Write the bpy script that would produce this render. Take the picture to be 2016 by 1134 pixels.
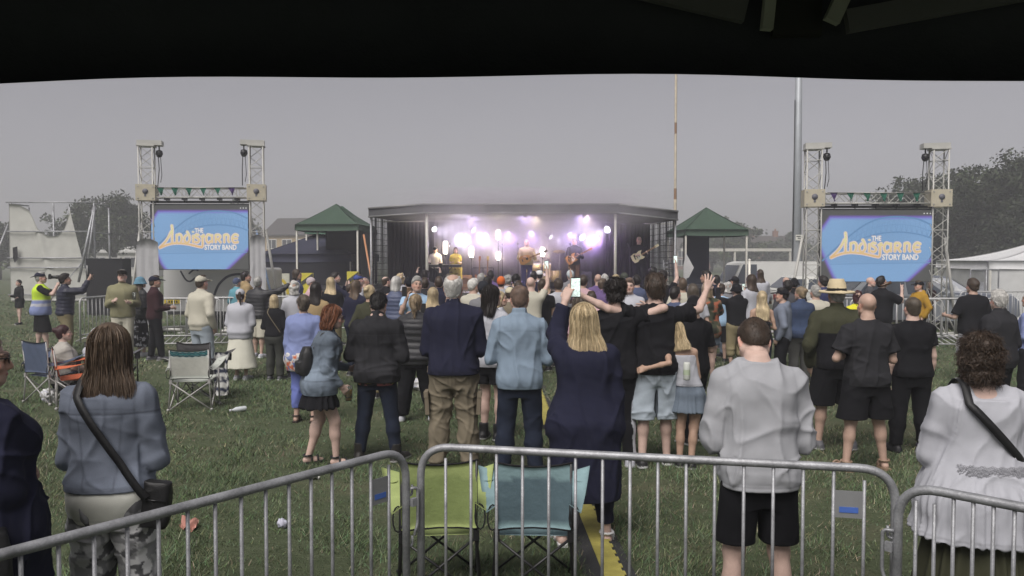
import bpy, math, random
import numpy as np
from math import radians as R, sin, cos, pi
for o in list(bpy.data.objects): bpy.data.objects.remove(o)
scn = bpy.context.scene
COL = scn.collection
rnd = random.Random(5)
# ---------------------------------------------------------------- camera, sky, sun, exposure
CAMH, FPX, HORIZ = 2.05, 1552.0, 510.0
PITCH = math.atan((567 - HORIZ) / FPX)
cam = bpy.data.cameras.new('camera'); camo = bpy.data.objects.new('camera', cam); COL.objects.link(camo)
cam.sensor_width = 36.0; cam.lens = FPX / 2016 * 36.0; cam.clip_start = 0.05; cam.clip_end = 3000
camo.location = (0, 0, CAMH); camo.rotation_euler = (pi / 2 - PITCH, 0, 0)
scn.camera = camo
scn.view_settings.view_transform = 'Standard'; scn.view_settings.look = 'None'
scn.view_settings.exposure = 0.52; scn.view_settings.gamma = 1.0
scn.cycles.use_denoising = True
try: scn.cycles.denoiser = 'OPENIMAGEDENOISE'
except Exception: pass
scn.cycles.max_bounces = 6; scn.cycles.diffuse_bounces = 3; scn.cycles.glossy_bounces = 2
scn.cycles.transparent_max_bounces = 8; scn.cycles.volume_bounces = 1; scn.cycles.sample_clamp_indirect = 4.0
scn.cycles.volume_step_rate = 2.0
SUN_EL, SUN_AZ = 52.0, 205.0         # elevation, compass azimuth (0 = +Y, 90 = +X): veiled light from the bright evening sky behind the camera
world = bpy.data.worlds.new('World'); scn.world = world; world.use_nodes = True
wn = world.node_tree; wn.nodes.clear()
sky = wn.nodes.new('ShaderNodeTexSky'); sky.sky_type = 'NISHITA'; sky.sun_disc = False
sky.sun_elevation = R(SUN_EL); sky.sun_rotation = R(SUN_AZ); sky.air_density = 1.0; sky.dust_density = 1.3; sky.ozone_density = 2.0
hs = wn.nodes.new('ShaderNodeHueSaturation'); hs.inputs['Saturation'].default_value = 0.14
tint = wn.nodes.new('ShaderNodeMix'); tint.data_type = 'RGBA'; tint.blend_type = 'MULTIPLY'; tint.inputs[0].default_value = 1.0
tint.inputs[7].default_value = (1.0, 0.955, 0.995, 1)
bg = wn.nodes.new('ShaderNodeBackground'); bg.inputs['Strength'].default_value = 0.050
wo = wn.nodes.new('ShaderNodeOutputWorld')
wn.links.new(sky.outputs[0], hs.inputs['Color']); wn.links.new(hs.outputs[0], tint.inputs[6])
wn.links.new(tint.outputs[2], bg.inputs[0]); wn.links.new(bg.outputs[0], wo.inputs[0])
sl = bpy.data.lights.new('sun', 'SUN'); sl.energy = 2.9; sl.angle = R(42); sl.color = (1.0, 0.955, 0.91)
so = bpy.data.objects.new('sun', sl); COL.objects.link(so); so.location = (-3, -20, 20)
so.rotation_euler = (R(90 - SUN_EL), 0, -R(SUN_AZ) + pi)

def W(px, py, Y):
    """world point at forward distance Y on the ray through photo pixel (px, py)"""
    a, b = (px - 1008) / FPX, (567 - py) / FPX
    y = cos(PITCH) + b * sin(PITCH); z = -sin(PITCH) + b * cos(PITCH)
    return np.array([a / y * Y, Y, CAMH + z / y * Y])
def GY(py): return CAMH * FPX / (py - HORIZ)          # distance of a ground point

# ---------------------------------------------------------------- tags
def tag(o, label=None, cat=None, group=None, kind=None):
    if label: o['label'] = label
    if cat: o['category'] = cat
    if group: o['group'] = group
    if kind: o['kind'] = kind
    return o
def empty(name, loc=(0, 0, 0), rz=0.0, label=None, cat=None, group=None):
    o = bpy.data.objects.new(name, None); COL.objects.link(o); o.empty_display_size = .2
    o.location = [float(v) for v in loc]; o.rotation_euler = (0, 0, rz)
    return tag(o, label, cat, group)
def dup(root, loc, rz=None, label=None):
    r = root.copy(); COL.objects.link(r); r.location = [float(v) for v in loc]
    if rz is not None: r.rotation_euler = (0, 0, rz)
    if label: r['label'] = label
    for ch in list(root.children):
        c = ch.copy(); COL.objects.link(c); c.parent = r
        for g in list(ch.children):
            d = g.copy(); COL.objects.link(d); d.parent = c
    return r
# ---------------------------------------------------------------- materials
MATS = {}
def mat(name, color=(.5, .5, .5), rough=.7, metal=0.0, var=0.15, vscale=6.0, bump=0.0, bscale=60.0, attr=False,
        emit=0.0, spec=0.5, stain=None, fine=None, folds=None):
    if name in MATS: return MATS[name]
    m = bpy.data.materials.new(name); m.use_nodes = True; nt = m.node_tree; n = nt.nodes
    b = n['Principled BSDF']; b.inputs['Roughness'].default_value = rough; b.inputs['Metallic'].default_value = metal
    b.inputs['Specular IOR Level'].default_value = spec
    tc = n.new('ShaderNodeTexCoord')
    if attr:
        src = n.new('ShaderNodeAttribute'); src.attribute_name = 'Col'; c0 = src.outputs['Color']
    else:
        src = n.new('ShaderNodeRGB'); src.outputs[0].default_value = (*color, 1); c0 = src.outputs[0]
    def noise(scale, detail=4, rough_=.6):
        t = n.new('ShaderNodeTexNoise'); t.inputs['Scale'].default_value = scale; t.inputs['Detail'].default_value = detail
        t.inputs['Roughness'].default_value = rough_
        nt.links.new(tc.outputs['Object'], t.inputs['Vector']); return t.outputs[0]
    def scale_by(c, nout, amt):
        mr = n.new('ShaderNodeMapRange'); mr.inputs[1].default_value = .25; mr.inputs[2].default_value = .75
        mr.inputs[3].default_value = 1 - amt; mr.inputs[4].default_value = 1 + amt
        nt.links.new(nout, mr.inputs[0])
        mx = n.new('ShaderNodeMix'); mx.data_type = 'RGBA'; mx.blend_type = 'MULTIPLY'; mx.inputs[0].default_value = 1
        nt.links.new(c, mx.inputs[6]); nt.links.new(mr.outputs[0], mx.inputs[7]); return mx.outputs[2]
    c = c0
    if var: c = scale_by(c, noise(vscale), var)
    if fine: c = scale_by(c, noise(fine[0], 2), fine[1])
    if stain:
        mx = n.new('ShaderNodeMix'); mx.data_type = 'RGBA'
        mr = n.new('ShaderNodeMapRange'); mr.inputs[1].default_value = stain[2]; mr.inputs[2].default_value = stain[2] + .08
        nt.links.new(noise(stain[1], 6, .7), mr.inputs[0]); nt.links.new(mr.outputs[0], mx.inputs[0])
        nt.links.new(c, mx.inputs[6]); mx.inputs[7].default_value = (*stain[0], 1); c = mx.outputs[2]
    nt.links.new(c, b.inputs['Base Color'])
    if emit:
        nt.links.new(c, b.inputs['Emission Color']); b.inputs['Emission Strength'].default_value = emit
    if bump:
        bm = n.new('ShaderNodeBump'); bm.inputs['Strength'].default_value = bump; bm.inputs['Distance'].default_value = .01
        nt.links.new(noise(bscale, 5), bm.inputs['Height']); nt.links.new(bm.outputs[0], b.inputs['Normal'])
    if folds:                                            # creases of worn cloth: ridged noise stretched downwards, as bump
        mp = n.new('ShaderNodeMapping'); mp.inputs['Scale'].default_value = (1.0, 1.0, folds[2]); nt.links.new(tc.outputs['Object'], mp.inputs['Vector'])
        t = n.new('ShaderNodeTexNoise'); t.noise_type = 'RIDGED_MULTIFRACTAL'; t.inputs['Scale'].default_value = folds[0]; t.inputs['Detail'].default_value = 2.5; t.inputs['Distortion'].default_value = .35
        nt.links.new(mp.outputs[0], t.inputs['Vector']); b2 = n.new('ShaderNodeBump'); b2.inputs['Strength'].default_value = folds[1]; b2.inputs['Distance'].default_value = .03
        nt.links.new(t.outputs[0], b2.inputs['Height'])
        if bump: nt.links.new(b2.outputs[0], bm.inputs['Normal'])
        else: nt.links.new(b2.outputs[0], b.inputs['Normal'])
    MATS[name] = m; return m
M_CLOTH = mat('cloth', attr=True, rough=.92, var=.06, vscale=7, bump=.12, bscale=240, spec=.12, fine=(420, .05), folds=(5.0, 1.0, .5))
M_DENIM = mat('denim', attr=True, rough=.9, var=.13, vscale=6, bump=.15, bscale=240, spec=.12, fine=(380, .14), folds=(6.5, 1.0, .7))
M_PUFF = mat('padded_nylon', attr=True, rough=.5, var=.1, vscale=20, bump=.5, bscale=45, spec=.35)
M_SKIN = mat('skin', attr=True, rough=.55, var=.09, vscale=22, bump=.15, bscale=160, spec=.3)
M_HAIR = mat('hair', attr=True, rough=.5, var=.16, vscale=40, bump=.3, bscale=140, spec=.3)
M_LEATHER = mat('leather', attr=True, rough=.5, var=.15, vscale=15, bump=.3, bscale=120, spec=.4)
M_PAINT = mat('painted', attr=True, rough=.5, var=.08, vscale=6, bump=.08, bscale=80)
M_ALU = mat('aluminium', (.62, .61, .56), .55, .15, var=.12, vscale=5, bump=.1, bscale=60)
M_GALV = mat('galvanised', (.30, .305, .32), .5, .45, var=.38, vscale=11, bump=.25, bscale=90, fine=(130, .15), stain=((.20, .19, .18), 9, .66))
M_BLACK = mat('black_fabric', (.012, .012, .014), .95, var=.25, vscale=3, bump=.25, bscale=20, spec=.1)
M_BSTEEL = mat('black_steel', (.014, .014, .016), .4, .2, var=.2)
# ---------------------------------------------------------------- mesh accumulation
def link(name, me, m, parent=None):
    o = bpy.data.objects.new(name, me); COL.objects.link(o)
    if m is not None: me.materials.append(m)
    if parent is not None: o.parent = parent
    return o
def npmesh(name, v, f, m, parent=None, col=None, smooth=True):
    """v (n,3); f: (k,4) or (k,3) array; col (n,3) or None"""
    v = np.asarray(v, np.float32); f = np.asarray(f, np.int32)
    me = bpy.data.meshes.new(name); k = f.shape[1]
    me.vertices.add(len(v)); me.vertices.foreach_set('co', v.ravel())
    me.loops.add(f.size); me.loops.foreach_set('vertex_index', f.ravel())
    me.polygons.add(len(f)); me.polygons.foreach_set('loop_start', np.arange(0, f.size, k, dtype=np.int32))
    me.polygons.foreach_set('loop_total', np.full(len(f), k, np.int32))
    if smooth: me.polygons.foreach_set('use_smooth', np.ones(len(f), bool))
    if col is not None:
        a = me.attributes.new('Col', 'FLOAT_COLOR', 'POINT')
        a.data.foreach_set('color', np.concatenate([np.asarray(col, np.float32), np.ones((len(v), 1), np.float32)], 1).ravel())
    me.update(calc_edges=True); me.validate()
    return link(name, me, m, parent)
class MB:
    def __init__(s): s.v = []; s.f = []; s.c = []; s.sm = []
    def add(s, verts, faces, col=None, smooth=False):
        b = len(s.v); s.v += [tuple(float(x) for x in p) for p in verts]
        s.f += [tuple(b + i for i in q) for q in faces]; s.sm += [smooth] * len(faces)
        s.c += [col or (.5, .5, .5)] * len(verts); return s
    def box(s, c, size, rot=None, col=None, taper=1.0):
        x, y, z = [k / 2 for k in size]; P = []
        for sz, t in ((-1, 1), (1, taper)):
            for sx, sy in ((-1, -1), (1, -1), (1, 1), (-1, 1)): P.append(np.array([sx * x * t, sy * y * t, sz * z]))
        if rot is not None: P = [rot @ p for p in P]
        P = [p + np.array(c) for p in P]
        return s.add(P, [(3, 2, 1, 0), (4, 5, 6, 7), (0, 1, 5, 4), (1, 2, 6, 5), (2, 3, 7, 6), (3, 0, 4, 7)], col)
    def tube(s, pts, r, n=8, col=None, cap=True, smooth=True):
        P = [np.array(p, float) for p in pts]; rs = r if hasattr(r, '__len__') else [r] * len(P)
        t0 = P[1] - P[0]; t0 /= np.linalg.norm(t0)
        u = np.cross(t0, (0, 0, 1)) if abs(t0[2]) < .9 else np.cross(t0, (1, 0, 0)); u /= np.linalg.norm(u)
        V = []
        for i, p in enumerate(P):
            t = P[min(i + 1, len(P) - 1)] - P[max(i - 1, 0)]; t /= (np.linalg.norm(t) + 1e-9)
            u = u - t * np.dot(u, t); u /= np.linalg.norm(u); w = np.cross(t, u)
            for k in range(n):
                a = 2 * pi * k / n; V.append(p + rs[i] * (cos(a) * u + sin(a) * w))
        F = []
        for i in range(len(P) - 1):
            for k in range(n):
                k2 = (k + 1) % n; F.append((i * n + k, i * n + k2, (i + 1) * n + k2, (i + 1) * n + k))
        s.add(V, F, col, smooth)
        if cap:
            b = len(s.v) - len(V)
            s.f.append(tuple(b + k for k in range(n - 1, -1, -1))); s.sm.append(False)
            s.f.append(tuple(b + (len(P) - 1) * n + k for k in range(n))); s.sm.append(False)
        return s
    def lathe(s, prof, c=(0, 0, 0), n=16, col=None, rot=None, smooth=True):
        V = []
        for r, z in prof:
            for k in range(n):
                a = 2 * pi * k / n; p = np.array([r * cos(a), r * sin(a), z])
                if rot is not None: p = rot @ p
                V.append(p + np.array(c))
        F = [(i * n + k, i * n + (k + 1) % n, (i + 1) * n + (k + 1) % n, (i + 1) * n + k) for i in range(len(prof) - 1) for k in range(n)]
        return s.add(V, F, col, smooth)
    def prism(s, poly, d, origin, ux, uy, col=None):
        """poly of 2-D points in the plane (ux, uy) at origin, extruded by vector d"""
        ux, uy, d, o = [np.array(q, float) for q in (ux, uy, d, origin)]; n = len(poly)
        A = [o + ux * a + uy * b for a, b in poly]; B = [p + d for p in A]
        return s.add(A + B, [tuple(range(n - 1, -1, -1)), tuple(range(n, 2 * n))] + [(i, (i + 1) % n, n + (i + 1) % n, n + i) for i in range(n)], col)
    def sheet(s, fn, nu, nv, col=None, thick=0.0, smooth=True):
        """fn(u, v) -> point, u, v in 0..1; a double-sided sheet with real thickness along its normal when thick > 0"""
        G = np.array([[fn(i / nu, j / nv) for j in range(nv + 1)] for i in range(nu + 1)], float)
        idx = lambda i, j: i * (nv + 1) + j
        F = [(idx(i, j), idx(i + 1, j), idx(i + 1, j + 1), idx(i, j + 1)) for i in range(nu) for j in range(nv)]
        V = G.reshape(-1, 3); N0 = len(V)
        if not thick: return s.add(V, F, col, smooth)
        du = np.gradient(G, axis=0); dv = np.gradient(G, axis=1); nn = np.cross(du, dv); nn /= (np.linalg.norm(nn, axis=2, keepdims=True) + 1e-9)
        V2 = (G + nn * thick).reshape(-1, 3)
        F2 = [tuple(N0 + k for k in reversed(q)) for q in F]
        ring = [idx(i, 0) for i in range(nu + 1)] + [idx(nu, j) for j in range(1, nv + 1)] + [idx(i, nv) for i in range(nu - 1, -1, -1)] + [idx(0, j) for j in range(nv - 1, 0, -1)]
        F3 = [(ring[k], ring[(k + 1) % len(ring)], N0 + ring[(k + 1) % len(ring)], N0 + ring[k]) for k in range(len(ring))]
        s.add(list(V) + list(V2), F + F2, col, smooth); b = len(s.v) - 2 * N0
        s.f += [tuple(b + k for k in q) for q in F3]; s.sm += [False] * len(F3); return s
    def obj(s, name, m, parent=None, label=None, cat=None, group=None, kind=None):
        me = bpy.data.meshes.new(name); me.from_pydata(s.v, [], s.f)
        me.polygons.foreach_set('use_smooth', s.sm)
        a = me.attributes.new('Col', 'FLOAT_COLOR', 'POINT')
        a.data.foreach_set('color', [x for c in s.c for x in (*c, 1.0)])
        me.update(); o = link(name, me, m, parent)
        return tag(o, label, cat, group, kind)
def rotz(a): return np.array([[cos(a), -sin(a), 0], [sin(a), cos(a), 0], [0, 0, 1.]])
def rotx(a): return np.array([[1., 0, 0], [0, cos(a), -sin(a)], [0, sin(a), cos(a)]])
def roty(a): return np.array([[cos(a), 0, sin(a)], [0, 1., 0], [-sin(a), 0, cos(a)]])
def fillet(pts, rad, n=6, closed=False):
    P = [np.array(p, float) for p in pts]; out = []; m = len(P)
    for i in range(m):
        if not closed and i in (0, m - 1): out.append(P[i]); continue
        a, b, c = P[i - 1], P[i], P[(i + 1) % m]
        r = rad[i] if hasattr(rad, '__len__') else rad
        d1 = (a - b) / np.linalg.norm(a - b); d2 = (c - b) / np.linalg.norm(c - b)
        for k in range(n + 1):
            t = k / n; p0, p2 = b + d1 * r, b + d2 * r
            out.append((1 - t) ** 2 * p0 + 2 * t * (1 - t) * b + t * t * p2)
    return out
def nz(p, f, seed, oct_=5):
    g = np.random.RandomState(seed); o = np.zeros(len(p))
    for i in range(oct_):
        k = g.normal(size=3) * f; k2 = g.normal(size=3) * f * .7
        o += np.sin(p @ k + g.rand() * 6.28 + 1.4 * np.sin(p @ k2 + g.rand() * 6.28))
    return o / oct_ ** .5
# ---------------------------------------------------------------- smooth solid modelling: blended limbs -> one continuous skin
F4 = np.float32
class Solid:
    def __init__(s): s.p = []
    def cone(s, a, b, ra, rb, k=.02, planes=(), sub=False, flat=None):
        a, b = np.array(a, float), np.array(b, float); r = max(ra, rb) + .01
        s.p.append(('cone', np.minimum(a, b) - r, np.maximum(a, b) + r, k, planes, sub, (a, b, ra, rb, flat))); return s
    def chain(s, pts, rs, k=.02, **kw):
        for i in range(len(pts) - 1): s.cone(pts[i], pts[i + 1], rs[i], rs[i + 1], k, **kw)
        return s
    def ell(s, c, r, M=None, k=.02, planes=(), sub=False):
        c = np.array(c, float); r = np.array(r, float); m = r.max() if M is not None else r
        s.p.append(('ell', c - m - .01, c + m + .01, k, planes, sub, (c, r, M))); return s
    def loft(s, sec, M=None, c=(0, 0, 0), e=2.0, k=.02, planes=(), sub=False):
        """sec rows (z, a, b, cx, cy): elliptical sections along z in the frame (M, c)"""
        sec = np.array(sorted(sec), float); zz = np.arange(sec[0, 0], sec[-1, 0] + .005, .01)
        I = np.stack([np.interp(zz, sec[:, 0], sec[:, j]) for j in range(1, 5)])
        w = 7; Ip = np.pad(I, ((0, 0), (w // 2, w // 2)), mode='edge'); I = sum(Ip[:, i:i + len(zz)] for i in range(w)) / w
        lo = np.array([(I[2] - I[0]).min(), (I[3] - I[1]).min(), zz[0]]); hi = np.array([(I[2] + I[0]).max(), (I[3] + I[1]).max(), zz[-1]])
        c = np.array(c, float)
        if M is not None:
            C = np.array([[x, y, z] for x in (lo[0], hi[0]) for y in (lo[1], hi[1]) for z in (lo[2], hi[2])]) @ M.T
            lo, hi = C.min(0), C.max(0)
        s.p.append(('loft', lo + c - .02, hi + c + .02, k, planes, sub, (zz, I, M, c, e))); return s
    def build(s, vox):
        adds = [p for p in s.p if not p[5]]
        lo = np.min([p[1] for p in adds], 0) - 2 * vox; hi = np.max([p[2] for p in adds], 0) + 2 * vox
        n = np.ceil((hi - lo) / vox).astype(int) + 1
        ax = [(lo[i] + vox * np.arange(n[i])).astype(F4) for i in range(3)]
        D = np.full(n, 1.0, F4)
        for typ, l, h, k, planes, sub, a in s.p:
            m = k + 2 * vox
            i0 = np.clip(np.floor((l - m - lo) / vox).astype(int), 0, n - 1); i1 = np.clip(np.ceil((h + m - lo) / vox).astype(int) + 1, 1, n)
            sl = tuple(slice(i0[i], i1[i]) for i in range(3))
            X = ax[0][sl[0]][:, None, None]; Y = ax[1][sl[1]][None, :, None]; Z = ax[2][sl[2]][None, None, :]
            if typ == 'cone':
                p, q, ra, rb, flat = a; ba = q - p; L2 = float(ba @ ba) + 1e-9
                x, y, z = X - F4(p[0]), Y - F4(p[1]), Z - F4(p[2])
                t = np.clip((x * F4(ba[0]) + y * F4(ba[1]) + z * F4(ba[2])) / F4(L2), 0, 1)
                d = np.sqrt((x - t * F4(ba[0])) ** 2 + (y - t * F4(ba[1])) ** 2 + (z - t * F4(ba[2])) ** 2) - (F4(ra) + t * F4(rb - ra))
            elif typ == 'ell':
                c, r, M = a; x, y, z = X - F4(c[0]), Y - F4(c[1]), Z - F4(c[2])
                if M is not None:
                    M = M.astype(F4); x, y, z = (M[0, 0] * x + M[1, 0] * y + M[2, 0] * z, M[0, 1] * x + M[1, 1] * y + M[2, 1] * z, M[0, 2] * x + M[1, 2] * y + M[2, 2] * z)
                r = r.astype(F4); k0 = np.sqrt((x / r[0]) ** 2 + (y / r[1]) ** 2 + (z / r[2]) ** 2)
                k1 = np.sqrt((x / r[0] ** 2) ** 2 + (y / r[1] ** 2) ** 2 + (z / r[2] ** 2) ** 2) + F4(1e-6)
                d = k0 * (k0 - 1) / k1
            else:
                zz, I, M, c, e = a; x, y, z = X - F4(c[0]), Y - F4(c[1]), Z - F4(c[2])
                if M is not None:
                    M = M.astype(F4); x, y, z = (M[0, 0] * x + M[1, 0] * y + M[2, 0] * z, M[0, 1] * x + M[1, 1] * y + M[2, 1] * z, M[0, 2] * x + M[1, 2] * y + M[2, 2] * z)
                A, B, cx, cy = [np.interp(z.ravel(), zz, I[j]).astype(F4).reshape(z.shape) for j in range(4)]
                q = (np.abs(x - cx) / A) ** F4(e) + (np.abs(y - cy) / B) ** F4(e)
                d = (q ** F4(1 / e) - 1) * np.minimum(A, B)
                d = np.maximum(d, np.maximum(F4(zz[0]) - z, z - F4(zz[-1])))
            for pt, nn in planes:
                nn = np.array(nn, float); nn /= np.linalg.norm(nn)
                d = np.maximum(d, (X - F4(pt[0])) * F4(nn[0]) + (Y - F4(pt[1])) * F4(nn[1]) + (Z - F4(pt[2])) * F4(nn[2]))
            o = D[sl]; k = F4(max(k, 1e-4))
            if sub: d = -d; hh = np.clip(.5 - .5 * (o - d) / k, 0, 1); D[sl] = o * (1 - hh) + d * hh + k * hh * (1 - hh)
            else: hh = np.clip(.5 + .5 * (o - d) / k, 0, 1); D[sl] = o * (1 - hh) + d * hh - k * hh * (1 - hh)
        return surfnet(D, lo, vox)
def surfnet(D, lo, vox):
    s = D < 0; n = D.shape; C = np.zeros([k - 1 for k in n], np.uint8)
    for i in (0, 1):
        for j in (0, 1):
            for k in (0, 1): C += s[i:n[0] - 1 + i, j:n[1] - 1 + j, k:n[2] - 1 + k]
    act = (C > 0) & (C < 8); ii = np.argwhere(act); idx = np.full(C.shape, -1, np.int32); idx[act] = np.arange(len(ii))
    off = [(i, j, k) for i in (0, 1) for j in (0, 1) for k in (0, 1)]
    val = {o: D[ii[:, 0] + o[0], ii[:, 1] + o[1], ii[:, 2] + o[2]] for o in off}
    acc = np.zeros((len(ii), 3)); cnt = np.zeros(len(ii))
    for o in off:
        for a in range(3):
            if o[a]: continue
            q = list(o); q[a] = 1; dp, dq = val[o], val[tuple(q)]
            cr = (dp < 0) != (dq < 0); t = np.where(cr, dp / np.where(cr, dp - dq, 1), 0)
            P = np.array(o, float)[None] + np.zeros((len(ii), 1)); P[:, a] = t
            acc += P * cr[:, None]; cnt += cr
    V = (ii + acc / cnt[:, None]) * vox + lo
    FS = []
    for a in range(3):
        b, c = (a + 1) % 3, (a + 2) % 3
        s0 = [slice(1, n[i] - 1) for i in range(3)]; s0[a] = slice(0, n[a] - 1); s1 = list(s0); s1[a] = slice(1, n[a])
        p, q = s[tuple(s0)], s[tuple(s1)]; e = np.argwhere(p != q); org = np.array([sl.start for sl in s0]); g = e + org
        inv = p[e[:, 0], e[:, 1], e[:, 2]]
        def cell(db, dc):
            h = g.copy(); h[:, b] += db; h[:, c] += dc; return idx[h[:, 0], h[:, 1], h[:, 2]]
        Q = np.stack([cell(-1, -1), cell(0, -1), cell(0, 0), cell(-1, 0)], 1)
        Q[~inv] = Q[~inv][:, ::-1]; FS.append(Q)
    return V, np.concatenate(FS)
def vnormals(V, F):
    a = V[F[:, 2]] - V[F[:, 0]]; b = V[F[:, 3]] - V[F[:, 1]]; fn = np.cross(a, b)
    N = np.zeros_like(V)
    for j in range(3):
        for k in range(4): N[:, j] += np.bincount(F[:, k], fn[:, j], len(V))
    return N / (np.linalg.norm(N, axis=1, keepdims=True) + 1e-12)
def joinm(parts):
    vs, fs, cs, b = [], [], [], 0
    for v, f, c in parts: vs.append(v); fs.append(f + b); cs.append(c); b += len(v)
    return np.concatenate(vs), np.concatenate(fs), np.concatenate(cs)
# ---------------------------------------------------------------- hair strands: tapered ribbons rooted on the hair
def strands_to_mesh(P, w, base, g):
    """P (n, m, 3) poly-lines -> thin ribbons with a colour each"""
    n, m, _ = P.shape; t = np.gradient(P, axis=1); side = np.cross(t, g.normal(size=(n, 1, 3))); side /= (np.linalg.norm(side, axis=2, keepdims=True) + 1e-9)
    ww = np.linspace(1, .25, m)[None, :, None] * w
    V = np.stack([P - side * ww, P + side * ww], 2).reshape(-1, 3)
    q = np.arange(n)[:, None] * (2 * m) + np.arange(m - 1)[None] * 2; q = q.ravel()
    F = np.stack([q, q + 1, q + 3, q + 2], 1)
    c = np.array(base)[None] * np.exp(g.normal(0, .28, (n, 1))); C = np.repeat(c, 2 * m, 0)
    return V, F, C
def fuzz(V, F, n, length, comb, lift, w, base, g, seg=4, curl=0.0):
    N = vnormals(V, F); i = g.randint(0, len(V), n); p = V[i]; nn = N[i]
    c = np.array(comb)[None] + g.normal(0, .35, (n, 3)); c = c - nn * (c * nn).sum(1, keepdims=True); c /= (np.linalg.norm(c, axis=1, keepdims=True) + 1e-9)
    L = length * (.5 + g.rand(n, 1)); out = [p - nn * .004]
    for k in range(1, seg + 1):
        t = k / seg; d = c * t * L + nn * lift * L * (t - .45 * t * t)
        if curl: d += g.normal(0, curl * L.mean(), (n, 3))
        out.append(p + d)
    return strands_to_mesh(np.stack(out, 1), w, base, g)
# ---------------------------------------------------------------- people
TOR = {'m': [(.77, .11, .085, -.01), (.85, .158, .108, -.014), (.92, .166, .12, -.022), (1.0, .158, .112, -.012), (1.10, .152, .107, 0), (1.20, .158, .113, .004),
             (1.30, .174, .12, .006), (1.37, .178, .112, 0), (1.415, .160, .095, -.008), (1.455, .115, .075, -.014), (1.49, .078, .064, -.014), (1.53, .058, .058, -.01)],
       'f': [(.77, .115, .09, -.01), (.85, .168, .115, -.02), (.92, .174, .125, -.026), (1.0, .16, .112, -.012), (1.10, .134, .098, 0), (1.20, .14, .106, .006),
             (1.29, .155, .122, .014), (1.36, .156, .105, 0), (1.405, .138, .088, -.008), (1.445, .098, .070, -.012), (1.48, .066, .058, -.012), (1.53, .05, .05, -.008)]}
ARM = {'down': ((.17, -.05, -1), (.04, .22, -1)), 'fold': ((.17, .06, -1), (-1, .66, .14)), 'hold': ((.24, -.12, -1), (-.35, 1, .15)),
       'phone': ((.30, .75, -.62), (-.35, .3, 1)), 'high': ((.3, .55, .75), (-.1, .3, 1)), 'pocket': ((.40, -.26, -1), (-.2, .5, -1)),
       'front': ((.22, -.02, -1), (-.75, .95, .02)), 'lap': ((.2, .3, -1), (-.3, 1, -.2)), 'cam': ((.45, .75, -.35), (-.75, .35, .8))}
SKIN = (.42, .285, .225); SKINP = (.50, .355, .30); SKINT = (.38, .25, .185)
HAIRC = dict(brown=(.042, .029, .021), dark=(.012, .009, .008), black=(.007, .006, .006), blond=(.36, .285, .175), dblond=(.20, .15, .095), grey=(.27, .265, .25),
             lgrey=(.42, .41, .39), red=(.13, .052, .026), ginger=(.125, .085, .066), maroon=(.035, .010, .012), lbrown=(.085, .060, .042), white=(.5, .49, .46), mouse=(.08, .065, .05))
CL = dict(navy=(.016, .017, .034), black=(.010, .010, .012), char=(.024, .024, .027), denim=(.135, .165, .205), ldenim=(.32, .365, .41), ddenim=(.016, .021, .036),
          lblue=(.19, .245, .31), sky=(.30, .43, .58), peri=(.18, .215, .38), grey=(.31, .315, .335), white=(.385, .39, .425), cream=(.43, .41, .34), tan=(.30, .22, .12),
          khaki=(.23, .195, .115), stone=(.17, .145, .105), olive=(.045, .046, .028), dolive=(.026, .03, .016), sage=(.20, .19, .115), maroon=(.035, .015, .018),
          mustard=(.33, .19, .025), yellow=(.62, .58, .04), lime=(.45, .62, .05), dgrey=(.055, .055, .062), mgrey=(.16, .16, .17), pink=(.5, .33, .36), orange=(.6, .15, .05),
          teal=(.11, .27, .33), blue=(.05, .08, .26), purple=(.12, .08, .19), slate=(.065, .08, .14), brown=(.09, .055, .03), bluej=(.15, .17, .215))
def col_of(c): return CL[c] if isinstance(c, str) else c
def unit(v): v = np.array(v, float); return v / (np.linalg.norm(v) + 1e-9)
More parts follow.
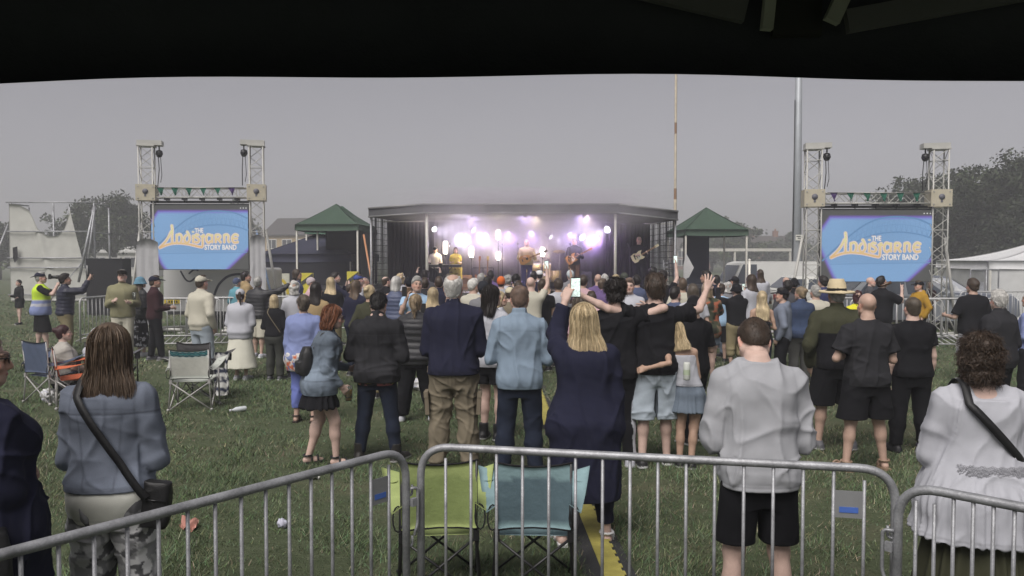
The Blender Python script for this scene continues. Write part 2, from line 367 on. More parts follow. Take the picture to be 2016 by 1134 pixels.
class Pose:
    def __init__(s, sex='m', w=1.0, d=1.0, arms=('down', 'down'), lean=(0, 0), head=(0, 0, 0), st=.11, fy=(0, 0), kb=(.02, .02), sit=False, drop=0.0, hx=0.0, toe=.2, twist=0):
        s.sex, s.w, s.d, s.lean = sex, w, d, np.array(lean, float)
        s.dz = (.50 - .93) if sit else -drop; s.sit = sit; s.hx = hx
        s.piv0 = np.array([0, -.008, 1.50]); s.sw = (.178 if sex == 'm' else .157) * w ** .55; lw = w ** .5; s.lw = lw
        s.toe = toe
        t, nod, tilt = [R(k) for k in head]
        s.HM = rotz(-t) @ rotx(-nod) @ roty(tilt); s.piv = s.up(s.piv0)
        s.A = []
        for side, a in ((-1, arms[0]), (1, arms[1])):
            u, f = (ARM[a] if isinstance(a, str) else a)[:2]
            S = s.up((side * s.sw, -.008, 1.385)); E = S + unit((u[0] * side, u[1], u[2])) * .30
            fd = unit((f[0] * side, f[1], f[2])); Wr = E + fd * .255
            s.A.append((S, E, Wr, fd, side))
        s.L = []
        for i, side in enumerate((-1, 1)):
            hip = np.array([side * .088 * w ** .5 + hx, -.01, .90 + s.dz])
            if sit: kn = hip + np.array([side * .03, .43, .02]); an = np.array([kn[0], kn[1] + .04, .085])
            else:
                an = np.array([side * st, fy[i], .085]); L1, L2 = .415, .405
                dv = an - hip; L = min(np.linalg.norm(dv), .999 * (L1 + L2)); 
                mid = hip + dv * (.5); bend = math.sqrt(max(((L1 + L2) / 2) ** 2 - (L / 2) ** 2, 0)); kn = mid + np.array([0, 1, 0]) * min(bend, .02 + kb[i])
            s.L.append((hip, kn, an, side))
    def up(s, p):
        p = np.array(p, float); t = max(p[2] - .95, 0) / .55; p = p + np.array([s.lean[0] * t + s.hx * (1 - min(t, 1)) * 1.0, s.lean[1] * t, s.dz]); return p
    def hp(s, p): return s.piv + s.HM @ (np.array(p, float) - s.piv0)
    def secs(s, off=0.0, z0=.77, z1=1.53, waist=None):
        T = np.array(TOR[s.sex]); zz = np.unique(np.concatenate([[z0, z1], T[(T[:, 0] > z0) & (T[:, 0] < z1), 0]])); out = []
        for z in zz:
            a, b, cy = [np.interp(z, T[:, 0], T[:, j]) for j in (1, 2, 3)]
            wz = 1 + (s.w - 1) * min(1, max(0, (1.50 - z) / .12)); dd = 1 + (s.d * s.w - 1) * min(1, max(0, (1.50 - z) / .12))
            c = s.up((0, 0, z)); of = off if waist is None else off + (min(off, waist) - off) * min(1, max(0, (z - .86) / .08)); out.append((c[2], a * wz + of, b * dd + of, c[0], c[1] + cy))
        return out
HC = np.array([0, .012, 1.635])
def body(P, vox, bald=False, cover=.012, hands=None, handvox=None, skin=SKIN, face=False):
    B = Solid(); B.loft(P.secs(-cover), e=2.3, k=.02)
    for hip, kn, an, sd in P.L:
        lw = P.lw; calf = kn * .62 + an * .38
        B.chain([hip, kn], [.088 * lw, .056 * lw], .03); B.chain([kn, calf, an], [.053 * lw, .049 * lw, .034], .03)
        B.ell(calf + np.array([0, -.018, .035]), (.043 * lw, .046 * lw, .10), k=.025)
        tx = P.toe * sd; B.chain([an + (0, -.03, -.045), an + (tx * .10, .07, -.055), an + (tx * .2, .15, -.062)], [.036, .034, .024], .03)
    for S, E, Wr, fd, sd in P.A:
        lw = P.lw if P.sex == 'm' else P.lw * .88
        B.cone(P.up((sd * P.sw * .5, -.010, 1.415)), S, .05, .056 * lw, .04)
        B.chain([S, S * .5 + E * .5, E], [.050 * lw, .044 * lw, .036 * lw], .02); B.chain([E, E * .65 + Wr * .35, Wr], [.035 * lw, .037 * lw, .025 * lw], .02)
    B.chain([P.up((0, -.012, 1.46)), P.hp((0, .0, 1.60))], [.066 if P.sex == 'm' else .054, .056 if P.sex == 'm' else .047], .03)
    for i, a in enumerate(P.A):
        if not handvox: hand(B, P, a, (hands or (None, None))[i])
    V, F = B.build(vox); parts = [(V, F, skincol(P, V, skin))]
    if handvox:
        for i, a in enumerate(P.A):
            Hn = Solid(); hand(Hn, P, a, (hands or (None, None))[i], True); v, f = Hn.build(handvox); parts.append((v, f, skincol(P, v, skin)))
    Hd = Solid(); headp(Hd, P); v, f = Hd.build(min(vox * .62, .012)); parts.append((v, f, skincol(P, v, skin, True)))
    return joinm(parts)
def headp(B, P):
    c, M = HC, P.HM; h = P.hp; sx = 1.0 if P.sex == 'm' else .95
    B.ell(h(c + (0, -.018, .030)), (.076 * sx, .097, .088), M, .02); B.ell(h(c + (0, .032, -.035)), (.062 * sx, .066, .082), M, .03)
    B.ell(h(c + (0, .062, -.088)), (.034 * sx, .034, .026), M, .03)
    for sd in (-1, 1):
        B.cone(h(c + (sd * .056 * sx, .0, -.055)), h(c + (sd * .024, .062, -.090)), .022, .020, .03)
        B.ell(h(c + (sd * .076 * sx, -.008, -.014)), (.009, .021, .032), M @ rotz(sd * .35) @ rotx(.15), .006)
        B.ell(h(c + (sd * .032, .098, .006)), (.017, .012, .010), M, .008, sub=True); B.ell(h(c + (sd * .031, .081, .006)), (.0135, .0135, .0115), M, .004)
        B.ell(h(c + (sd * .045, .064, -.03)), (.022, .02, .018), M, .02); B.cone(h(c + (sd * .014, .094, .026)), h(c + (sd * .05, .076, .026)), .010, .007, .012)
    B.cone(h(c + (0, .092, .010)), h(c + (0, .112, -.030)), .008, .013, .012); B.ell(h(c + (0, .100, -.036)), (.019, .012, .009), M, .008)
    B.ell(h(c + (0, .093, -.063)), (.024, .012, .010), M, .008)
    B.cone(h((0, -.008, 1.54)), h((0, .002, 1.60)), .052 if P.sex == 'm' else .044, .05 if P.sex == 'm' else .043, .03)
def skincol(P, V, skin, head=False):
    C = np.tile(np.array(skin), (len(V), 1))
    if head:
        q = (V - P.hp(HC)) @ P.HM; x, y, z = np.abs(q[:, 0]), q[:, 1], q[:, 2]
        def spot(m, c): C[m] = np.array(c)
        m = ((x - .076) / .016) ** 2 + ((z + .014) / .036) ** 2 < 1; C[m] *= (1.12, .90, .86)
        m = (np.abs(z + .03) < .03) & (y > .06); C[m] *= (1.06, .93, .90)
        spot((((x - .031) / .013) ** 2 + ((z - .006) / .007) ** 2 < 1) & (y > .07), (.03, .022, .018)); spot((((x - .033) / .021) ** 2 + ((z - .030) / .006) ** 2 < 1) & (y > .07), np.array(skin) * .3)
        spot(((x / .025) ** 2 + ((z + .063) / .008) ** 2 < 1) & (y > .08), np.array(skin) * (.72, .42, .42))
    return C
def hand(B, P, arm, spec=None, fine=False):
    S, E, Wr, fd, sd = arm; spec = spec or {}
    f = unit(spec.get('f', (0, 0, 0))) if 'f' in spec else fd
    n = np.array(spec.get('n', (-sd, .25, 0)), float); n = unit(n - f * (n @ f)); u = np.cross(f, n)      # n: palm side
    if np.dot(u, (0, 1, 0)) < 0 and 'u' not in spec: pass
    th = spec.get('th', 1 if np.dot(u, (0, 1, .3)) > 0 else -1); curl, spread = spec.get('curl', .5), spec.get('spread', .1)
    r = .0088 if fine else .0105; sc = .95 if P.sex == 'f' else 1.05
    K = .006 if fine else .008
    B.cone(Wr - f * .03, Wr + f * .02, .027 * P.lw, .025, .015)
    c0 = Wr + f * .05 * sc
    for j in (-1, -.33, .33, 1): B.cone(Wr + f * .015 + u * j * .016, Wr + f * .088 * sc + u * j * .031 * sc, .015, .0125, .012)
    for j, L in ((-1, .062), (-.33, .078), (.33, .084), (1, .074)):
        if th < 0: L = {-1: .074, -.33: .084, .33: .078, 1: .062}[j]
        p = Wr + f * .088 * sc + u * j * .030 * sc; a = 0; d0 = unit(f + u * j * spread)
        for k, (q, rr) in enumerate(((.45, 1.05), (.3, .98), (.25, .86))):
            a += curl * (.8 if k == 0 else 1.0); d = unit(d0 * cos(a) + n * sin(a)); p2 = p + d * L * sc * q; B.cone(p, p2, r * rr, r * rr * .93, K); p = p2
    p = Wr + f * .028 + u * th * .022 + n * .008; d = unit(f * .7 + u * th * (.75 + spread) + n * .45); p2 = p + d * .042 * sc; B.cone(p, p2, .0135, .0115, .012)
    d2 = unit(f * .95 + u * th * (.25 + spread) + n * (.35 + curl * .5)); B.cone(p2, p2 + d2 * .032 * sc, .0108, .0095, K)
def wrinkle(V, F, amp, seed, f=(13, 9, 4.2)):
    """cloth folds: narrow ridges running along the low-frequency axis, a finer crumple, and gathered rings"""
    N = vnormals(V, F); q = V * np.array(f); w = nz(q + .25 * nz(V * 6, 1.0, seed + 3)[:, None], 1.0, seed, 4); w2 = nz(V * np.array((9, 9, 16)), 1.0, seed + 7, 4); w3 = nz(V * 34, 1.0, seed + 11, 4)
    r = np.clip(1 - np.abs(w), 0, 1) ** 3.2; r2 = np.clip(1 - np.abs(w2) * 1.1, 0, 1) ** 3.2; m2 = np.clip(.5 + .8 * nz(V * 5, 1.0, seed + 15), 0, 1)
    return V + N * (amp * (1.15 * r + 1.0 * r2 * m2 + .12 * w3 - .5))[:, None]
def top(P, off=.018, hem=.92, sleeve=2.0, flare=0.0, collar=0, rib=0.0, soff=None, neck=1.5, e=2.5, cuff=0.0, bell=0.0, front=0.0, hood=False):
    G = Solid(); soff = off * .62 if soff is None else soff
    sec = P.secs(off, max(hem, .77), min(neck, 1.52))
    sec = [(z, a + flare * np.clip((1.2 + P.dz - z) / .35, 0, 1.6), b + flare * .8 * np.clip((1.2 + P.dz - z) / .35, 0, 1.6), cx, cy) for z, a, b, cx, cy in sec]
    if hem < .77:
        z, a, b, cx, cy = sec[0]; sec = [(hem + P.dz + .0, a + flare * .5, b + flare * .4, cx, cy + .005)] + [(z, a + .02, b + .02, cx, cy)] + sec[1:]
    if rib:
        h = hem + P.dz; sec = [(z, a - (rib if z < h + .03 else 0), b - (rib if z < h + .03 else 0), cx, cy) for z, a, b, cx, cy in sec]
        z, a, b, cx, cy = sec[0]; sec.append((z + .055, a, b, cx, cy)); z1, a1, b1, cx1, cy1 = sec[1] if sec[1][0] > z + .06 else sec[2]
        sec.append((z + .085, a + rib * 1.5, b + rib * 1.5, cx, cy))
    tp = lambda z: off * .7 * min(1, max(0, (z - P.dz - 1.40) / .07)); sec = [(z, a - tp(z), b - tp(z), cx, cy) for z, a, b, cx, cy in sec]
    G.loft(sec, e=e, k=.02)
    for S, E, Wr, fd, sd in P.A:
        lw = P.lw if P.sex == 'm' else P.lw * .9
        if sleeve > 0:
            G.cone(P.up((sd * P.sw * .5, -.010, 1.415)), S, .048 + soff * .8, .052 * lw + soff, .035)
            if sleeve < 1:
                q = S + (E - S) * sleeve; G.cone(S, S + (E - S) * (sleeve + .2), .053 * lw + soff, .050 * lw + soff * 1.4 + bell, .015, planes=[(q, E - S)])
            else:
                G.chain([S, (S + E) / 2, E], [.053 * lw + soff, .048 * lw + soff, .042 * lw + soff], .015)
                t = sleeve - 1; q = E + (Wr - E) * min(t, .98); G.cone(E, E + (Wr - E) * 1.05, .041 * lw + soff, .030 * lw + soff * .75 + bell, .015, planes=[(q, Wr - E)])
                if cuff and t > .8: G.cone(q - fd * .05, q, .031 * lw + soff * .75 - cuff, .031 * lw + soff * .7 - cuff, .004)
    if collar:
        z1 = P.up((0, -.012, 1.50)); z2 = P.hp((0, -.012, 1.50 + .045 * collar)); G.cone(P.up((0, -.015, 1.45)), z2, .078, .066 if P.sex == 'm' else .058, .015, planes=[(z2, z2 - z1)])
    if hood: G.ell(P.up((0, -.085, 1.47)), (.115, .055, .075), None, .03)
    return G
def skirt(P, hem, waist=1.04, off=.02, flare=.1):
    G = Solid(); sec = P.secs(off, .85, waist, .009); z, a, b, cx, cy = sec[0]
    h = hem + (P.dz if hem > .5 else 0); n = 4
    for i in range(1, n + 1): t = i / n; sec.append((z + (h - z) * t, a + flare * t, b + flare * t * .9, cx + (0 - cx) * t * .3, cy))
    G.loft(sec, e=2.1); return G
def legs(P, hem=.07, off=.015, flare=0.0, waist=1.03, full=True):
    G = Solid(); G.loft(P.secs(off, .75, waist, .009), e=2.3, k=.02)
    for hip, kn, an, sd in P.L:
        lw = P.lw; r1 = .093 * lw + off
        if hem > .42 and not P.sit:
            t = (hip[2] - hem - 0) / max(hip[2] - kn[2], .01); q = hip + (kn - hip) * t
            q2 = hip + (kn - hip) * (t + .15); G.cone(hip, q2, r1, .066 * lw + off + flare, .03, planes=[(q, (0, 0, -1))])
        else:
            G.cone(hip, kn, r1, .060 * lw + off, .035); t = (kn[2] - hem) / (kn[2] - an[2]); t = min(max(t, .1), 1.0); q = kn + (an - kn) * t
            calf = kn * .6 + an * .4; G.ell(calf + np.array([0, -.016, .03]), (.047 * lw + off, .05 * lw + off, .10 + off), k=.03, planes=[(q, (0, 0, -1))])
            G.cone(kn, calf, .058 * lw + off, .055 * lw + off, .03); G.cone(calf, kn + (an - kn) * (t + .15), .055 * lw + off, .042 * lw + off + flare, .03, planes=[(q, (0, 0, -1))])
    if not P.sit: zc = max(hem, .40); G.ell((P.hx, -.0, zc - .03), (.014, .25, max(.77 - zc, .06)), sub=True, k=.015)
    return G
def shoe(P, i, kind='trainer'):
    hip, kn, an, sd = P.L[i]; G = Solid(); tx = P.toe * sd; a = np.array([an[0], an[1], 0])
    h, m, t = a + (0, -.05, .042), a + (tx * .08, .06, .040), a + (tx * .22, .165, .032)
    G.chain([h, m, t], [.045, .046, .036], .03, planes=[((0, 0, .001), (0, 0, -1))])
    G.chain([h + (0, 0, -.026), m + (0, 0, -.024), t + (0, .01, -.016)], [.052, .05, .046], .01, planes=[((0, 0, .001), (0, 0, -1)), ((0, 0, .028), (0, 0, 1))])
    if kind == 'boot': G.chain([a + (0, -.01, .05), a + (0, -.012, .20)], [.052, .056], .02, planes=[((0, 0, .19), (0, 0, 1))])
    elif kind != 'slip': G.cone(a + (0, -.012, .05), a + (0, -.012, .10), .045, .043, .02, planes=[((0, 0, .095), (0, 0, 1))])
    return G
def sandal(P, i):
    hip, kn, an, sd = P.L[i]; m = MB(); tx = P.toe * sd; a = np.array([an[0], an[1], 0])
    for y0, y1, r in ((-.085, .19, .045),):
        pts = [a + (tx * .22 * max(y, 0) / .18, y, .012) for y in np.linspace(y0, y1, 7)]
        for p in pts: pass
        m.prism([(-.035, -.08), (.035, -.08), (.042, .06), (.045 + tx * .1, .14), (.01 + tx * .2, .20), (-.04 + tx * .2, .14), (-.042, .05)], (0, 0, .022), a + (0, 0, .002), (1, 0, 0), (0, 1, 0))
    for y, h, w in ((.10, .062, .045), (.03, .09, .045)):
        m.tube([a + (tx * .2 * y / .18 + w * cos(t), y, .018 + h * sin(t)) for t in np.linspace(0, pi, 9)], .011, 6)
    m.tube([a + (.047 * cos(t), -.012 + .045 * sin(t), .095) for t in np.linspace(0, 2 * pi, 13)], .010, 6, cap=False)
    return m
def hair_mesh(P, style, c, vox, near, g, hat=False):
    c = np.array(HAIRC[c] if isinstance(c, str) else c); M = P.HM; h = P.hp; G = Solid(); cr = HC + (0, -.018, .030)
    rr = np.array([.076, .097, .088]) if P.sex == 'm' else np.array([.072, .094, .086])
    def pl(pt, nn): return (h(HC + np.array(pt)), M @ np.array(nn, float))
    short = pl((0, .078, .072), (0, .66, -.75)); vox = min(vox * .75, .014)
    if hat: rr = rr - .008
    strands = None; comb = M @ np.array([0, -.35, -1.0])
    if style in ('short', 'buzz', 'curly', 'bald', 'quiff', 'thick'):
        o = dict(short=.013, buzz=.006, curly=.022, bald=.007, quiff=.012, thick=.019)[style]
        G.ell(h(cr), rr + o, M, planes=[short]); G.ell(h(HC + (0, -.048, -.035)), (.058 + o, .052 + o * .8, .062), M, .03, planes=[pl((0, -.02, -.01), (0, .75, -.55))])
        if style in ('short', 'quiff', 'thick'): G.ell(h(HC + (0, .015, .105)), (.056, .072, .034), M, .03)
        if style == 'bald': G.ell(h(HC + (0, -.050, .112)), (.050, .085, .062), M, .012, sub=True)
    elif style in ('pony', 'bun', 'clip', 'up'):
        G.ell(h(cr), rr + .013, M, planes=[pl((0, .082, .07), (0, .78, -.62))]); G.ell(h(HC + (0, -.05, -.03)), (.066, .058, .07), M, .03, planes=[pl((0, -.005, 0), (0, .8, -.3))])
        if style == 'pony': G.chain([h(HC + (0, -.105, .05)), h(HC + (0, -.15, .03)), h(HC + (.01, -.155, -.06)), h(HC + (.015, -.135, -.19))], [.026, .028, .030, .012], .015)
        elif style == 'bun': G.ell(h(HC + (0, -.115, .05)), (.047, .042, .045), M, .012)
        else:
            G.ell(h(HC + (.01, -.11, .025)), (.036, .032, .06), M, .012)
    else:
        L = dict(long=.30, vlong=.40, bob=.155, mid=.225, curlybob=.09)[style]; vol = {'curlybob': .011, 'bob': .019}.get(style, .013)
        front = pl((0, .072, .065), (0, 1, -.45))
        G.ell(h(cr), rr + vol, M, planes=[front])
        a0, b0 = rr[0] + vol, rr[1] + vol
        sec = [(.03, a0, b0 * .94, 0, -.018), (-.04, a0 + .004, b0 * .9, 0, -.022), (-.10, a0 + .006, .082, 0, -.032)]
        if style in ('bob', 'curlybob'): sec += [(-.13, a0 + .006, .085, 0, -.03), (-L, a0 - .012, .07, 0, -.035)]
        else: sec += [(-.13, a0 + .018, .066, 0, -.050), (-.17, a0 + .032, .052, 0, -.075), (-.21, a0 + .040, .042, 0, -.092), (-L - .001, a0 + (.036 if L < .28 else .022), .028, 0, -.105)]
        G.loft(sec, M, h(HC), e=2.2, k=.02, planes=[pl((0, .035, 0), (0, 1, -.25))])
        if near:
            n, m = (2600, 16) if near > 1 else (900, 10); S = np.array(sorted(sec)); az = R(90) + R(62) + g.rand(n) * R(236)
            tip = -L + np.abs(g.normal(0, .022, n)) - .015; t = np.linspace(0, 1, m)[None]
            st = g.rand(n, 1) * .5; tt = st + (1 - st) * t; al = np.clip(tt / .34, 0, 1) * pi / 2
            zc = .03 + (rr[2] + vol) * np.cos(al); ra, rb = (rr[0] + vol) * np.sin(al), (rr[1] + vol) * np.sin(al)
            low = np.clip((tt - .34) / .66, 0, 1); zl = .03 + (tip[:, None] - .03) * low
            A = np.where(low > 0, np.interp(zl, S[:, 0], S[:, 1]), ra); Bb = np.where(low > 0, np.interp(zl, S[:, 0], S[:, 2]), rb); cy = np.where(low > 0, np.interp(zl, S[:, 0], S[:, 4]), -.018)
            Z = np.where(low > 0, zl, zc); infl = 1.03 + .045 * g.normal(0, .6, (n, 1)) + .13 * (g.rand(n, 1) < .05) * g.rand(n, 1); az = az[:, None]
            clump = np.sin(az * 17 + 1.3) * .006 * tt + g.normal(0, .004, (n, 1)) * tt
            X = A * np.cos(az) * infl + clump; Yv = Bb * np.sin(az) * infl + cy
            wob = .008 if style != 'curlybob' else .02
            ph = g.rand(n, 1) * 6.28; X = X + wob * np.sin(tt * (9 if wob < .01 else 22) + ph) * tt; Yv = Yv + wob * .6 * np.cos(tt * 11 + ph) * tt
            Yv = np.where((Yv > .04) & (Z < .06), .04, Yv)
            Q = np.stack([X, Yv, Z], 2) @ M.T + h(HC)
            strands = strands_to_mesh(Q, .0022 if near > 1 else .004, c * 1.15, g)
    V, F = G.build(vox)
    N = vnormals(V, F); amp = dict(curly=.012, curlybob=.012, thick=.005).get(style, .003)
    Vl = (V - h(HC)) @ M; fr = np.array((30, 30, 9)) if style in ('long', 'vlong', 'bob', 'mid', 'pony') else np.array((26, 26, 26)) * (1.3 if amp > .01 else 1)
    w = nz(Vl * fr, 1.0, g.randint(1000)); V = V + N * (w * amp)[:, None]
    C = c[None] * np.exp(.25 * nz(Vl * fr * 2.1, 1.0, g.randint(1000)))[:, None]
    if style in ('long', 'vlong', 'mid', 'bob'): C = C * (1 + .25 * np.clip(-Vl[:, 2:3] / .2, -.6, 1))
    parts = [(V, F, C)]
    if strands: parts.append(strands)
    if near and not hat and style in ('short', 'curly', 'bald', 'quiff', 'thick', 'buzz', 'pony', 'bun', 'clip', 'up', 'curlybob'):
        prm = dict(short=(2600, .03, .10), thick=(2800, .04, .14), curly=(2600, .035, .5), bald=(1800, .025, .10), quiff=(2400, .028, .14), buzz=(2600, .008, .3), curlybob=(3200, .04, .40)).get(style, (1500, .05, .04))
        parts.append(fuzz(V, F, prm[0] if near > 1 else prm[0] // 3, prm[1], comb, prm[2], .0016 if near > 1 else .003, c * 1.1, g, curl=.16 if 'curly' in style else 0))
    return joinm(parts)
def hat_mesh(P, kind, c, vox):
    c = np.array(col_of(c)); M = P.HM; h = P.hp; G = Solid(); cr = HC + (0, -.018, .034)
    def pl(pt, nn): return (h(HC + np.array(pt)), M @ np.array(nn, float))
    vox = min(vox * .6, .011); band = None
    if kind in ('cap', 'capback', 'flat'):
        sg = -1 if kind == 'capback' else 1
        G.ell(h(cr), (.088, .110, .095 if kind != 'flat' else .082), M, planes=[pl((0, 0, .030), (0, .12 * sg, -1))])
        if kind == 'flat': G.ell(h(HC + (0, .03, .075)), (.092, .115, .045), M @ rotx(.15), .02, planes=[pl((0, 0, .035), (0, 0, -1))])
        G.ell(h(HC + (0, sg * (.125 if kind != 'flat' else .105), .040)), (.078, .085, .010), M @ rotx(-.18 * sg), .006, planes=[pl((0, sg * .06, 0), (0, -sg, 0))])
    elif kind == 'bucket':
        G.ell(h(cr), (.090, .110, .098), M, planes=[pl((0, 0, .02), (0, 0, -1))])
        G.loft([(-.035, .135, .150, 0, -.012), (.0, .112, .130, 0, -.014), (.035, .090, .110, 0, -.016)], M, h(HC), k=.008)
        G.loft([(-.06, .124, .140, 0, -.012), (.0, .100, .118, 0, -.014), (.015, .086, .106, 0, -.016)], M, h(HC), k=.004, sub=True)
    elif kind == 'straw':
        G.loft([(.02, .094, .114, 0, -.015), (.10, .088, .104, 0, -.012), (.145, .078, .092, 0, -.01), (.155, .06, .075, 0, -.01)], M, h(HC), e=2.2, k=.01)
        G.loft([(.014, .176, .192, 0, -.012), (.030, .178, .194, 0, -.012)], M @ rotx(.06), h(HC + (0, 0, .0)), k=.012)
        band = (.030, .062)
    else:                                                # beanie / headscarf
        o = .017; G.ell(h(cr), (.076 + o, .097 + o, .092 + o), M, planes=[pl((0, .06, .045), (0, .45, -.89))]); G.ell(h(HC + (0, -.04, -.005)), (.078, .07, .06), M, .02, planes=[pl((0, -.02, -.03), (0, .6, -.8))])
    V, F = G.build(vox); C = np.tile(c, (len(V), 1))
    if band: z = ((V - h(HC)) @ M)[:, 2]; y = ((V - h(HC)) @ M); m = (z > band[0]) & (z < band[1]) & (np.hypot(y[:, 0], y[:, 1] + .012) < .115); C[m] = (.012, .011, .010)
    return V, F, C
def back_pt(P, x, z, off=.02, front=False, e=2.4):
    S = np.array(sorted(P.secs(0))); zz = z + P.dz; a, b, cx, cy = [np.interp(zz, S[:, 0], S[:, j]) for j in (1, 2, 3, 4)]
    q = min(abs((x) / (a + off)), .985); y = (b + off) * (1 - q ** e) ** (1 / e)
    return np.array([cx + x, cy + (y if front else -y), zz])
def band(m, pts, w, th=.004, col=None, nrm=None):
    """flat strap through pts; nrm: outward normal per point"""
    P = [np.array(p, float) for p in pts]; Vt = []
    for i, p in enumerate(P):
        t = unit(P[min(i + 1, len(P) - 1)] - P[max(i - 1, 0)]); n = unit(nrm[i]); s_ = unit(np.cross(t, n)) * w / 2
        Vt += [p - s_, p + s_, p + s_ + n * th, p - s_ + n * th]
    F = [(i * 4 + a, i * 4 + (a + 1) % 4, i * 4 + 4 + (a + 1) % 4, i * 4 + 4 + a) for i in range(len(P) - 1) for a in range(4)]
    m.add(Vt, F, col, True)
GRP = 'people in the crowd watching the stage'
ALLP = []
class Per: pass
def layer(P, spec, vox, g, which):
    """spec = (material, colour, kwargs, optional colour function) -> mesh data"""
    m, c, kw = spec[:3]; fn = spec[3] if len(spec) > 3 else None; kw = dict(kw); puff = kw.pop('puff', 0); pleat = kw.pop('pleat', 0); amp = kw.pop('amp', .006); wf = kw.pop('wf', (13, 9, 4.2) if which == 'top' else (10, 10, 5)); amp = min(amp, kw.get('off', .02) * .40)
    G = (top if which == 'top' else legs if which == 'legs' else skirt)(P, **kw)
    V, F = G.build(vox)
    if puff:
        N = vnormals(V, F); V = V + N * (.013 * np.abs(np.sin(pi * (V[:, 2] + .02 * V[:, 0]) / puff)) - .006)[:, None]; amp *= .6
    if amp and vox < .02:
        if which == 'skirt':
            N = vnormals(V, F); a = np.arctan2(V[:, 1], V[:, 0]); V = V + N * (amp * 1.6 * np.sin(a * 17 + 2 * np.sin(a * 5)) * np.clip((1.05 - V[:, 2]) / .3, 0, 1))[:, None]
        else:
            hz = kw.get('hem', .9 if which == 'top' else .07) + (P.dz if which == 'top' else 0); k = np.clip((V[:, 2] - hz - .008) / .03, 0, 1)[:, None]; V = V * (1 - k) + k * wrinkle(V, F, amp, g.randint(1000), wf)
    if pleat:
        N = vnormals(V, F); an = np.arctan2(V[:, 1], V[:, 0]); V = V + N * (.0065 * np.sin(an * 30 + 1.5 * np.sin(an * 7)) * np.clip((pleat - V[:, 2]) / .10, 0, 1))[:, None]
    C = np.tile(np.array(col_of(c)), (len(V), 1))
    if fn: C = fn(V, C, P)
    if vox < .017: C = seams(V, C, P, which, kw, m)
    return V, F, C, m
def seams(V, C, P, which, kw, m):
    """stitched seams, hems and pockets as thin darker lines of thread and doubled cloth"""
    z = V[:, 2] - P.dz; x, y = V[:, 0], V[:, 1]; ln = lambda d, w=.006: np.exp(-(d / w) ** 2); k = np.zeros(len(V))
    if which == 'top':
        k += .5 * ln(z - kw.get('hem', .9) - .026) + (.4 if m is M_DENIM else .2) * ln(np.abs(x) - P.sw * .98 - .05 * np.clip(1.36 - z, 0, .2)) * (z > 1.22) * (z < 1.47)
        if m is M_DENIM or kw.get('collar'): k += (.4 if m is M_DENIM else .2) * ln(z - 1.345 - .012 * np.cos(x * 9)) * (y < 0) * (np.abs(x) < P.sw)
    elif which == 'legs':
        k += .6 * ln(x - P.hx, .005) * (z > .76) * (y < 0) * (z < .98) + .45 * ln(np.abs(V[:, 2] - kw.get('hem', .07) - .03), .005)
        bx = np.maximum(np.abs(np.abs(x - P.hx) - .085 * P.lw) - .056, np.abs(z - .865) - .066); k += .55 * ln(bx, .0055) * (y < 0)
    return C * (1 - .55 * np.clip(k, 0, 1))[:, None]
NAMES = dict(top='top', legs='trousers', skirt='skirt')
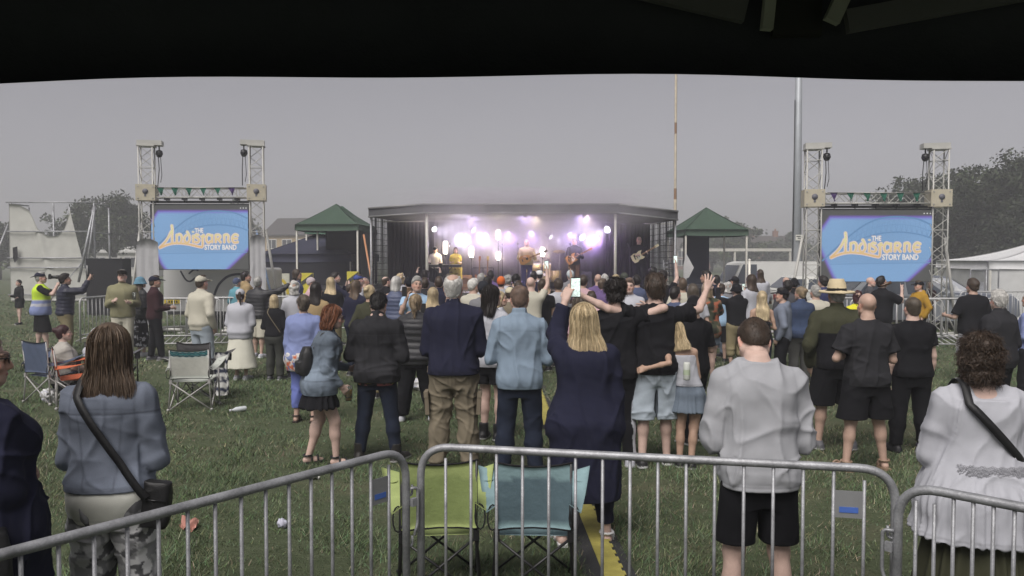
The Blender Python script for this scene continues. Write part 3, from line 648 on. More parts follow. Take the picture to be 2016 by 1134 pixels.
def person(px, hy, Y, label, sex='m', w=1.0, d=1.0, arms='down', yaw=0, head=(0, 0, 0), hair=('short', 'brown'), tops=(), bot=None, shoes=('trainer', 'black'),
           hat=None, H=None, bz=0.0, skin=SKIN, hands=(None, None), pose=None, group=GRP, glasses=None, seed=None, dx=0.0, names=None, bare=False):
    p = W(px, hy, Y); pose = dict(pose or {})
    if H is None: H = p[2] - bz - (.03 if hat else 0.0)
    if hat and hat[0] == 'straw': H -= .02
    s = H / 1.75; g = np.random.RandomState(seed if seed is not None else int(px * 7 + hy * 13) % 9999)
    vox = (.0085 if Y < 4.7 else .0115 if Y < 9 else .0155 if Y < 12 else .021 if Y < 18.2 else .027) / s
    near = 2 if Y < 6 else 1 if Y < 10.5 else 0
    if isinstance(arms, str): arms = (arms, arms)
    P = Pose(sex, w, d, arms, head=head, **pose)
    X = p[0] + dx; rz = -R(yaw)
    V, F, C = body(P, vox * 1.15, hands=hands, handvox=(.0042 if Y < 6 else .0055) / s if Y < 10 else None, skin=skin)
    root = npmesh('person', V * s, F, M_SKIN, col=C); root.location = (X, Y, bz); root.rotation_euler = (0, 0, rz)
    tag(root, label, 'person', group); nm = dict(names or {})
    cloth = []
    for t in tops: cloth.append(('top', t))
    if bot: cloth.append((bot[0], bot[1:]))
    for which, spec in cloth:
        V, F, C, m = layer(P, spec, vox, g, which); name = spec[2].get('name') if False else nm.get(id(spec), None)
        kw = spec[2]; n2 = {'top': 'dress' if kw.get('hem', 1) < .6 else 'jacket' if kw.get('collar') else 'jumper' if kw.get('sleeve', 2) > 1.2 else 'shirt', 'legs': 'shorts' if kw.get('hem', 0) > .35 else 'trousers', 'skirt': 'skirt'}[which]
        npmesh(n2, V * s, F, m, root, C)
    if hair and hair[0] != 'none':
        V, F, C = hair_mesh(P, hair[0], hair[1], vox, near, g, bool(hat)); npmesh('hair', V * s, F, M_HAIR, root, C)
    if hat:
        V, F, C = hat_mesh(P, hat[0], hat[1], vox); npmesh('hat', V * s, F, M_CLOTH, root, C)
    if shoes:
        for i in (0, 1):
            if shoes[0] == 'sandal':
                m = sandal(P, i); m.v = [tuple(np.array(q) * s) for q in m.v]; m.c = [col_of(shoes[1])] * len(m.v); m.obj('sandal', M_LEATHER, root)
            elif shoes[0] != 'none':
                V, F = shoe(P, i, shoes[0]).build(min(vox, .016)); C = np.tile(np.array(col_of(shoes[1])), (len(V), 1))
                C[V[:, 2] < .024] = col_of(shoes[2]) if len(shoes) > 2 else (.35, .35, .34)
                if len(shoes) > 3: C[V[:, 2] > .088] = col_of(shoes[3])
                npmesh('shoe', V * s, F, M_LEATHER, root, C)
    if glasses:
        m = MB(); h = P.hp; c = (.008, .008, .009)
        for sd in (-1, 1):
            m.tube([h(HC + np.array((sd * (.032 + .021 * cos(a)), .106 - .004 * abs(cos(a)), .004 + .017 * sin(a)))) for a in np.linspace(0, 2 * pi, 13)], .0022, 5, c, cap=False)
            m.tube([h(HC + np.array(q)) for q in ((sd * .053, .102, .010), (sd * .078, .05, .010), (sd * .081, -.01, .012), (sd * .080, -.03, -.005))], .0022, 5, c)
            if glasses == 'sun': m.add([h(HC + np.array((sd * .032, .107, .004)))] + [h(HC + np.array((sd * (.032 + .02 * cos(a)), .106, .004 + .016 * sin(a)))) for a in np.linspace(0, 2 * pi, 13)[:-1]], [(0, 1 + k, 1 + (k + 1) % 12) for k in range(12)], c)
        m.tube([h(HC + np.array((x, .109, .008))) for x in (-.012, .012)], .002, 5, c)
        m.v = [tuple(np.array(q) * s) for q in m.v]; m.obj('glasses', M_PAINT, root)
    o = Per(); o.P, o.s, o.root, o.H = P, s, root, H
    Rm = rotz(rz); o.world = lambda q: Rm @ (np.array(q, float) * s) + np.array((X, Y, bz)); o.dir = lambda q: Rm @ np.array(q, float)
    ALLP.append(o); return o
def local_obj(o, m, name, material, parent='root', **kw):
    """mesh built in a person's own frame, placed with them (parent) or left as a thing at the same place"""
    m.v = [tuple(np.array(q) * o.s) for q in m.v]
    if parent == 'root': return m.obj(name, material, o.root, **kw)
    ob = m.obj(name, material, None, **kw); ob.location = o.root.location; ob.rotation_euler = o.root.rotation_euler; return ob
M_SCREENLIT = mat('phone_screen', (.55, .66, .62), rough=.2, var=.5, vscale=40, emit=.55)
def phone(o, i, label, lit=True, face=None, dist=.115, tilt=0.0, up=None, side=0.0, cols=None):
    """a phone held in hand i (0 left, 1 right): stays a thing of its own"""
    S, E, Wr, fd, sd = o.P.A[i]; c = o.world(Wr + fd * dist * 1.0); fw = unit(o.dir(face if face is not None else (0, 1, 0))); upv = np.array((0, 0, 1.)) if up is None else unit(o.dir(up))
    upv = unit(upv - fw * (upv @ fw)); rt = np.cross(fw, upv); c = c + rt * side
    r = empty('phone', c, 0, label, 'phone'); Rm = np.stack([rt, fw, upv], 1)
    m = MB(); prof = fillet([(-.037, 0, -.077), (.037, 0, -.077), (.037, 0, .077), (-.037, 0, .077)], .009, 4, True)
    m.prism([(q[0], q[2]) for q in prof], Rm @ np.array((0, .0085, 0)), (0, 0, 0), Rm @ np.array((1, 0, 0)), Rm @ np.array((0, 0, 1)), (.012, .012, .013)); m.obj('phone_body', M_PAINT, r)
    if lit:
        m = MB(); m.box(Rm @ np.array((0, -.0012, 0)), (.068, .002, .138), Rm); m.obj('screen', M_SCREENLIT, r)
    return r
def cup(loc, label, full=(.55, .30, .03), h=.145, cat='cup', group='plastic beer cups'):
    r = empty('plastic_cup', loc, 0, label, cat, group); m = MB()
    m.lathe([(.0, 0), (.030, 0), (.042, h), (.044, h + .003), (.041, h), (.029, .004), (0, .004)], n=14, col=(.6, .62, .6)); m.obj('cup_wall', mat('cup_plastic', attr=True, rough=.12, var=.05), r)
    if full is not None:
        m = MB(); m.lathe([(0, .005), (.0295, .006), (.0365, h * .72), (0, h * .72)], n=14, col=full); m.obj('drink', mat('drink', attr=True, rough=.2, var=.05), r)
        MATS['cup_plastic'].node_tree.nodes['Principled BSDF'].inputs['Transmission Weight'].default_value = .88
    return r
G0 = np.random.RandomState(11)
# ---------------------------------------------------------------- ground
def ground_material():
    m = bpy.data.materials.new('turf'); m.use_nodes = True; nt = m.node_tree; n = nt.nodes; b = n['Principled BSDF']
    b.inputs['Roughness'].default_value = .95; b.inputs['Specular IOR Level'].default_value = .1
    geo = n.new('ShaderNodeNewGeometry')
    def noise(s, d=5, r=.6):
        t = n.new('ShaderNodeTexNoise'); t.inputs['Scale'].default_value = s; t.inputs['Detail'].default_value = d; t.inputs['Roughness'].default_value = r
        nt.links.new(geo.outputs['Position'], t.inputs['Vector']); return t.outputs[0]
    def ramp(f, lo, hi):
        r = n.new('ShaderNodeMapRange'); r.inputs[1].default_value = lo; r.inputs[2].default_value = hi; nt.links.new(f, r.inputs[0]); return r.outputs[0]
    def mix(f, a, c):
        x = n.new('ShaderNodeMix'); x.data_type = 'RGBA'; nt.links.new(f, x.inputs[0])
        for s, v in ((6, a), (7, c)):
            if isinstance(v, tuple): x.inputs[s].default_value = (*v, 1)
            else: nt.links.new(v, x.inputs[s])
        return x.outputs[2]
    c = mix(ramp(noise(9, 6, .75), .38, .62), (.072, .094, .052), (.118, .140, .084))
    c = mix(ramp(noise(.8, 6, .7), .52, .68), c, (.185, .168, .115))
    c = mix(ramp(noise(.33, 7, .7), .60, .72), c, (.105, .086, .058))
    c = mix(ramp(noise(60, 3, .6), .3, .8), c, (.074, .086, .046))
    nt.links.new(c, b.inputs['Base Color'])
    bm = n.new('ShaderNodeBump'); bm.inputs['Strength'].default_value = .9; bm.inputs['Distance'].default_value = .05
    nt.links.new(noise(26, 6, .7), bm.inputs['Height']); nt.links.new(bm.outputs[0], b.inputs['Normal'])
    return m
m = MB(); m.add([(-900, -300, 0), (900, -300, 0), (900, 1400, 0), (-900, 1400, 0)], [(0, 1, 2, 3)]); m.obj('ground', ground_material(), kind='structure')
def grass():
    V, F, C = [], [], []; b = 0
    for y0, y1, dens, h, w in ((3.2, 4.8, 1000, .055, .006), (4.8, 8.0, 3400, .034, .0055), (8, 14, 1300, .036, .009), (14, 28, 330, .042, .018), (28, 46, 70, .045, .032)):
        yy = np.sqrt(G0.rand(int(dens * (y1 - y0) * (y0 + y1) * .72)) * (y1 ** 2 - y0 ** 2) + y0 ** 2); n = len(yy)
        p = np.stack([(G0.rand(n) - .5) * 2 * (yy * .70 + .4), yy, np.zeros(n)], 1)
        q = np.stack([p[:, 0], p[:, 1], np.zeros(n)], 1); pt = nz(q, 3.2, 3); big = nz(q, .55, 8); fine = nz(q, 9, 21)
        keep = G0.rand(n) < np.clip(.62 + .3 * pt + .3 * fine - .25 * (big > .8), .06, 1); p, pt, big, fine = p[keep], pt[keep], big[keep], fine[keep]; n = len(p)
        hh = h * (.45 + .8 * G0.rand(n)) * np.clip(1 + .38 * pt + .3 * fine, .4, 1.9); a = G0.rand(n) * 6.283; ww = w * (.6 + .8 * G0.rand(n))
        sd = np.stack([np.cos(a), np.sin(a), np.zeros(n)], 1) * ww[:, None] * .5
        fa = nz(q[keep], 7.0, 33) * 1.6 + G0.normal(0, 1.6, n); ln = hh * (.4 + 1.3 * G0.rand(n) ** 1.5); tip = p + np.stack([np.cos(fa) * ln, np.sin(fa) * ln, hh], 1)
        Vq = np.stack([p - sd, p + sd, tip + sd * .25, tip - sd * .25], 1).reshape(-1, 3)
        dry = (G0.rand(n) < np.clip(.20 + .20 * big - .05 * pt, .04, .8)); g = np.stack([.092 + .044 * G0.rand(n), .132 + .046 * G0.rand(n), .068 + .026 * G0.rand(n)], 1)
        st = np.stack([.21 + .07 * G0.rand(n), .20 + .06 * G0.rand(n), .135 + .04 * G0.rand(n)], 1); c = np.where(dry[:, None], st, g) * (.5 + .95 * G0.rand(n))[:, None]
        V.append(Vq); F.append(np.arange(4 * n).reshape(-1, 4) + b); C.append(np.repeat(c, 4, 0)); b += 4 * n
    o = npmesh('grass', np.concatenate(V), np.concatenate(F), mat('grass_blade', attr=True, rough=.8, var=.05, spec=.15), None, np.concatenate(C), smooth=False)
    tag(o, 'short trampled green and straw coloured grass of the field', 'grass', kind='stuff')
grass()
# ---------------------------------------------------------------- trees, hedges
M_BARK = mat('bark', (.06, .05, .038), .9, var=.3, vscale=4, bump=.6, bscale=12)
def crown_mesh(c, rad, nclump, per, leaf, base, g, flat=.0, lob=None):
    """leaf-sized faces in clumps spread through the crown's volume"""
    cl = []
    while len(cl) < nclump:
        q = g.normal(size=3); q /= np.linalg.norm(q); r = .25 + .75 * g.rand() ** .6; s = 1 + .22 * sin(3.1 * q[0] + 2 * q[2] + rad[0]) + .16 * sin(5.3 * q[1] + 4.1 * q[2] + 1)
        q = q * r * s; 
        if q[2] < -.75: continue
        cl.append(q)
    cl = np.array(cl); cc = cl * np.array(rad) + np.array(c); sz = .26 * (rad[0] * rad[2]) ** .5 * (.55 + .8 * g.rand(nclump))
    i = np.repeat(np.arange(nclump), per); n = len(i); d = g.normal(size=(n, 3)); d /= np.linalg.norm(d, axis=1, keepdims=True)
    p = cc[i] + d * (sz[i] * g.rand(n) ** .5)[:, None] * np.array([1, 1, .75])
    u = g.normal(size=(n, 3)); u /= np.linalg.norm(u, axis=1, keepdims=True); v = np.cross(u, g.normal(size=(n, 3))); v /= np.linalg.norm(v, axis=1, keepdims=True)
    L = leaf * (.6 + .8 * g.rand(n, 1)); V = np.stack([p - u * L * .5, p + v * L * .28, p + u * L * .5, p - v * L * .28], 1).reshape(-1, 3)
    tone = np.exp(g.normal(0, .22, nclump))[i] * np.exp(g.normal(0, .2, n)); C = np.array(base)[None] * tone[:, None] * (1 + g.normal(0, .05, (n, 3)))
    return V, np.arange(4 * n).reshape(-1, 4), np.repeat(C, 4, 0), cc
def tree(x, y, h, r, label, trunk=.3, base=(.04, .052, .024), nclump=120, per=70, leaf=.3, seed=1, ry=None, group='trees around the field', low=.22):
    g = np.random.RandomState(seed); root = empty('tree', (x, y, 0), 0, label, 'tree', group)
    zc = h * (1 + low) / 2; rz_ = h * (1 - low) / 2; V, F, C, cc = crown_mesh((0, 0, zc), (r, ry or r, rz_), nclump, per, leaf, base, g)
    npmesh('crown', V, F, mat('foliage', attr=True, rough=.75, var=.15, vscale=.8, spec=.2), root, C, smooth=False)
    m = MB(); m.tube([(0, 0, 0), (.05 * r, 0, h * low), (-.03 * r, .02 * r, h * .5), (.02 * r, 0, h * .8)], [trunk, trunk * .8, trunk * .5, trunk * .15], 10)
    for k in g.choice(len(cc), min(14, len(cc)), replace=False):
        e = cc[k]; z0 = h * (low * .8 + .25 * g.rand()); m.tube([(0, 0, z0), e * .55 + np.array((0, 0, z0 * .45)) + g.normal(0, .1, 3), e], [trunk * .4, trunk * .22, trunk * .05], 6)
    m.obj('trunk', M_BARK, root); return root
tree(*W(222, 520, 72)[:2], 8.0, 3.3, 'round broadleaf tree behind the tarpaulined scaffold with its trunk showing', seed=3, nclump=190, per=90, leaf=.26, low=.28)
tree(*W(150, 520, 84)[:2], 7.2, 2.7, 'darker smaller tree seen through the dip in the torn white tarpaulin', seed=4, nclump=70, leaf=.34, low=.2)
tree(*W(-4, 520, 78)[:2], 6.4, 2.2, 'dark tree cut by the left edge beyond the scaffold', seed=6, nclump=80, leaf=.34, low=.12)
tree(*W(1985, 520, 52)[:2], 9.4, 3.3, 'tallest dark tree at the right rising over the white marquee', seed=7, nclump=260, per=110, leaf=.22, low=.08, base=(.034, .042, .024))
tree(*W(1905, 520, 56)[:2], 7.9, 3.0, 'broad smoky dark tree just right of the right screen tower', seed=8, nclump=200, per=100, leaf=.26, low=.05, base=(.036, .044, .027))
tree(*W(1830, 520, 62)[:2], 9.2, 3.2, 'hazy tree standing behind the upright of the right screen rig', seed=9, nclump=190, per=90, leaf=.26, low=.08, base=(.036, .044, .027))
tree(*W(1765, 520, 66)[:2], 7.8, 2.8, 'grey green tree showing above the top of the right screen', seed=10, nclump=170, per=90, leaf=.28, low=.1, base=(.038, .046, .028))
tree(*W(1950, 520, 60)[:2], 8.0, 3.0, 'dim tree filling the gap between the two big right hand trees', seed=12, nclump=200, per=90, leaf=.28, low=.05, base=(.032, .04, .024))
tree(*W(2050, 520, 50)[:2], 9.0, 2.6, 'dark tree cut by the right edge above the marquee roof', seed=13, nclump=180, per=90, leaf=.26, low=.05, base=(.034, .042, .024))
tree(*W(475, 500, 95)[:2], 9.4, 2.4, 'tree peeping over the top of the left screen by its right tower', seed=14, nclump=60, leaf=.35, low=.2)
tree(*W(1445, 505, 120)[:2], 6.9, 4.5, 'low rounded tree behind the right green gazebo roof', seed=15, nclump=90, leaf=.5, low=.1)
tree(*W(1400, 505, 130)[:2], 8.4, 4.5, 'distant tree between the right gazebo posts above the rooftops', seed=16, nclump=90, leaf=.5, low=.1)
tree(*W(1545, 505, 140)[:2], 6.2, 5.0, 'far tree beside the grey lighting mast above the white rail', seed=17, nclump=80, leaf=.55, low=.1)
def hedge(x0, x1, y, h, label, seed, name='hedge', kind=None, base=(.03, .038, .02)):
    g = np.random.RandomState(seed); n = int(max(30, abs(x1 - x0) * 1.2)); V, F, C, cc = crown_mesh(((x0 + x1) / 2, y, h * .45), (abs(x1 - x0) / 2, 2.2, h * .5), n, 60, h * .16, base, g)
    t = g.rand(len(V) // 4) * 2 - 1; V = V.reshape(-1, 4, 3); V[:, :, 0] += (((x0 + x1) / 2 + t * abs(x1 - x0) / 2) - V[:, :, 0].mean(1))[:, None]; V = V.reshape(-1, 3)
    tag(npmesh(name, V, F, MATS['foliage'], None, C, smooth=False), label, 'hedge' if not kind else 'trees', kind=kind)
hedge(-190, 20, 180, 5.0, 'dark hedge line along the far left edge of the field', 31, 'treeline', 'stuff')
hedge(20, 200, 190, 6.5, 'distant dark treeline closing the field behind the stage and right rig', 32, 'treeline', 'stuff')
# ---------------------------------------------------------------- houses
M_RENDER = mat('house_wall', attr=True, rough=.85, var=.12, vscale=.8, bump=.1, bscale=20)
M_ROOF = mat('roof_tiles', attr=True, rough=.8, var=.2, vscale=2.5, bump=.4, bscale=9)
M_WIN = mat('window_glass', (.03, .034, .04), .15, spec=.6)
def house(x, y, w, d, h, rh, rz, wall, roof, label, nwin=(3, 2), gable=False, chim=True, name='house'):
    r = empty(name, (x, y, 0), rz, label, 'house' if name == 'house' else 'building'); m = MB(); m.box((0, 0, h / 2), (w, d, h), col=wall)
    if gable: m.prism([(-w / 2, h), (w / 2, h), (0, h + rh * .97)], (0, d - .02, 0), (0, -d / 2 + .01, 0), (1, 0, 0), (0, 0, 1), wall)
    else: m.prism([(-d / 2, h), (d / 2, h), (0, h + rh * .97)], (w - .02, 0, 0), (-w / 2 + .01, 0, 0), (0, 1, 0), (0, 0, 1), wall)
    m.obj('wall', M_RENDER, r); m = MB(); o = .35
    for s in (-1, 1):
        if gable: m.prism([(s * (w / 2 + o), h - .15), (0, h + rh), (0, h + rh + .16), (s * (w / 2 + o), h + .01)], (0, d + .5, 0), (0, -d / 2 - .25, 0), (1, 0, 0), (0, 0, 1), roof)
        else: m.prism([(s * (d / 2 + o), h - .15), (0, h + rh), (0, h + rh + .16), (s * (d / 2 + o), h + .01)], (w + .5, 0, 0), (-w / 2 - .25, 0, 0), (0, 1, 0), (0, 0, 1), roof)
    m.obj('roof', M_ROOF, r)
    if chim: m = MB(); m.box((w * .3, 0, h + rh + .3), (.9, .7, 1.6), col=wall); m.tube([(w * .3, 0, h + rh + 1.05), (w * .3, 0, h + rh + 1.5)], .16, 8, (.25, .12, .07)); m.obj('chimney', M_RENDER, r)
    for j in range(nwin[1]):
        for i in range(nwin[0]):
            cx = (i + .5) / nwin[0] * w - w / 2; cz = .5 + (j + .5) * (h - .6) / nwin[1]
            f = MB(); f.box((cx, -d / 2 - .03, cz), (1.5, .08, 1.35), col=(.6, .6, .58)); fo = f.obj('window', M_PAINT, r)
            g = MB(); g.box((cx - .36, -d / 2 - .075, cz), (.62, .02, 1.15)); g.box((cx + .36, -d / 2 - .075, cz), (.62, .02, 1.15)); g.obj('pane', M_WIN, fo)
    return r
YB = (.36, .27, .15)
house(*W(594, 500, 112)[:2], 7.0, 8, 5.4, 2.3, R(-14), YB, (.055, .05, .05), 'yellow brick house with a grey roof behind the left green gazebo', (3, 2), chim=False)
house(*W(545, 500, 118)[:2], 4.2, 7, 4.4, 1.9, R(-14), YB, (.06, .055, .055), 'lower yellow brick annexe left of the taller brick house', (1, 2), chim=False)
house(*W(690, 500, 112)[:2], 5.5, 7, 5.6, 2.6, R(10), (.27, .13, .08), (.05, .045, .045), 'red brown brick house seen between the gazebo post and the stage', (2, 2), gable=True, chim=False)
house(*W(240, 500, 96)[:2], 11, 7, 2.9, .9, 0, (.55, .54, .50), (.4, .4, .38), 'long low white building behind the round tree', (6, 1), chim=False, name='building')
for i, (px, lab) in enumerate(((1466, 'red brick house right of the gazebo with a hipped dark roof'), (1512, 'middle red brick house of the distant terrace over the white van'), (1552, 'end house of the far terrace next to the grey mast'))):
    house(*W(px, 505, 150)[:2], 4.4, 6, 4.3, 2.0, 0, (.20, .095, .06), (.06, .05, .047), lab, (2, 2))
house(*W(1358, 505, 160)[:2], 7, 6, 4.0, 2.2, 0, (.18, .09, .06), (.06, .05, .047), 'brick house glimpsed under the right gazebo beside its black wall', (3, 2))
# ---------------------------------------------------------------- stage
SY = 25.0
def sx(px, Y=SY): return W(px, 500, Y)[0]
stage = empty('stage', (sx(1030), SY, 0), 0, 'black mobile trailer stage with folded out side bays and a low black roof', 'stage')
X0 = sx(1030)
def L(px, py, Y): return W(px, py, Y) - np.array((X0, SY, 0))
FL = 1.0
xl, xr, cl, cr_ = L(726, 500, SY + .4)[0], L(1334, 500, SY + .4)[0], L(840, 500, SY - .3)[0], L(1212, 500, SY - .3)[0]
M_ROOFS = mat('stage_vinyl', (.055, .056, .06), .6, var=.2, vscale=3, bump=.2, bscale=14)
m = MB(); m.prism([(xl, .4), (cl, -.3), (cr_, -.3), (xr, .4), (xr - .25, 4.1), (xl + .25, 4.1)], (0, 0, .12), (0, 0, FL - .12), (1, 0, 0), (0, 1, 0)); m.obj('deck', mat('stage_ply', (.05, .045, .04), .7, var=.2), stage)
m = MB(); m.prism([(xl + .05, .45), (cl, -.25), (cr_, -.25), (xr - .05, .45), (xr - .05, .5), (cr_, -.19), (cl, -.19), (xl + .05, .5)], (0, 0, FL - .16), (0, 0, .03), (1, 0, 0), (0, 1, 0)); m.obj('skirt', M_BLACK, stage)
zt = L(0, 403, SY - .3)[2]; zs = L(0, 411, SY + .4)[2]; zr = L(0, 417, SY + .4)[2]
m = MB(); RT = [(xl, .4, zs), (cl - .1, -.3, zt), (cr_ + .1, -.3, zt), (xr, .4, zr), (xr - .3, 4.1, zr - .10), (xl + .3, 4.1, zs - .10)]
th = .26; top_ = [np.array(q) for q in RT]; bot_ = [q - np.array((0, 0, th if i < 4 else .12)) for i, q in enumerate(top_)]
m.add(top_ + bot_, [(0, 1, 2, 3, 4, 5), (11, 10, 9, 8, 7, 6)] + [(i, 6 + i, 6 + (i + 1) % 6, (i + 1) % 6) for i in range(6)]); m.obj('roof', M_ROOFS, stage)
m = MB()
for i in range(3):
    a, b = top_[i], top_[i + 1]; m.tube([a + (0, -.03, .01), b + (0, -.03, .01)], .035, 6); m.tube([a + (0, -.03, -th), b + (0, -.03, -th)], .03, 6)
m.obj('roof_edge', mat('stage_edge', (.20, .20, .20), .5, .3), stage)
def drape(x0, x1, y0, y1, z0, z1, name, col=(.011, .010, .010), folds=18, th=.03):
    m = MB(); n = folds * 4
    m.sheet(lambda u, v: (x0 + (x1 - x0) * u, y0 + (y1 - y0) * u + .05 * sin(u * folds * 6.28) * (.4 + .6 * (1 - v)), z0 + (z1 - z0) * v), n, 3, col, th); return m.obj(name, mat('drape', attr=True, rough=.95, var=.2, vscale=3, spec=.1), stage)
drape(xl + .35, xr - .35, 3.9, 3.9, FL, zs - .15, 'back_drape', folds=40)
drape(xl + .30, cl - .05, 2.35, 2.35, FL, zs - .32, 'side_drape', folds=12); drape(cr_ + .05, xr - .5, 2.75, 2.75, FL, zr - .3, 'side_drape', folds=12)
m = MB(); m.tube([L(742, 436, SY + 2.2), L(836, 436, SY + 2.2)], .022, 6); m.obj('drape_rail', M_ALU, stage)
m = MB(); m.tube([L(1268, 440, SY + 2.6), L(1330, 441, SY + 2.6)], .022, 6); m.obj('drape_rail', M_ALU, stage)
for x in (cl, cr_):
    m = MB(); m.tube([(x, -.22, FL - .01), (x, -.22, zt - th)], .045, 8); m.box((x, -.22, FL + .01), (.2, .2, .02)); m.obj('post', mat('post_white', (.62, .60, .54), .5, .1, var=.15), stage)
for x in (xl + .06, xr - .06):
    m = MB(); m.tube([(x, .5, 0), (x, .5, zs - th + .03)], .035, 8); m.obj('corner_post', M_GALV, stage)
# see-through scrim on the open sides (a net: many thin cords)
for sgn, xa, zz in ((1, xl + .1, zs), (-1, xr - .1, zr)):
    m = MB()
    for k in range(26): y = .55 + k * .13; m.tube([(xa + sgn * .012 * k, y, FL + .05), (xa + sgn * .012 * k + .02 * sin(k), y, zz - th)], .011, 4)
    for k in range(12): z = FL + .1 + k * .2; m.tube([(xa, .55, z), (xa + sgn * .30, 3.8, z + .02 * sin(k * 2.))], .008, 4)
    m.obj('side_net', M_BLACK, stage)
m = MB()
for z in (.35, .75):
    for i in range(10): a = xl + .2 + i * (xr - xl - .4) / 10; m.tube([(a, .6, z), (a + (xr - xl - .4) / 10, .6, z)], .02, 5)
m.obj('chassis', M_BSTEEL, stage)
# two flood lit scaffold side ladders of the stage right side
m = MB()
for px in (1308, 1318, 1326):
    m.tube([L(px, 545, SY + 1.1), L(px - 2, 512, SY + 1.1)], .03, 6)
for py in (518, 526, 534, 542): m.tube([L(1304, py, SY + 1.1), L(1328, py, SY + 1.1)], .02, 5)
m.obj('side_rail', M_GALV, stage)
# ---------------------------------------------------------------- smoke on the stage: a closed box of even haze
def volume(name, lo, hi, dens, col, kind, label=None, cat=None, aniso=.2, soft=None):
    m = MB(); c = (np.array(lo) + np.array(hi)) / 2; m.box(c, np.array(hi) - np.array(lo)); mt = bpy.data.materials.new(name); mt.use_nodes = True; nt = mt.node_tree; nt.nodes.clear(); N = nt.nodes.new
    v = N('ShaderNodeVolumePrincipled'); v.inputs['Color'].default_value = (*col, 1); v.inputs['Density'].default_value = dens; v.inputs['Anisotropy'].default_value = aniso
    if soft:                                             # billowing smoke that thins out towards the sides of its box: centre and reach in box units
        tc = N('ShaderNodeTexCoord'); mp = N('ShaderNodeMapping'); mp.vector_type = 'TEXTURE'; mp.inputs['Location'].default_value = soft[0]; mp.inputs['Scale'].default_value = soft[1]
        ln = N('ShaderNodeVectorMath'); ln.operation = 'LENGTH'; mr = N('ShaderNodeMapRange'); mr.interpolation_type = 'SMOOTHSTEP'; mr.inputs[1].default_value = 1.0; mr.inputs[2].default_value = .25; mr.inputs[3].default_value = 0; mr.inputs[4].default_value = 1
        nz_ = N('ShaderNodeTexNoise'); nz_.inputs['Scale'].default_value = .9; nz_.inputs['Detail'].default_value = 3; m2 = N('ShaderNodeMapRange'); m2.inputs[1].default_value = .3; m2.inputs[2].default_value = .7; m2.inputs[3].default_value = .35 * dens; m2.inputs[4].default_value = 1.5 * dens
        mu = N('ShaderNodeMath'); mu.operation = 'MULTIPLY'; lk = nt.links.new; lk(tc.outputs['Generated'], mp.inputs[0]); lk(mp.outputs[0], ln.inputs[0]); lk(ln.outputs['Value'], mr.inputs[0]); lk(tc.outputs['Object'], nz_.inputs['Vector']); lk(nz_.outputs[0], m2.inputs[0]); lk(mr.outputs[0], mu.inputs[0]); lk(m2.outputs[0], mu.inputs[1]); lk(mu.outputs[0], v.inputs['Density'])
    o = N('ShaderNodeOutputMaterial'); nt.links.new(v.outputs[0], o.inputs['Volume']); ob = m.obj(name, mt, None, label, cat, kind=kind); return ob
volume('smoke', (X0 + cl - .9, SY + 1.75, FL + .05), (X0 + cr_ + .9, SY + 3.7, zt - th - .02), 1.0, (.87, .83, .92), 'stuff', 'violet lit stage smoke billowing along the back of the stage', 'smoke', soft=((.5, .6, .78), (.62, 1.2, .80)))
volume('smoke', (X0 + cl - 1.6, SY - 1.3, FL + .6), (X0 + cr_ + 1.6, SY + 1.72, zt + .5), .95, (.87, .84, .91), 'stuff', 'veil of smoke drifting out under the front edge of the stage roof', 'smoke', soft=((.53, .40, .80), (.56, .75, .60)))
# ---------------------------------------------------------------- stage lighting: the lit lamps, plus three added wash lamps that fill the smoke
M_LAMP = mat('lamp_lens_cool', (.90, .93, 1.0), .3, var=0, emit=3.2); M_LAMPW = mat('lamp_lens_warm', (1.0, .93, .74), .3, var=0, emit=3.0)
def stage_lamp(px, py, Y, label, warm=False, power=0, col=(1, 1, 1), aim=(0, -1, -.25), size=.13, cone=75):
    size *= .8; p = W(px, py, Y); r = empty('stage_lamp', p, 0, label, 'stage light', 'stage lights under the roof'); d = unit(aim); u = unit(np.cross(d, (0, 0, 1))); w = np.cross(u, d); M = np.stack([u, w, -d], 1)
    m = MB(); m.lathe([(0, .22), (.06, .22), (size * .95, .05), (size, -.03), (size * .9, -.03), (size * .88, .0), (0, .0)], n=14, rot=M); m.obj('lamp_can', M_BSTEEL, r)
    m = MB(); m.lathe([(0, -.012), (size * .86, -.010)], n=14, rot=M); m.obj('lens', M_LAMPW if warm else M_LAMP, r)
    m = MB(); m.tube([tuple(u * size * 1.1), tuple(u * size * 1.1 + w * .2), tuple(-u * size * 1.1 + w * .2), tuple(-u * size * 1.1)], .012, 6); m.tube([(0, 0, .18), (0, 0, max(.25, zt - th - p[2] - .0))], .014, 6); m.obj('yoke', M_BSTEEL, r)
    if power:
        l = bpy.data.lights.new('stage_beam', 'SPOT'); l.energy = power * .95; l.color = col; l.spot_size = R(cone); l.spot_blend = .8; l.shadow_soft_size = .12
        lo = bpy.data.objects.new('stage_beam', l); COL.objects.link(lo); lo.parent = r; lo.location = [float(v) for v in d * .06]
        import mathutils; lo.rotation_euler = mathutils.Vector([float(v) for v in d]).to_track_quat('-Z', 'Y').to_euler()
VIO = (.60, .38, 1.0); WHT = (.86, .80, 1.0)
stage_lamp(855, 451, 26.2, 'white moving light at the left end beside the left stage post', power=320, col=WHT, aim=(.5, -1, -.3), cone=50)
stage_lamp(908, 468, 27.6, 'lit lamp low over the woman in yellow', power=330, col=WHT, aim=(.1, -1, -.2))
stage_lamp(932, 452, 27.6, 'bright lamp right of centre left throwing a slanted white beam', power=420, col=WHT, aim=(.9, -.7, -.75), size=.16, cone=28)
stage_lamp(957, 464, 27.4, 'second bright lamp of the left cluster', power=260, col=VIO, aim=(-.3, -1, -.3))
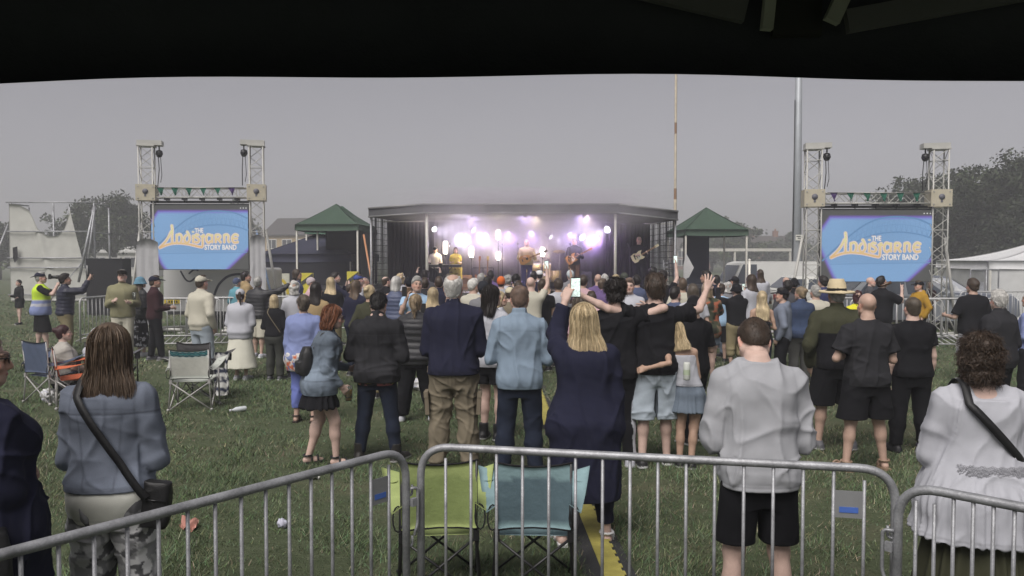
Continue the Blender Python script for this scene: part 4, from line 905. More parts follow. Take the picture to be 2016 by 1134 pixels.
stage_lamp(1001, 458, 27.6, 'small lamp hung left of the centre stage singer', power=240, col=VIO, aim=(0, -1, -.5), size=.10)
stage_lamp(1046, 459, 27.5, 'lamp directly above the centre stage singer', power=110, col=VIO, aim=(0, -1, -.4))
stage_lamp(1084, 466, 27.4, 'tilted lamp above the drum kit', power=260, col=WHT, aim=(.8, -.7, -.6), cone=26)
stage_lamp(1122, 461, 27.6, 'lamp above the bass player', power=110, col=VIO, aim=(0, -1, -.4), size=.11)
stage_lamp(1146, 467, 27.3, 'large lamp right of the bass player', power=380, col=VIO, aim=(.5, -.9, -.4), size=.17, cone=45)
stage_lamp(1175, 470, 27.5, 'lamp between the bass player and the right stage post', power=240, col=VIO, aim=(-.2, -1, -.3), size=.11)
stage_lamp(1196, 452, 26.4, 'big white lamp next to the right stage post', power=380, col=WHT, aim=(-.7, -1, -.35), size=.17, cone=50)
for px, lab in ((930, 'left added violet fill lamp behind the front edge of the roof'), (1035, 'middle added violet fill lamp behind the front edge of the roof'), (1150, 'right added violet fill lamp behind the front edge of the roof')): stage_lamp(px, 424, 25.3, lab, power=560, col=(.70, .54, 1.0), aim=(0, .9, -.22), size=.10, cone=120)  # added fill without a visible source, brightens the smoke evenly from the front
for px, lab in ((901, 'left amber strip lamp under the roof edge'), (1055, 'middle amber strip lamp under the roof edge'), (1156, 'right amber strip lamp under the roof edge')):
    r = empty('strip_lamp', W(px, 420, SY + .15), 0, lab, 'stage light', 'amber strip lamps'); m = MB(); m.box((0, 0, 0), (.42, .09, .05)); m.obj('housing', M_BSTEEL, r)
    m = MB(); m.box((0, -.01, -.028), (.36, .05, .012)); l = bpy.data.lights.new('front_wash', 'SPOT'); l.energy = 75; l.color = (1, .80, .50); l.spot_size = R(110); l.spot_blend = .7; lo = bpy.data.objects.new('front_wash', l); COL.objects.link(lo); lo.parent = r; lo.location = (0, 0, -.06); lo.rotation_euler = (R(38), 0, 0)
    m.obj('lens', mat('lamp_lens_amber', (1, .70, .36), .3, var=0, emit=2.2), r)
for px, y0, y1, lab in ((877, 475, 500, 'upright light tube behind the keyboard player'), (928, 486, 507, 'upright light tube right of the woman in yellow'), (981, 496, 512, 'short upright light tube by the guitar rack'), (1068, 487, 505, 'upright light tube in front of the drum kit'), (981, 453, 472, 'upper light tube over the guitar rack')):
    a, b = W(px, y1, 26.9), W(px, y0, 26.9); r = empty('light_tube', a, 0, lab, 'light tube', 'upright light tubes on the stage'); hgt = b[2] - a[2]
    m = MB(); m.lathe([(0, 0), (.06, .0), (.075, .06), (.075, hgt - .06), (.06, hgt), (0, hgt)], n=12); m.obj('tube', mat('tube_glow', (1, .93, .80), .3, var=0, emit=5.0), r)
    m = MB(); m.lathe([(0, -.03), (.06, -.03), (.06, .0)], n=10); m.tube([(0, 0, -.02), (0, 0, FL - a[2] + .02)], .015, 6); m.lathe([(0, 0), (.16, 0), (.16, .02), (0, .03)], (0, 0, FL - a[2]), 12); m.obj('stand', M_BSTEEL, r)
    l = bpy.data.lights.new('tube_light', 'POINT'); l.energy = 22; l.color = (1, .85, .6); l.shadow_soft_size = .12; lo = bpy.data.objects.new('tube_light', l); COL.objects.link(lo); lo.parent = r; lo.location = (0, -.16, float(hgt / 2))
# ---------------------------------------------------------------- LED screens on truss rigs
M_LED = mat('led_screen', attr=True, rough=.6, var=.04, vscale=30, emit=.80, spec=.1)
MATS['led_screen'].node_tree.nodes['Principled BSDF'].inputs['Base Color'].default_value = (.01, .01, .01, 1)
for l in list(MATS['led_screen'].node_tree.links):
    if l.to_socket.name == 'Base Color': MATS['led_screen'].node_tree.links.remove(l)
def text_mesh(txt, size, bold=.0):
    c = bpy.data.curves.new('lettering', 'FONT'); c.body = txt; c.size = size; c.offset = bold; c.extrude = .001; c.space_character = 1.0
    o = bpy.data.objects.new('lettering', c); COL.objects.link(o); dg = bpy.context.evaluated_depsgraph_get()
    me = bpy.data.meshes.new_from_object(o.evaluated_get(dg)); V = np.array([v.co for v in me.vertices]); F = [tuple(p.vertices) for p in me.polygons]
    bpy.data.objects.remove(o); return V, F
def place_text(m, txt, x0, x1, y0, y1, depth, col, bold=.0, frame=None):
    """lettering stretched to the box (x0..x1, y0..y1) of the panel; frame(u, v, d) -> point"""
    V, F = text_mesh(txt, 1.0, bold); a, b = V.min(0), V.max(0)
    P = [frame(x0 + (p[0] - a[0]) / (b[0] - a[0]) * (x1 - x0), y0 + (p[1] - a[1]) / (b[1] - a[1]) * (y1 - y0), depth + (p[2] - a[2])) for p in V]
    m.add(P, F, col)
def ribbon(m, pts, w, d, col, frame, curve=True, n=5):
    P = [np.array(p, float) for p in pts]
    if curve and len(P) > 2:
        Q = []
        for i in range(len(P) - 1):
            p0, p1, p2, p3 = P[max(i - 1, 0)], P[i], P[i + 1], P[min(i + 2, len(P) - 1)]
            for k in range(n): t = k / n; Q.append(.5 * (2 * p1 + (p2 - p0) * t + (2 * p0 - 5 * p1 + 4 * p2 - p3) * t * t + (3 * p1 - p0 - 3 * p2 + p3) * t ** 3))
        P = Q + [P[-1]]
    L_, R_ = [], []
    for i, p in enumerate(P):
        t = P[min(i + 1, len(P) - 1)] - P[max(i - 1, 0)]; t = t / (np.linalg.norm(t) + 1e-9); s = np.array((-t[1], t[0])) * w / 2; L_.append(p + s); R_.append(p - s)
    e0 = P[0] - unit(P[1] - P[0]) * w * .3; e1 = P[-1] + unit(P[-1] - P[-2]) * w * .3
    V = [frame(*q, d) for q in [e0] + L_ + [e1] + R_[::-1]]; k = len(L_)
    idx = list(range(len(V))); F = [(1 + i, 2 + i, 2 * k + 1 - i - 1 + 1, 2 * k + 1 - i + 0 + 0) for i in range(0)]
    F = []
    for i in range(k - 1): F.append((1 + i, 1 + i + 1, len(V) - 1 - (i + 1), len(V) - 1 - i))
    F += [(0, 1, len(V) - 1), (k + 1, k + 2, k)]
    b = len(m.v); m.add(V, F, None); cc = col if callable(col) else (lambda u, v: col)
    for i, q in enumerate([e0] + L_ + [e1] + R_[::-1]): m.c[b + i] = cc(*q)
STROKES = [  # the band's lettering drawn as strokes, in the panel's own units (x 0..148, y 0..97 upwards)
    [(31.5, 67), (32.5, 58), (32, 50), (32, 39.5)], [(31, 58), (26, 48), (20, 40), (12, 32.5)], [(12, 32), (24, 37), (38, 39.5), (56, 38), (74, 34), (78, 35), (78.5, 45), (78.5, 50), (80.5, 52.5)],
    [(39, 53), (39, 40)], [(39, 51), (43, 53), (46, 51), (46.5, 45), (45, 41)], [(54, 52), (50.5, 47), (52, 41), (56, 40.5), (58.5, 45), (58, 51), (54.5, 57.5)],
    [(64, 51.5), (64, 40)], [(64, 56), (64, 57)], [(73, 51.5), (69, 52.5), (67, 49.5), (72, 46), (73, 43), (70, 40.2), (66.5, 41.5)], [(75.5, 49.5), (82, 49.5)],
    [(91.5, 51), (86.5, 52.3), (84, 47), (85, 42), (88, 40), (91, 43)], [(93, 52.5), (93, 40)], [(98.5, 52.5), (98.5, 40)], [(98.5, 52), (103.5, 52), (105.5, 49), (103, 46), (99.5, 45.5)], [(102, 45.5), (106.5, 40)],
    [(111.5, 52.5), (111.5, 40)], [(111.5, 51.5), (115.5, 52.5), (118, 50), (117.5, 44), (119.5, 40.5)], [(133, 50.5), (128.5, 52.7), (124.5, 49.5), (124, 44), (127, 40.3), (133, 41.5)], [(125, 46.5), (132, 46.5)]]
def led_art(scr, Wd, Ht):
    fr = lambda x, y, d: (x / 148 * Wd - Wd / 2, -.061 - d, y / 97 * Ht)
    nx, ny = 96, 64; V, F, C = [], [], []
    for j in range(ny + 1):
        for i in range(nx + 1):
            x, y = i / nx * 148, j / ny * 97; V.append(fr(x, y, 0))
            def hp(x0, y0, x1, y1): dx, dy = x1 - x0, y1 - y0; return ((x - x0) * -dy + (y - y0) * dx) / math.hypot(dx, dy)
            d = min(hp(0, 34, 13, 6), hp(13, 6, 22, -6), hp(118, -2, 149, 27), 90.5 - y, hp(14, 97, -2, 74), x + 14, 160 - x)
            k = np.clip(d / 3.5, 0, 1); k2 = np.clip((d - 1.6) / 6, 0, 1); k2 = k2 * k2 * (3 - 2 * k2); dark = np.array((.075, .075, .072)); pur = np.array((.17, .10, .46)); blue = np.array((.175, .31, .51)) + np.array((.015, .02, .03)) * cos(x * .04) * (y / 97)
            if y > 25: blue = blue * (.93 + .07 * (y / 97))
            else: blue = blue * 1.03
            C.append((dark * (1 - k) + pur * k) * (1 - k2) + blue * k2)
    F = [(j * (nx + 1) + i, j * (nx + 1) + i + 1, (j + 1) * (nx + 1) + i + 1, (j + 1) * (nx + 1) + i) for j in range(ny) for i in range(nx)]
    npmesh('picture', V, np.array(F), M_LED, scr, np.array(C), smooth=False)
    m = MB(); bc = (.105, .215, .38); bd = (.13, .25, .43)
    up = [(1, 28), (20, 46), (35, 60), (56, 76), (76, 85), (97, 88), (116, 87), (131, 84), (147, 77)]; lo = [(36, 47), (50, 56), (62, 61), (80, 65.5), (95, 67), (110, 67), (131, 64), (147, 59)]
    ribbon(m, up, 2.2, .002, bc, fr); ribbon(m, lo, 1.8, .002, bc, fr); ribbon(m, [(12, 23.5), (80, 24.5), (146, 25.5)], 1.2, .002, bd, fr)
    ux, lx = np.array(up), np.array(lo)
    for k in range(16):
        a = 38 + k * 6.9; b = a + 3.4; ribbon(m, [(a, np.interp(a, lx[:, 0], lx[:, 1])), (b, np.interp(b, ux[:, 0], ux[:, 1])), (b + 3.4, np.interp(min(b + 3.4, 147), lx[:, 0], lx[:, 1]))], 1.0, .003, bd, fr, False)
        ribbon(m, [(a, (np.interp(a, lx[:, 0], lx[:, 1]) + np.interp(a, ux[:, 0], ux[:, 1])) / 2), (a + 6.9, (np.interp(min(a + 6.9, 147), lx[:, 0], lx[:, 1]) + np.interp(min(a + 6.9, 147), ux[:, 0], ux[:, 1])) / 2)], .7, .0035, bd, fr, False)
    m.obj('bridge_drawing', M_LED, scr)
    m = MB()
    for s in STROKES: ribbon(m, s, 4.9 if len(s) > 2 else 4.6, .005, (.62, .50, .47), fr)
    m.obj('lettering_outline', M_LED, scr); m = MB()
    gold = lambda x, y: tuple(np.array((.60, .38, .18)) * (1 - np.clip((y - 34) / 22, 0, 1)) + np.array((.62, .57, .30)) * np.clip((y - 34) / 22, 0, 1))
    for s in STROKES: ribbon(m, s, 2.5, .007, gold, fr)
    m.obj('lettering', M_LED, scr)
    for t, a, b, c, d in (('THE', 67, 79.5, 55.5, 62), ('STORY BAND', 81.5, 130, 29.5, 37)):
        m = MB(); place_text(m, t, a - .5, b + .5, c - .5, d + .5, .009, (.45, .33, .36), .045, fr); place_text(m, t, a, b, c, d, .013, (.70, .68, .64), .018, fr); m.obj('caption', M_LED, scr)
    for k in range(3): m = MB(); m.box(fr(137 + k * 4.2, 92.5, .004), (.028, .006, .028), col=(.6, .6, .6)); m.obj('corner_mark', M_LED, scr)
M_TRUSS = mat('truss_aluminium', (.40, .395, .37), .5, .1, var=.1, vscale=4, bump=.08, bscale=60)
M_CREAM = mat('sleeve_paint', (.40, .365, .28), .5, var=.1, vscale=5)
def box_truss(m, a, b, s, rot=0.0, step=None, r=.019):
    a, b = np.array(a, float), np.array(b, float); t = unit(b - a); u = unit(np.cross(t, (0, 1, 0.0001)) if abs(t[1]) < .9 else (1, 0, 0)); w = np.cross(t, u)
    u, w = u * cos(rot) + w * sin(rot), w * cos(rot) - u * sin(rot); cs = [(-1, -1), (1, -1), (1, 1), (-1, 1)]; L_ = np.linalg.norm(b - a); n = int(round(L_ / (step or s * 1.0)))
    K = [u * i * s / 2 + w * j * s / 2 for i, j in cs]
    for k in K: m.tube([a + k, b + k], r, 7)
    for f in range(4):
        p, q = K[f], K[(f + 1) % 4]
        for i in range(n):
            z0, z1 = a + (b - a) * i / n, a + (b - a) * (i + 1) / n
            if (i + f) % 2: m.tube([z0 + p, z1 + q], r * .5, 5, cap=False)
            else: m.tube([z0 + q, z1 + p], r * .5, 5, cap=False)
            if i % 3 == 0: m.tube([z0 + p, z0 + q], r * .5, 5, cap=False)
def rig(pxl, pxr, Y, ytop, yblk, sx0, sx1, sy0, sy1, side, flags, ang=0.0):
    cx = (W(pxl, 400, Y)[0] + W(pxr, 400, Y)[0]) / 2; ztop, zb = W(0, ytop, Y)[2], W(0, yblk, Y)[2]; half = abs(W(pxr, 400, Y)[0] - W(pxl, 400, Y)[0]) / 2; nm = side
    for sg, px in ((-1, pxl), (1, pxr)):
        wh = 'left' if sg < 0 else 'right'
        r = empty('truss_tower', (cx + sg * half, Y, 0), R(14 if nm == 'left' else -10), 'pale aluminium lifting tower at the %s edge of the %s video screen' % (wh, nm), 'truss tower', 'lifting towers of the video screens')
        m = MB(); box_truss(m, (0, 0, .12), (0, 0, ztop - .05), .36, 0.0, .30); m.obj('truss', M_TRUSS, r)
        m = MB(); m.box((-sg * .10, 0, ztop + .03), (.64, .34, .13)); m.box((0, 0, ztop - .055), (.46, .42, .03)); m.obj('head_beam', M_TRUSS, r)
        m = MB()
        for a_, sz, c_ in (((0, -.245, zb), (.50, .03, .44), 0), ((0, .245, zb), (.50, .03, .44), 0), ((-.235, 0, zb), (.03, .46, .44), 0), ((.235, 0, zb), (.03, .46, .44), 0)): m.box(a_, sz)
        sb = m.obj('sleeve_block', M_CREAM, r); m = MB()
        m.lathe([(0, 0), (.075, 0), (.075, .012), (0, .014)], (0, -.262, zb + .03), 12, rot=rotx(pi / 2)); m.box((0, -.263, zb - .06), (.05, .006, .11)); m.obj('emblem', mat('emblem_grey', (.10, .10, .12), .6), sb)
        for bx in (-.19, .19):
            for bz in (-.16, .16): m = MB(); m.lathe([(0, .015), (.016, .015), (.016, 0)], (bx, -.26, zb + bz), 8, rot=rotx(pi / 2)); m.obj('bolt', M_GALV, sb)
        m = MB(); hx = -sg * .33; m.lathe([(0, .12), (.08, .09), (.10, 0), (.06, -.08), (0, -.10)], (hx, 0, ztop - .26), 10); m.tube([(hx, 0, ztop - .14), (hx, 0, ztop - .03)], .02, 6)
        m.obj('chain_hoist', M_BSTEEL, r); m = MB()
        m.tube([(hx - .03, 0, ztop - .3), (hx - .03 - sg * .02, .02, (ztop + zb) / 2), (hx - .05, 0, zb + .2)], .012, 5); m.tube([(hx + .03, 0, ztop - .3), (hx + .06, 0, zb + .5), (hx + .02, .02, zb + .3)], .009, 5); m.obj('chain', M_BSTEEL, r)
        m = MB(); m.box((0, 0, .09), (.7, .7, .06))
        for q in ((1, 1), (1, -1), (-1, 1), (-1, -1)): m.tube([(q[0] * .2, q[1] * .2, .1), (q[0] * .95, q[1] * .55, .1)], .045, 6); m.lathe([(0, 0), (.12, 0), (.12, .02), (.03, .03), (.03, .12)], (q[0] * .92, q[1] * .53, 0), 10)
        m.obj('base_frame', M_TRUSS, r)
        m = MB(); m.tube([(sg * .22, .12, zb - 1.0), (sg * .62, .3, .1)], .038, 7); m.tube([(sg * .2, -.2, .6), (sg * .62, .3, .1)], .02, 6); m.obj('outrigger_brace', M_TRUSS, r)
    r = empty('cross_truss', (cx, Y, zb), 0, 'horizontal aluminium truss above the %s video screen' % nm, 'truss'); m = MB(); box_truss(m, (-half + .27, 0, 0), (half - .27, 0, 0), .26, 0.0, .26, .02); m.obj('truss', M_TRUSS, r)
    for k in range(5): x = -half + .55 + k * (2 * half - 1.1) / 4; m = MB(); m.box((x, 0, -.17), (.05, .30, .06)); m.tube([(x, -.02, -.16), (x, -.02, -.26)], .014, 6); m.obj('hanging_clamp', M_BSTEEL, r)
    r = empty('bunting', (cx, Y - .19, zb + .14), 0, 'string of small green and purple pennants tied along the %s cross truss' % nm, 'bunting'); m = MB(); m.tube([(-half + .3, 0, 0), (0, 0, -.015), (half - .3, 0, 0)], .006, 5); m.obj('cord', M_BLACK, r)
    for k, c in enumerate(flags):
        x = -half + .42 + (k + .1) * (2 * half - .7) / len(flags); m = MB(); n = 4
        m.sheet(lambda u, v: (x + (u - .5) * .19 * (1 - v) + .02 * v, -.012 - .05 * sin(u * 5 + k) * v, -.01 - .21 * v), 4, 4, c, .004); m.obj('pennant', M_CLOTH, r)
    Ys = Y + .1; xa, xb = W(sx0, 470, Ys)[0], W(sx1, 470, Ys)[0]; za, zc = W(0, sy1, Ys)[2], W(0, sy0, Ys)[2]; Wd, Ht = xb - xa, zc - za
    r = empty('video_screen', ((xa + xb) / 2, Ys, za), 0, '%s LED video screen showing a blue picture of an arched bridge with gold lettering' % nm, 'video screen', 'pair of video screens')
    m = MB(); m.box((0, .0, Ht / 2 + .01), (Wd + .05, .12, Ht + .05), col=(.02, .02, .022)); m.obj('cabinet', M_PAINT, r); led_art(r, Wd, Ht)
    m = MB(); m.box((0, .0, Ht + .09), (Wd + .02, .10, .06)); m.obj('hanging_bar', M_BSTEEL, r)
    return cx, half, zb
GRN, PUR = (.03, .115, .08), (.07, .045, .13)
rig(290, 506, 22.0, 284, 380, 300, 490, 404, 530, 'left', [GRN, GRN, GRN, GRN, GRN, PUR])
rig(1600, 1847, 20.4, 290, 391, 1616, 1832, 414, 554, 'right', [PUR, GRN, GRN, GRN, GRN, GRN])
# white sheets wrapped round the feet of the left rig
def wrap(x0, x1, y0, y1, Y, label, seed):
    a, b = W(x0, y1, Y), W(x1, y0, Y); m = MB(); m.sheet(lambda u, v: (a[0] + (b[0] - a[0]) * (u + .06 * (1 - v) * (u - .5) * 2 - .04 * v * (u - .5)), Y + .02 * sin(u * 17 + seed) * (1 - v * .6), max(a[2], .02) + (b[2] - max(a[2], .02)) * v - .1 * v * (2 * u - 1) ** 2), 24, 8, (.36, .36, .37), .01)
    m.obj('cover_sheet', M_CLOTH, None, label, 'cover sheet', 'white sheets round the left rig feet')
wrap(270, 312, 470, 640, 21.6, 'white sheet wrapped round the foot of the left rig by its left tower', 1)
wrap(494, 522, 462, 640, 21.6, 'white sheet hanging at the right tower of the left rig', 2)
# ---------------------------------------------------------------- trailer under the left screen
M_VAN = mat('van_paint', attr=True, rough=.35, var=.06, vscale=2, bump=.03, bscale=10, spec=.5)
M_GLASS = mat('car_glass', (.05, .06, .075), .08, var=0, spec=.7); M_TYRE = mat('tyre_rubber', (.012, .012, .012), .85, var=.2)
def wheel(parent, x, y, r, w=.2):
    Rw = roty(pi / 2); m = MB(); m.lathe([(r * .62, -w / 2), (r * .94, -w / 2), (r, -w / 3), (r, w / 3), (r * .94, w / 2), (r * .62, w / 2)], (0, 0, 0), 20, rot=rotz(pi / 2) @ Rw); o = m.obj('wheel', M_TYRE, parent); o.location = (x, y, r)
    m = MB(); m.lathe([(0, .03), (r * .2, .03), (r * .5, .0), (r * .63, .05), (r * .63, -.05), (0, -.05)], (0, 0, 0), 16, rot=rotz(pi / 2) @ Rw @ roty(pi * (0 if y > 0 else 1))); m.obj('rim', M_ALU, o)
Yt = 23.0; p0, p1 = W(322, 620, Yt), W(520, 620, Yt); tw = p1[0] - p0[0]
r = empty('trailer', ((p0[0] + p1[0]) / 2, Yt + .9, 0), R(-3), 'silver white box trailer with dark swooshes parked under the left video screen', 'trailer'); SV = (.50, .50, .49)
m = MB(); pr = fillet([(-tw / 2, .48), (tw / 2, .48), (tw / 2, 1.78), (-tw / 2, 1.78)], .10, 5, True); m.prism([(q[0], q[1]) for q in pr], (0, 1.7, 0), (0, -.85, 0), (1, 0, 0), (0, 0, 1), SV); m.obj('body', M_VAN, r)
m = MB(); m.box((0, -.86, .47), (tw - .2, .03, .10), col=(.03, .03, .03)); m.box((0, -.865, .90), (tw - .14, .02, .03), col=(.2, .2, .2)); m.obj('trim', M_PAINT, r)
m = MB(); fr = lambda x, z, d: (x, -.856 - d, z)
ribbon(m, [(-.95, 1.70), (-.80, 1.45), (-.66, 1.40), (-.52, 1.50)], .05, .0, (.03, .03, .045), fr); ribbon(m, [(-.70, 1.62), (-.55, 1.74), (-.42, 1.72)], .05, .001, (.03, .03, .045), fr)
ribbon(m, [(.05, 1.0), (.2, 1.32), (.5, 1.56), (.9, 1.60), (1.2, 1.45), (1.42, 1.10)], .07, .0, (.04, .04, .055), fr); ribbon(m, [(.95, 1.30), (1.10, 1.36), (1.25, 1.24)], .05, .001, (.04, .04, .055), fr)
m.obj('swoosh', M_PAINT, r); wheel(r, .95, -.72, .30); wheel(r, -.2, -.72, .30); wheel(r, .95, .72, .30); wheel(r, -.2, .72, .30)
m = MB(); q = W(338, 597, Yt); m.box((q[0] - (p0[0] + p1[0]) / 2 + .02, -.87, .80), (.48, .012, .11), col=(.62, .45, .02)); pl_ = m.obj('number_plate', M_PAINT, r)
m = MB(); 
for k in range(5): m.box((q[0] - (p0[0] + p1[0]) / 2 - .14 + k * .075, -.878, .80), (.04, .006, .065), col=(.02, .02, .02))
m.obj('plate_marks', M_PAINT, pl_)
# ---------------------------------------------------------------- gazebos, tents, walls
M_CANVAS = mat('canvas', attr=True, rough=.8, var=.10, vscale=2.5, bump=.25, bscale=9, spec=.2)
def gazebo(x, y, w, d, z0, eave, apex, rz, col, label, posts=(.6, .58, .52), walls=(), val=.22, postr=.03, cat='gazebo', group=None, sag=.12):
    r = empty('gazebo', (x, y, z0), rz, label, cat, group); m = MB(); n = 12
    for a in range(4):
        A = rotz(a * pi / 2); ww, dd = (w, d) if a % 2 == 0 else (d, w)
        def fn(u, v, A=A, ww=ww, dd=dd):
            t = 1 - v; e = np.array(((u - .5) * ww * t, -dd / 2 * t, eave + (apex - eave) * v - sag * 4 * v * (1 - v) * (1 - .3 * abs(2 * u - 1)) * .5 + .03 * sin(u * 12 + a) * t * v * 3)); return A @ e
        m.sheet(fn, n, n, col, .006)
        m.sheet(lambda u, v, A=A, ww=ww, dd=dd: A @ np.array(((u - .5) * ww, -dd / 2 - .008 - .012 * sin(u * 26) * v, eave - val * v - .03 * 4 * u * (1 - u) * v)), 20, 2, tuple(k * .9 for k in col), .005)
    m.obj('canopy', M_CANVAS, r)
    for sx_ in (-1, 1):
        for sy_ in (-1, 1): m = MB(); m.box((sx_ * (w / 2 - .05), sy_ * (d / 2 - .05), eave / 2 - .02), (postr * 2, postr * 2, eave)); m.box((sx_ * (w / 2 - .05), sy_ * (d / 2 - .05), .01), (.16, .16, .02)); m.obj('post', mat('post_white', (.62, .60, .54), .5, .1, var=.15), r)
    for (a, b, c, lo) in walls:                       # wall on side a (0 front .. 3), from b to c along it
        A = rotz(a * pi / 2); ww, dd = (w, d) if a % 2 == 0 else (d, w); m = MB(); colw = lo
        m.sheet(lambda u, v: A @ np.array(((b + (c - b) * u) * ww - ww / 2, -dd / 2 + .05 + .03 * sin(u * 9 + v * 2) * (1 - v), .02 + (eave - .05) * v)), 16, 6, colw, .006); m.obj('side_wall', M_CANVAS, r)
    return r
GR = (.044, .074, .052); BK = (.016, .016, .018)
ga, gb = W(583, 455, 30.0), W(718, 455, 30.0)
gl = gazebo((ga[0] + gb[0]) / 2 - .03, 31.2, (gb[0] - ga[0]) * .94, 2.6, 1.0, ga[2] - 1.0 + .25, W(0, 401, 31.2)[2] - 1.0, R(-4), GR, 'dark green gazebo on a raised deck left of the stage with a black back wall', walls=((2, 0, .84, BK), (1, .2, 1, (.05, .05, .052))), group='green gazebos beside the stage')
gazebo(W(668, 455, 34)[0], 34.6, 2.5, 2.5, 1.0, 2.35, W(0, 405, 34.6)[2] - 1.0, R(-4), (.05, .11, .075), 'second green gazebo peeking out behind the left one', group='green gazebos beside the stage')
ga, gb = W(1338, 465, 30.0), W(1472, 465, 30.0)
gazebo((ga[0] + gb[0]) / 2, 31.2, (gb[0] - ga[0]) * .95, 2.6, 1.0, ga[2] - 1.0 + .25, W(0, 408, 31.2)[2] - 1.0, R(4), GR, 'dark green gazebo on a raised deck right of the stage with a navy black wall', walls=((2, .28, .72, (.028, .036, .050)),), group='green gazebos beside the stage')
for px, lab in ((650, 'dark raised side deck under the left green gazebos'), (1405, 'dark raised side deck under the right green gazebo')):
    m = MB(); m.box((W(px, 500, 31.5)[0], 32.0, .49), (3.4 if px > 1000 else 3.6, 5.6, .98), col=(.03, .03, .032)); 
    for k in range(4): m.box((W(px, 500, 31.5)[0] - 1.3 + k * .87, 29.185, .45), (.04, .03, .9), col=(.12, .12, .12))
    m.obj('side_deck', M_PAINT, None, lab, 'deck', 'raised side decks')
gazebo(W(545, 503, 33)[0] + 1.55, 34.0, 4.1, 3.6, 0, W(0, 503, 32.2)[2] + .05, W(0, 458, 34)[2], R(-8), (.030, .032, .052), 'navy pop up tent left of the green gazebo with dark walls', walls=((0, 0, 1, (.018, .018, .024)), (1, 0, 1, (.016, .016, .022)), (3, 0, 1, (.018, .018, .024))), val=.3)
WT = (.55, .555, .56)
gazebo(W(1918, 520, 25)[0] + 4.45, 28.0, 5.8, 5.8, 0, W(0, 521, 25.1)[2] + .12, W(0, 466, 28)[2], R(-13), WT, 'large white marquee at the right edge with plain white walls', walls=((0, 0, 1, (.50, .505, .50)), (3, 0, 1, (.50, .505, .50)), (1, 0, 1, (.5, .5, .5))), val=.26, sag=.5, cat='marquee')
m = MB(); b_ = W(1903, 560, 24.9); c_ = W(1950, 560, 24.9)
m.tube(fillet([(b_[0] + .12, 24.9, .02), (b_[0] + .12, 24.9, 1.72), (c_[0] + .25, 24.9, 1.72), (c_[0] + .25, 24.9, .02)], .03, 3), .022, 6); m.tube([(b_[0] + .62, 24.9, .02), (b_[0] + .62, 24.9, 1.72)], .02, 6); m.box((b_[0] + .38, 24.9, 1.15), (.34, .02, .34), col=(.12, .17, .2))
m.obj('display_frame', M_GALV, None, 'grey tube frame with a blue grey panel standing before the white marquee', 'frame')
# ---------------------------------------------------------------- tarpaulined scaffold and black equipment tower at the left
Ysc = 38.0; s0, s1 = W(20, 590, Ysc), W(186, 590, Ysc); zt_ = W(0, 399, Ysc)[2]; ww = s1[0] - s0[0]
r = empty('scaffold', (s0[0], Ysc, 0), 0, 'grey tube scaffold frame at the left carrying a torn white tarpaulin', 'scaffold')
m = MB()
for x in (.0, ww * .5, ww * .98):
    for y in (0, 1.4): m.tube([(x + .14, y, 0), (x + .14, y, zt_ if y == 0 else zt_ * .97)], .045, 7)
for py in (399, 456, 508, 527, 580):
    z = W(0, py, Ysc)[2]; m.tube([(.05, -.22, z), (ww + .15, -.22, z)], .036, 6)
    for x in (.14, ww * .98 + .14): m.tube([(x, 0, z - .06), (x, 1.4, z - .06)], .036, 6)
m.obj('frame', M_GALV, r); m = MB(); m.tube([(.05, -.1, zt_ * .78), (-.75, -1.2, .05)], .045, 6); m.obj('brace', M_GALV, r); m = MB(); m.tube([(ww + .1, -.05, zt_ * .96), (ww - .42, -.6, zt_ * .2)], .06, 6); m.obj('brace', M_GALV, r); m = MB(); m.tube([(ww + .14, -.05, zt_ * .96), (ww - .1, -.5, 1.4)], .045, 6); m.obj('brace', M_GALV, r); m = MB(); m.tube([(ww * .5, -.1, .1), (ww * .92, -.1, 2.1)], .03, 6); m.obj('brace', M_GALV, r)
def tarp(u, v):
    topz = np.interp(u, [0, .12, .24, .36, .46, .58, .70, .80, .83, .90, 1], [zt_ - .05, zt_ - .1, zt_ - .35, zt_ - 1.25, zt_ - 1.62, zt_ - 1.60, zt_ - 1.2, zt_ - .45, zt_ - .3, zt_ - .35, zt_ - .3])
    uu = u * ww * (.97 - .12 * v * (u > .8) * (u - .8) / .2)
    return (.1 + uu * (1 - .16 * v * max(0, u - .6) / .4), -.09 - .07 * sin(u * 9 + v * 4) * v * (1.2 - v) - .10 * math.exp(-((u - .36 - .22 * (1 - v)) / .05) ** 2), .06 + (topz - .06) * v)
m = MB(); m.sheet(tarp, 60, 24, (.43, .43, .40), .008); m.obj('tarpaulin', M_CANVAS, r)
m = MB(); q = W(37, 500, Ysc); m.prism([(-.10, .30), (.12, .36), (.14, -.25), (-.02, -.42), (-.10, -.2)], (0, .01, 0), (q[0] - s0[0], -.30, q[2]), (1, 0, 0), (0, 0, 1), (.02, .02, .022)); m.obj('black_patch', M_CLOTH, r)
Yb = 28.5; a, b = W(170, 617, Yb), W(240, 617, Yb); hz = W(0, 509, Yb)[2]
r = empty('equipment_tower', ((a[0] + b[0]) / 2, Yb + .4, 0), R(4), 'tall black covered equipment cabinet beside the scaffold', 'equipment cabinet'); wd = b[0] - a[0]
m = MB(); pr = fillet([(-wd / 2, -.4), (wd / 2, -.4), (wd / 2, .4), (-wd / 2, .4)], .03, 2, True); m.prism([(q[0], q[1]) for q in pr], (0, 0, hz), (0, 0, 0), (1, 0, 0), (0, 1, 0), (.012, .012, .014)); m.obj('cover', M_CANVAS, r)
m = MB(); m.tube([(-wd / 2 + .07, -.42, hz * .72), (-wd / 2 + .07, -.44, hz * .88)], .02, 6, (.4, .4, .4)); m.box((wd * .35, -.405, hz + .02), (.3, .12, .04), col=(.3, .3, .3)); m.obj('strap', M_PAINT, r)
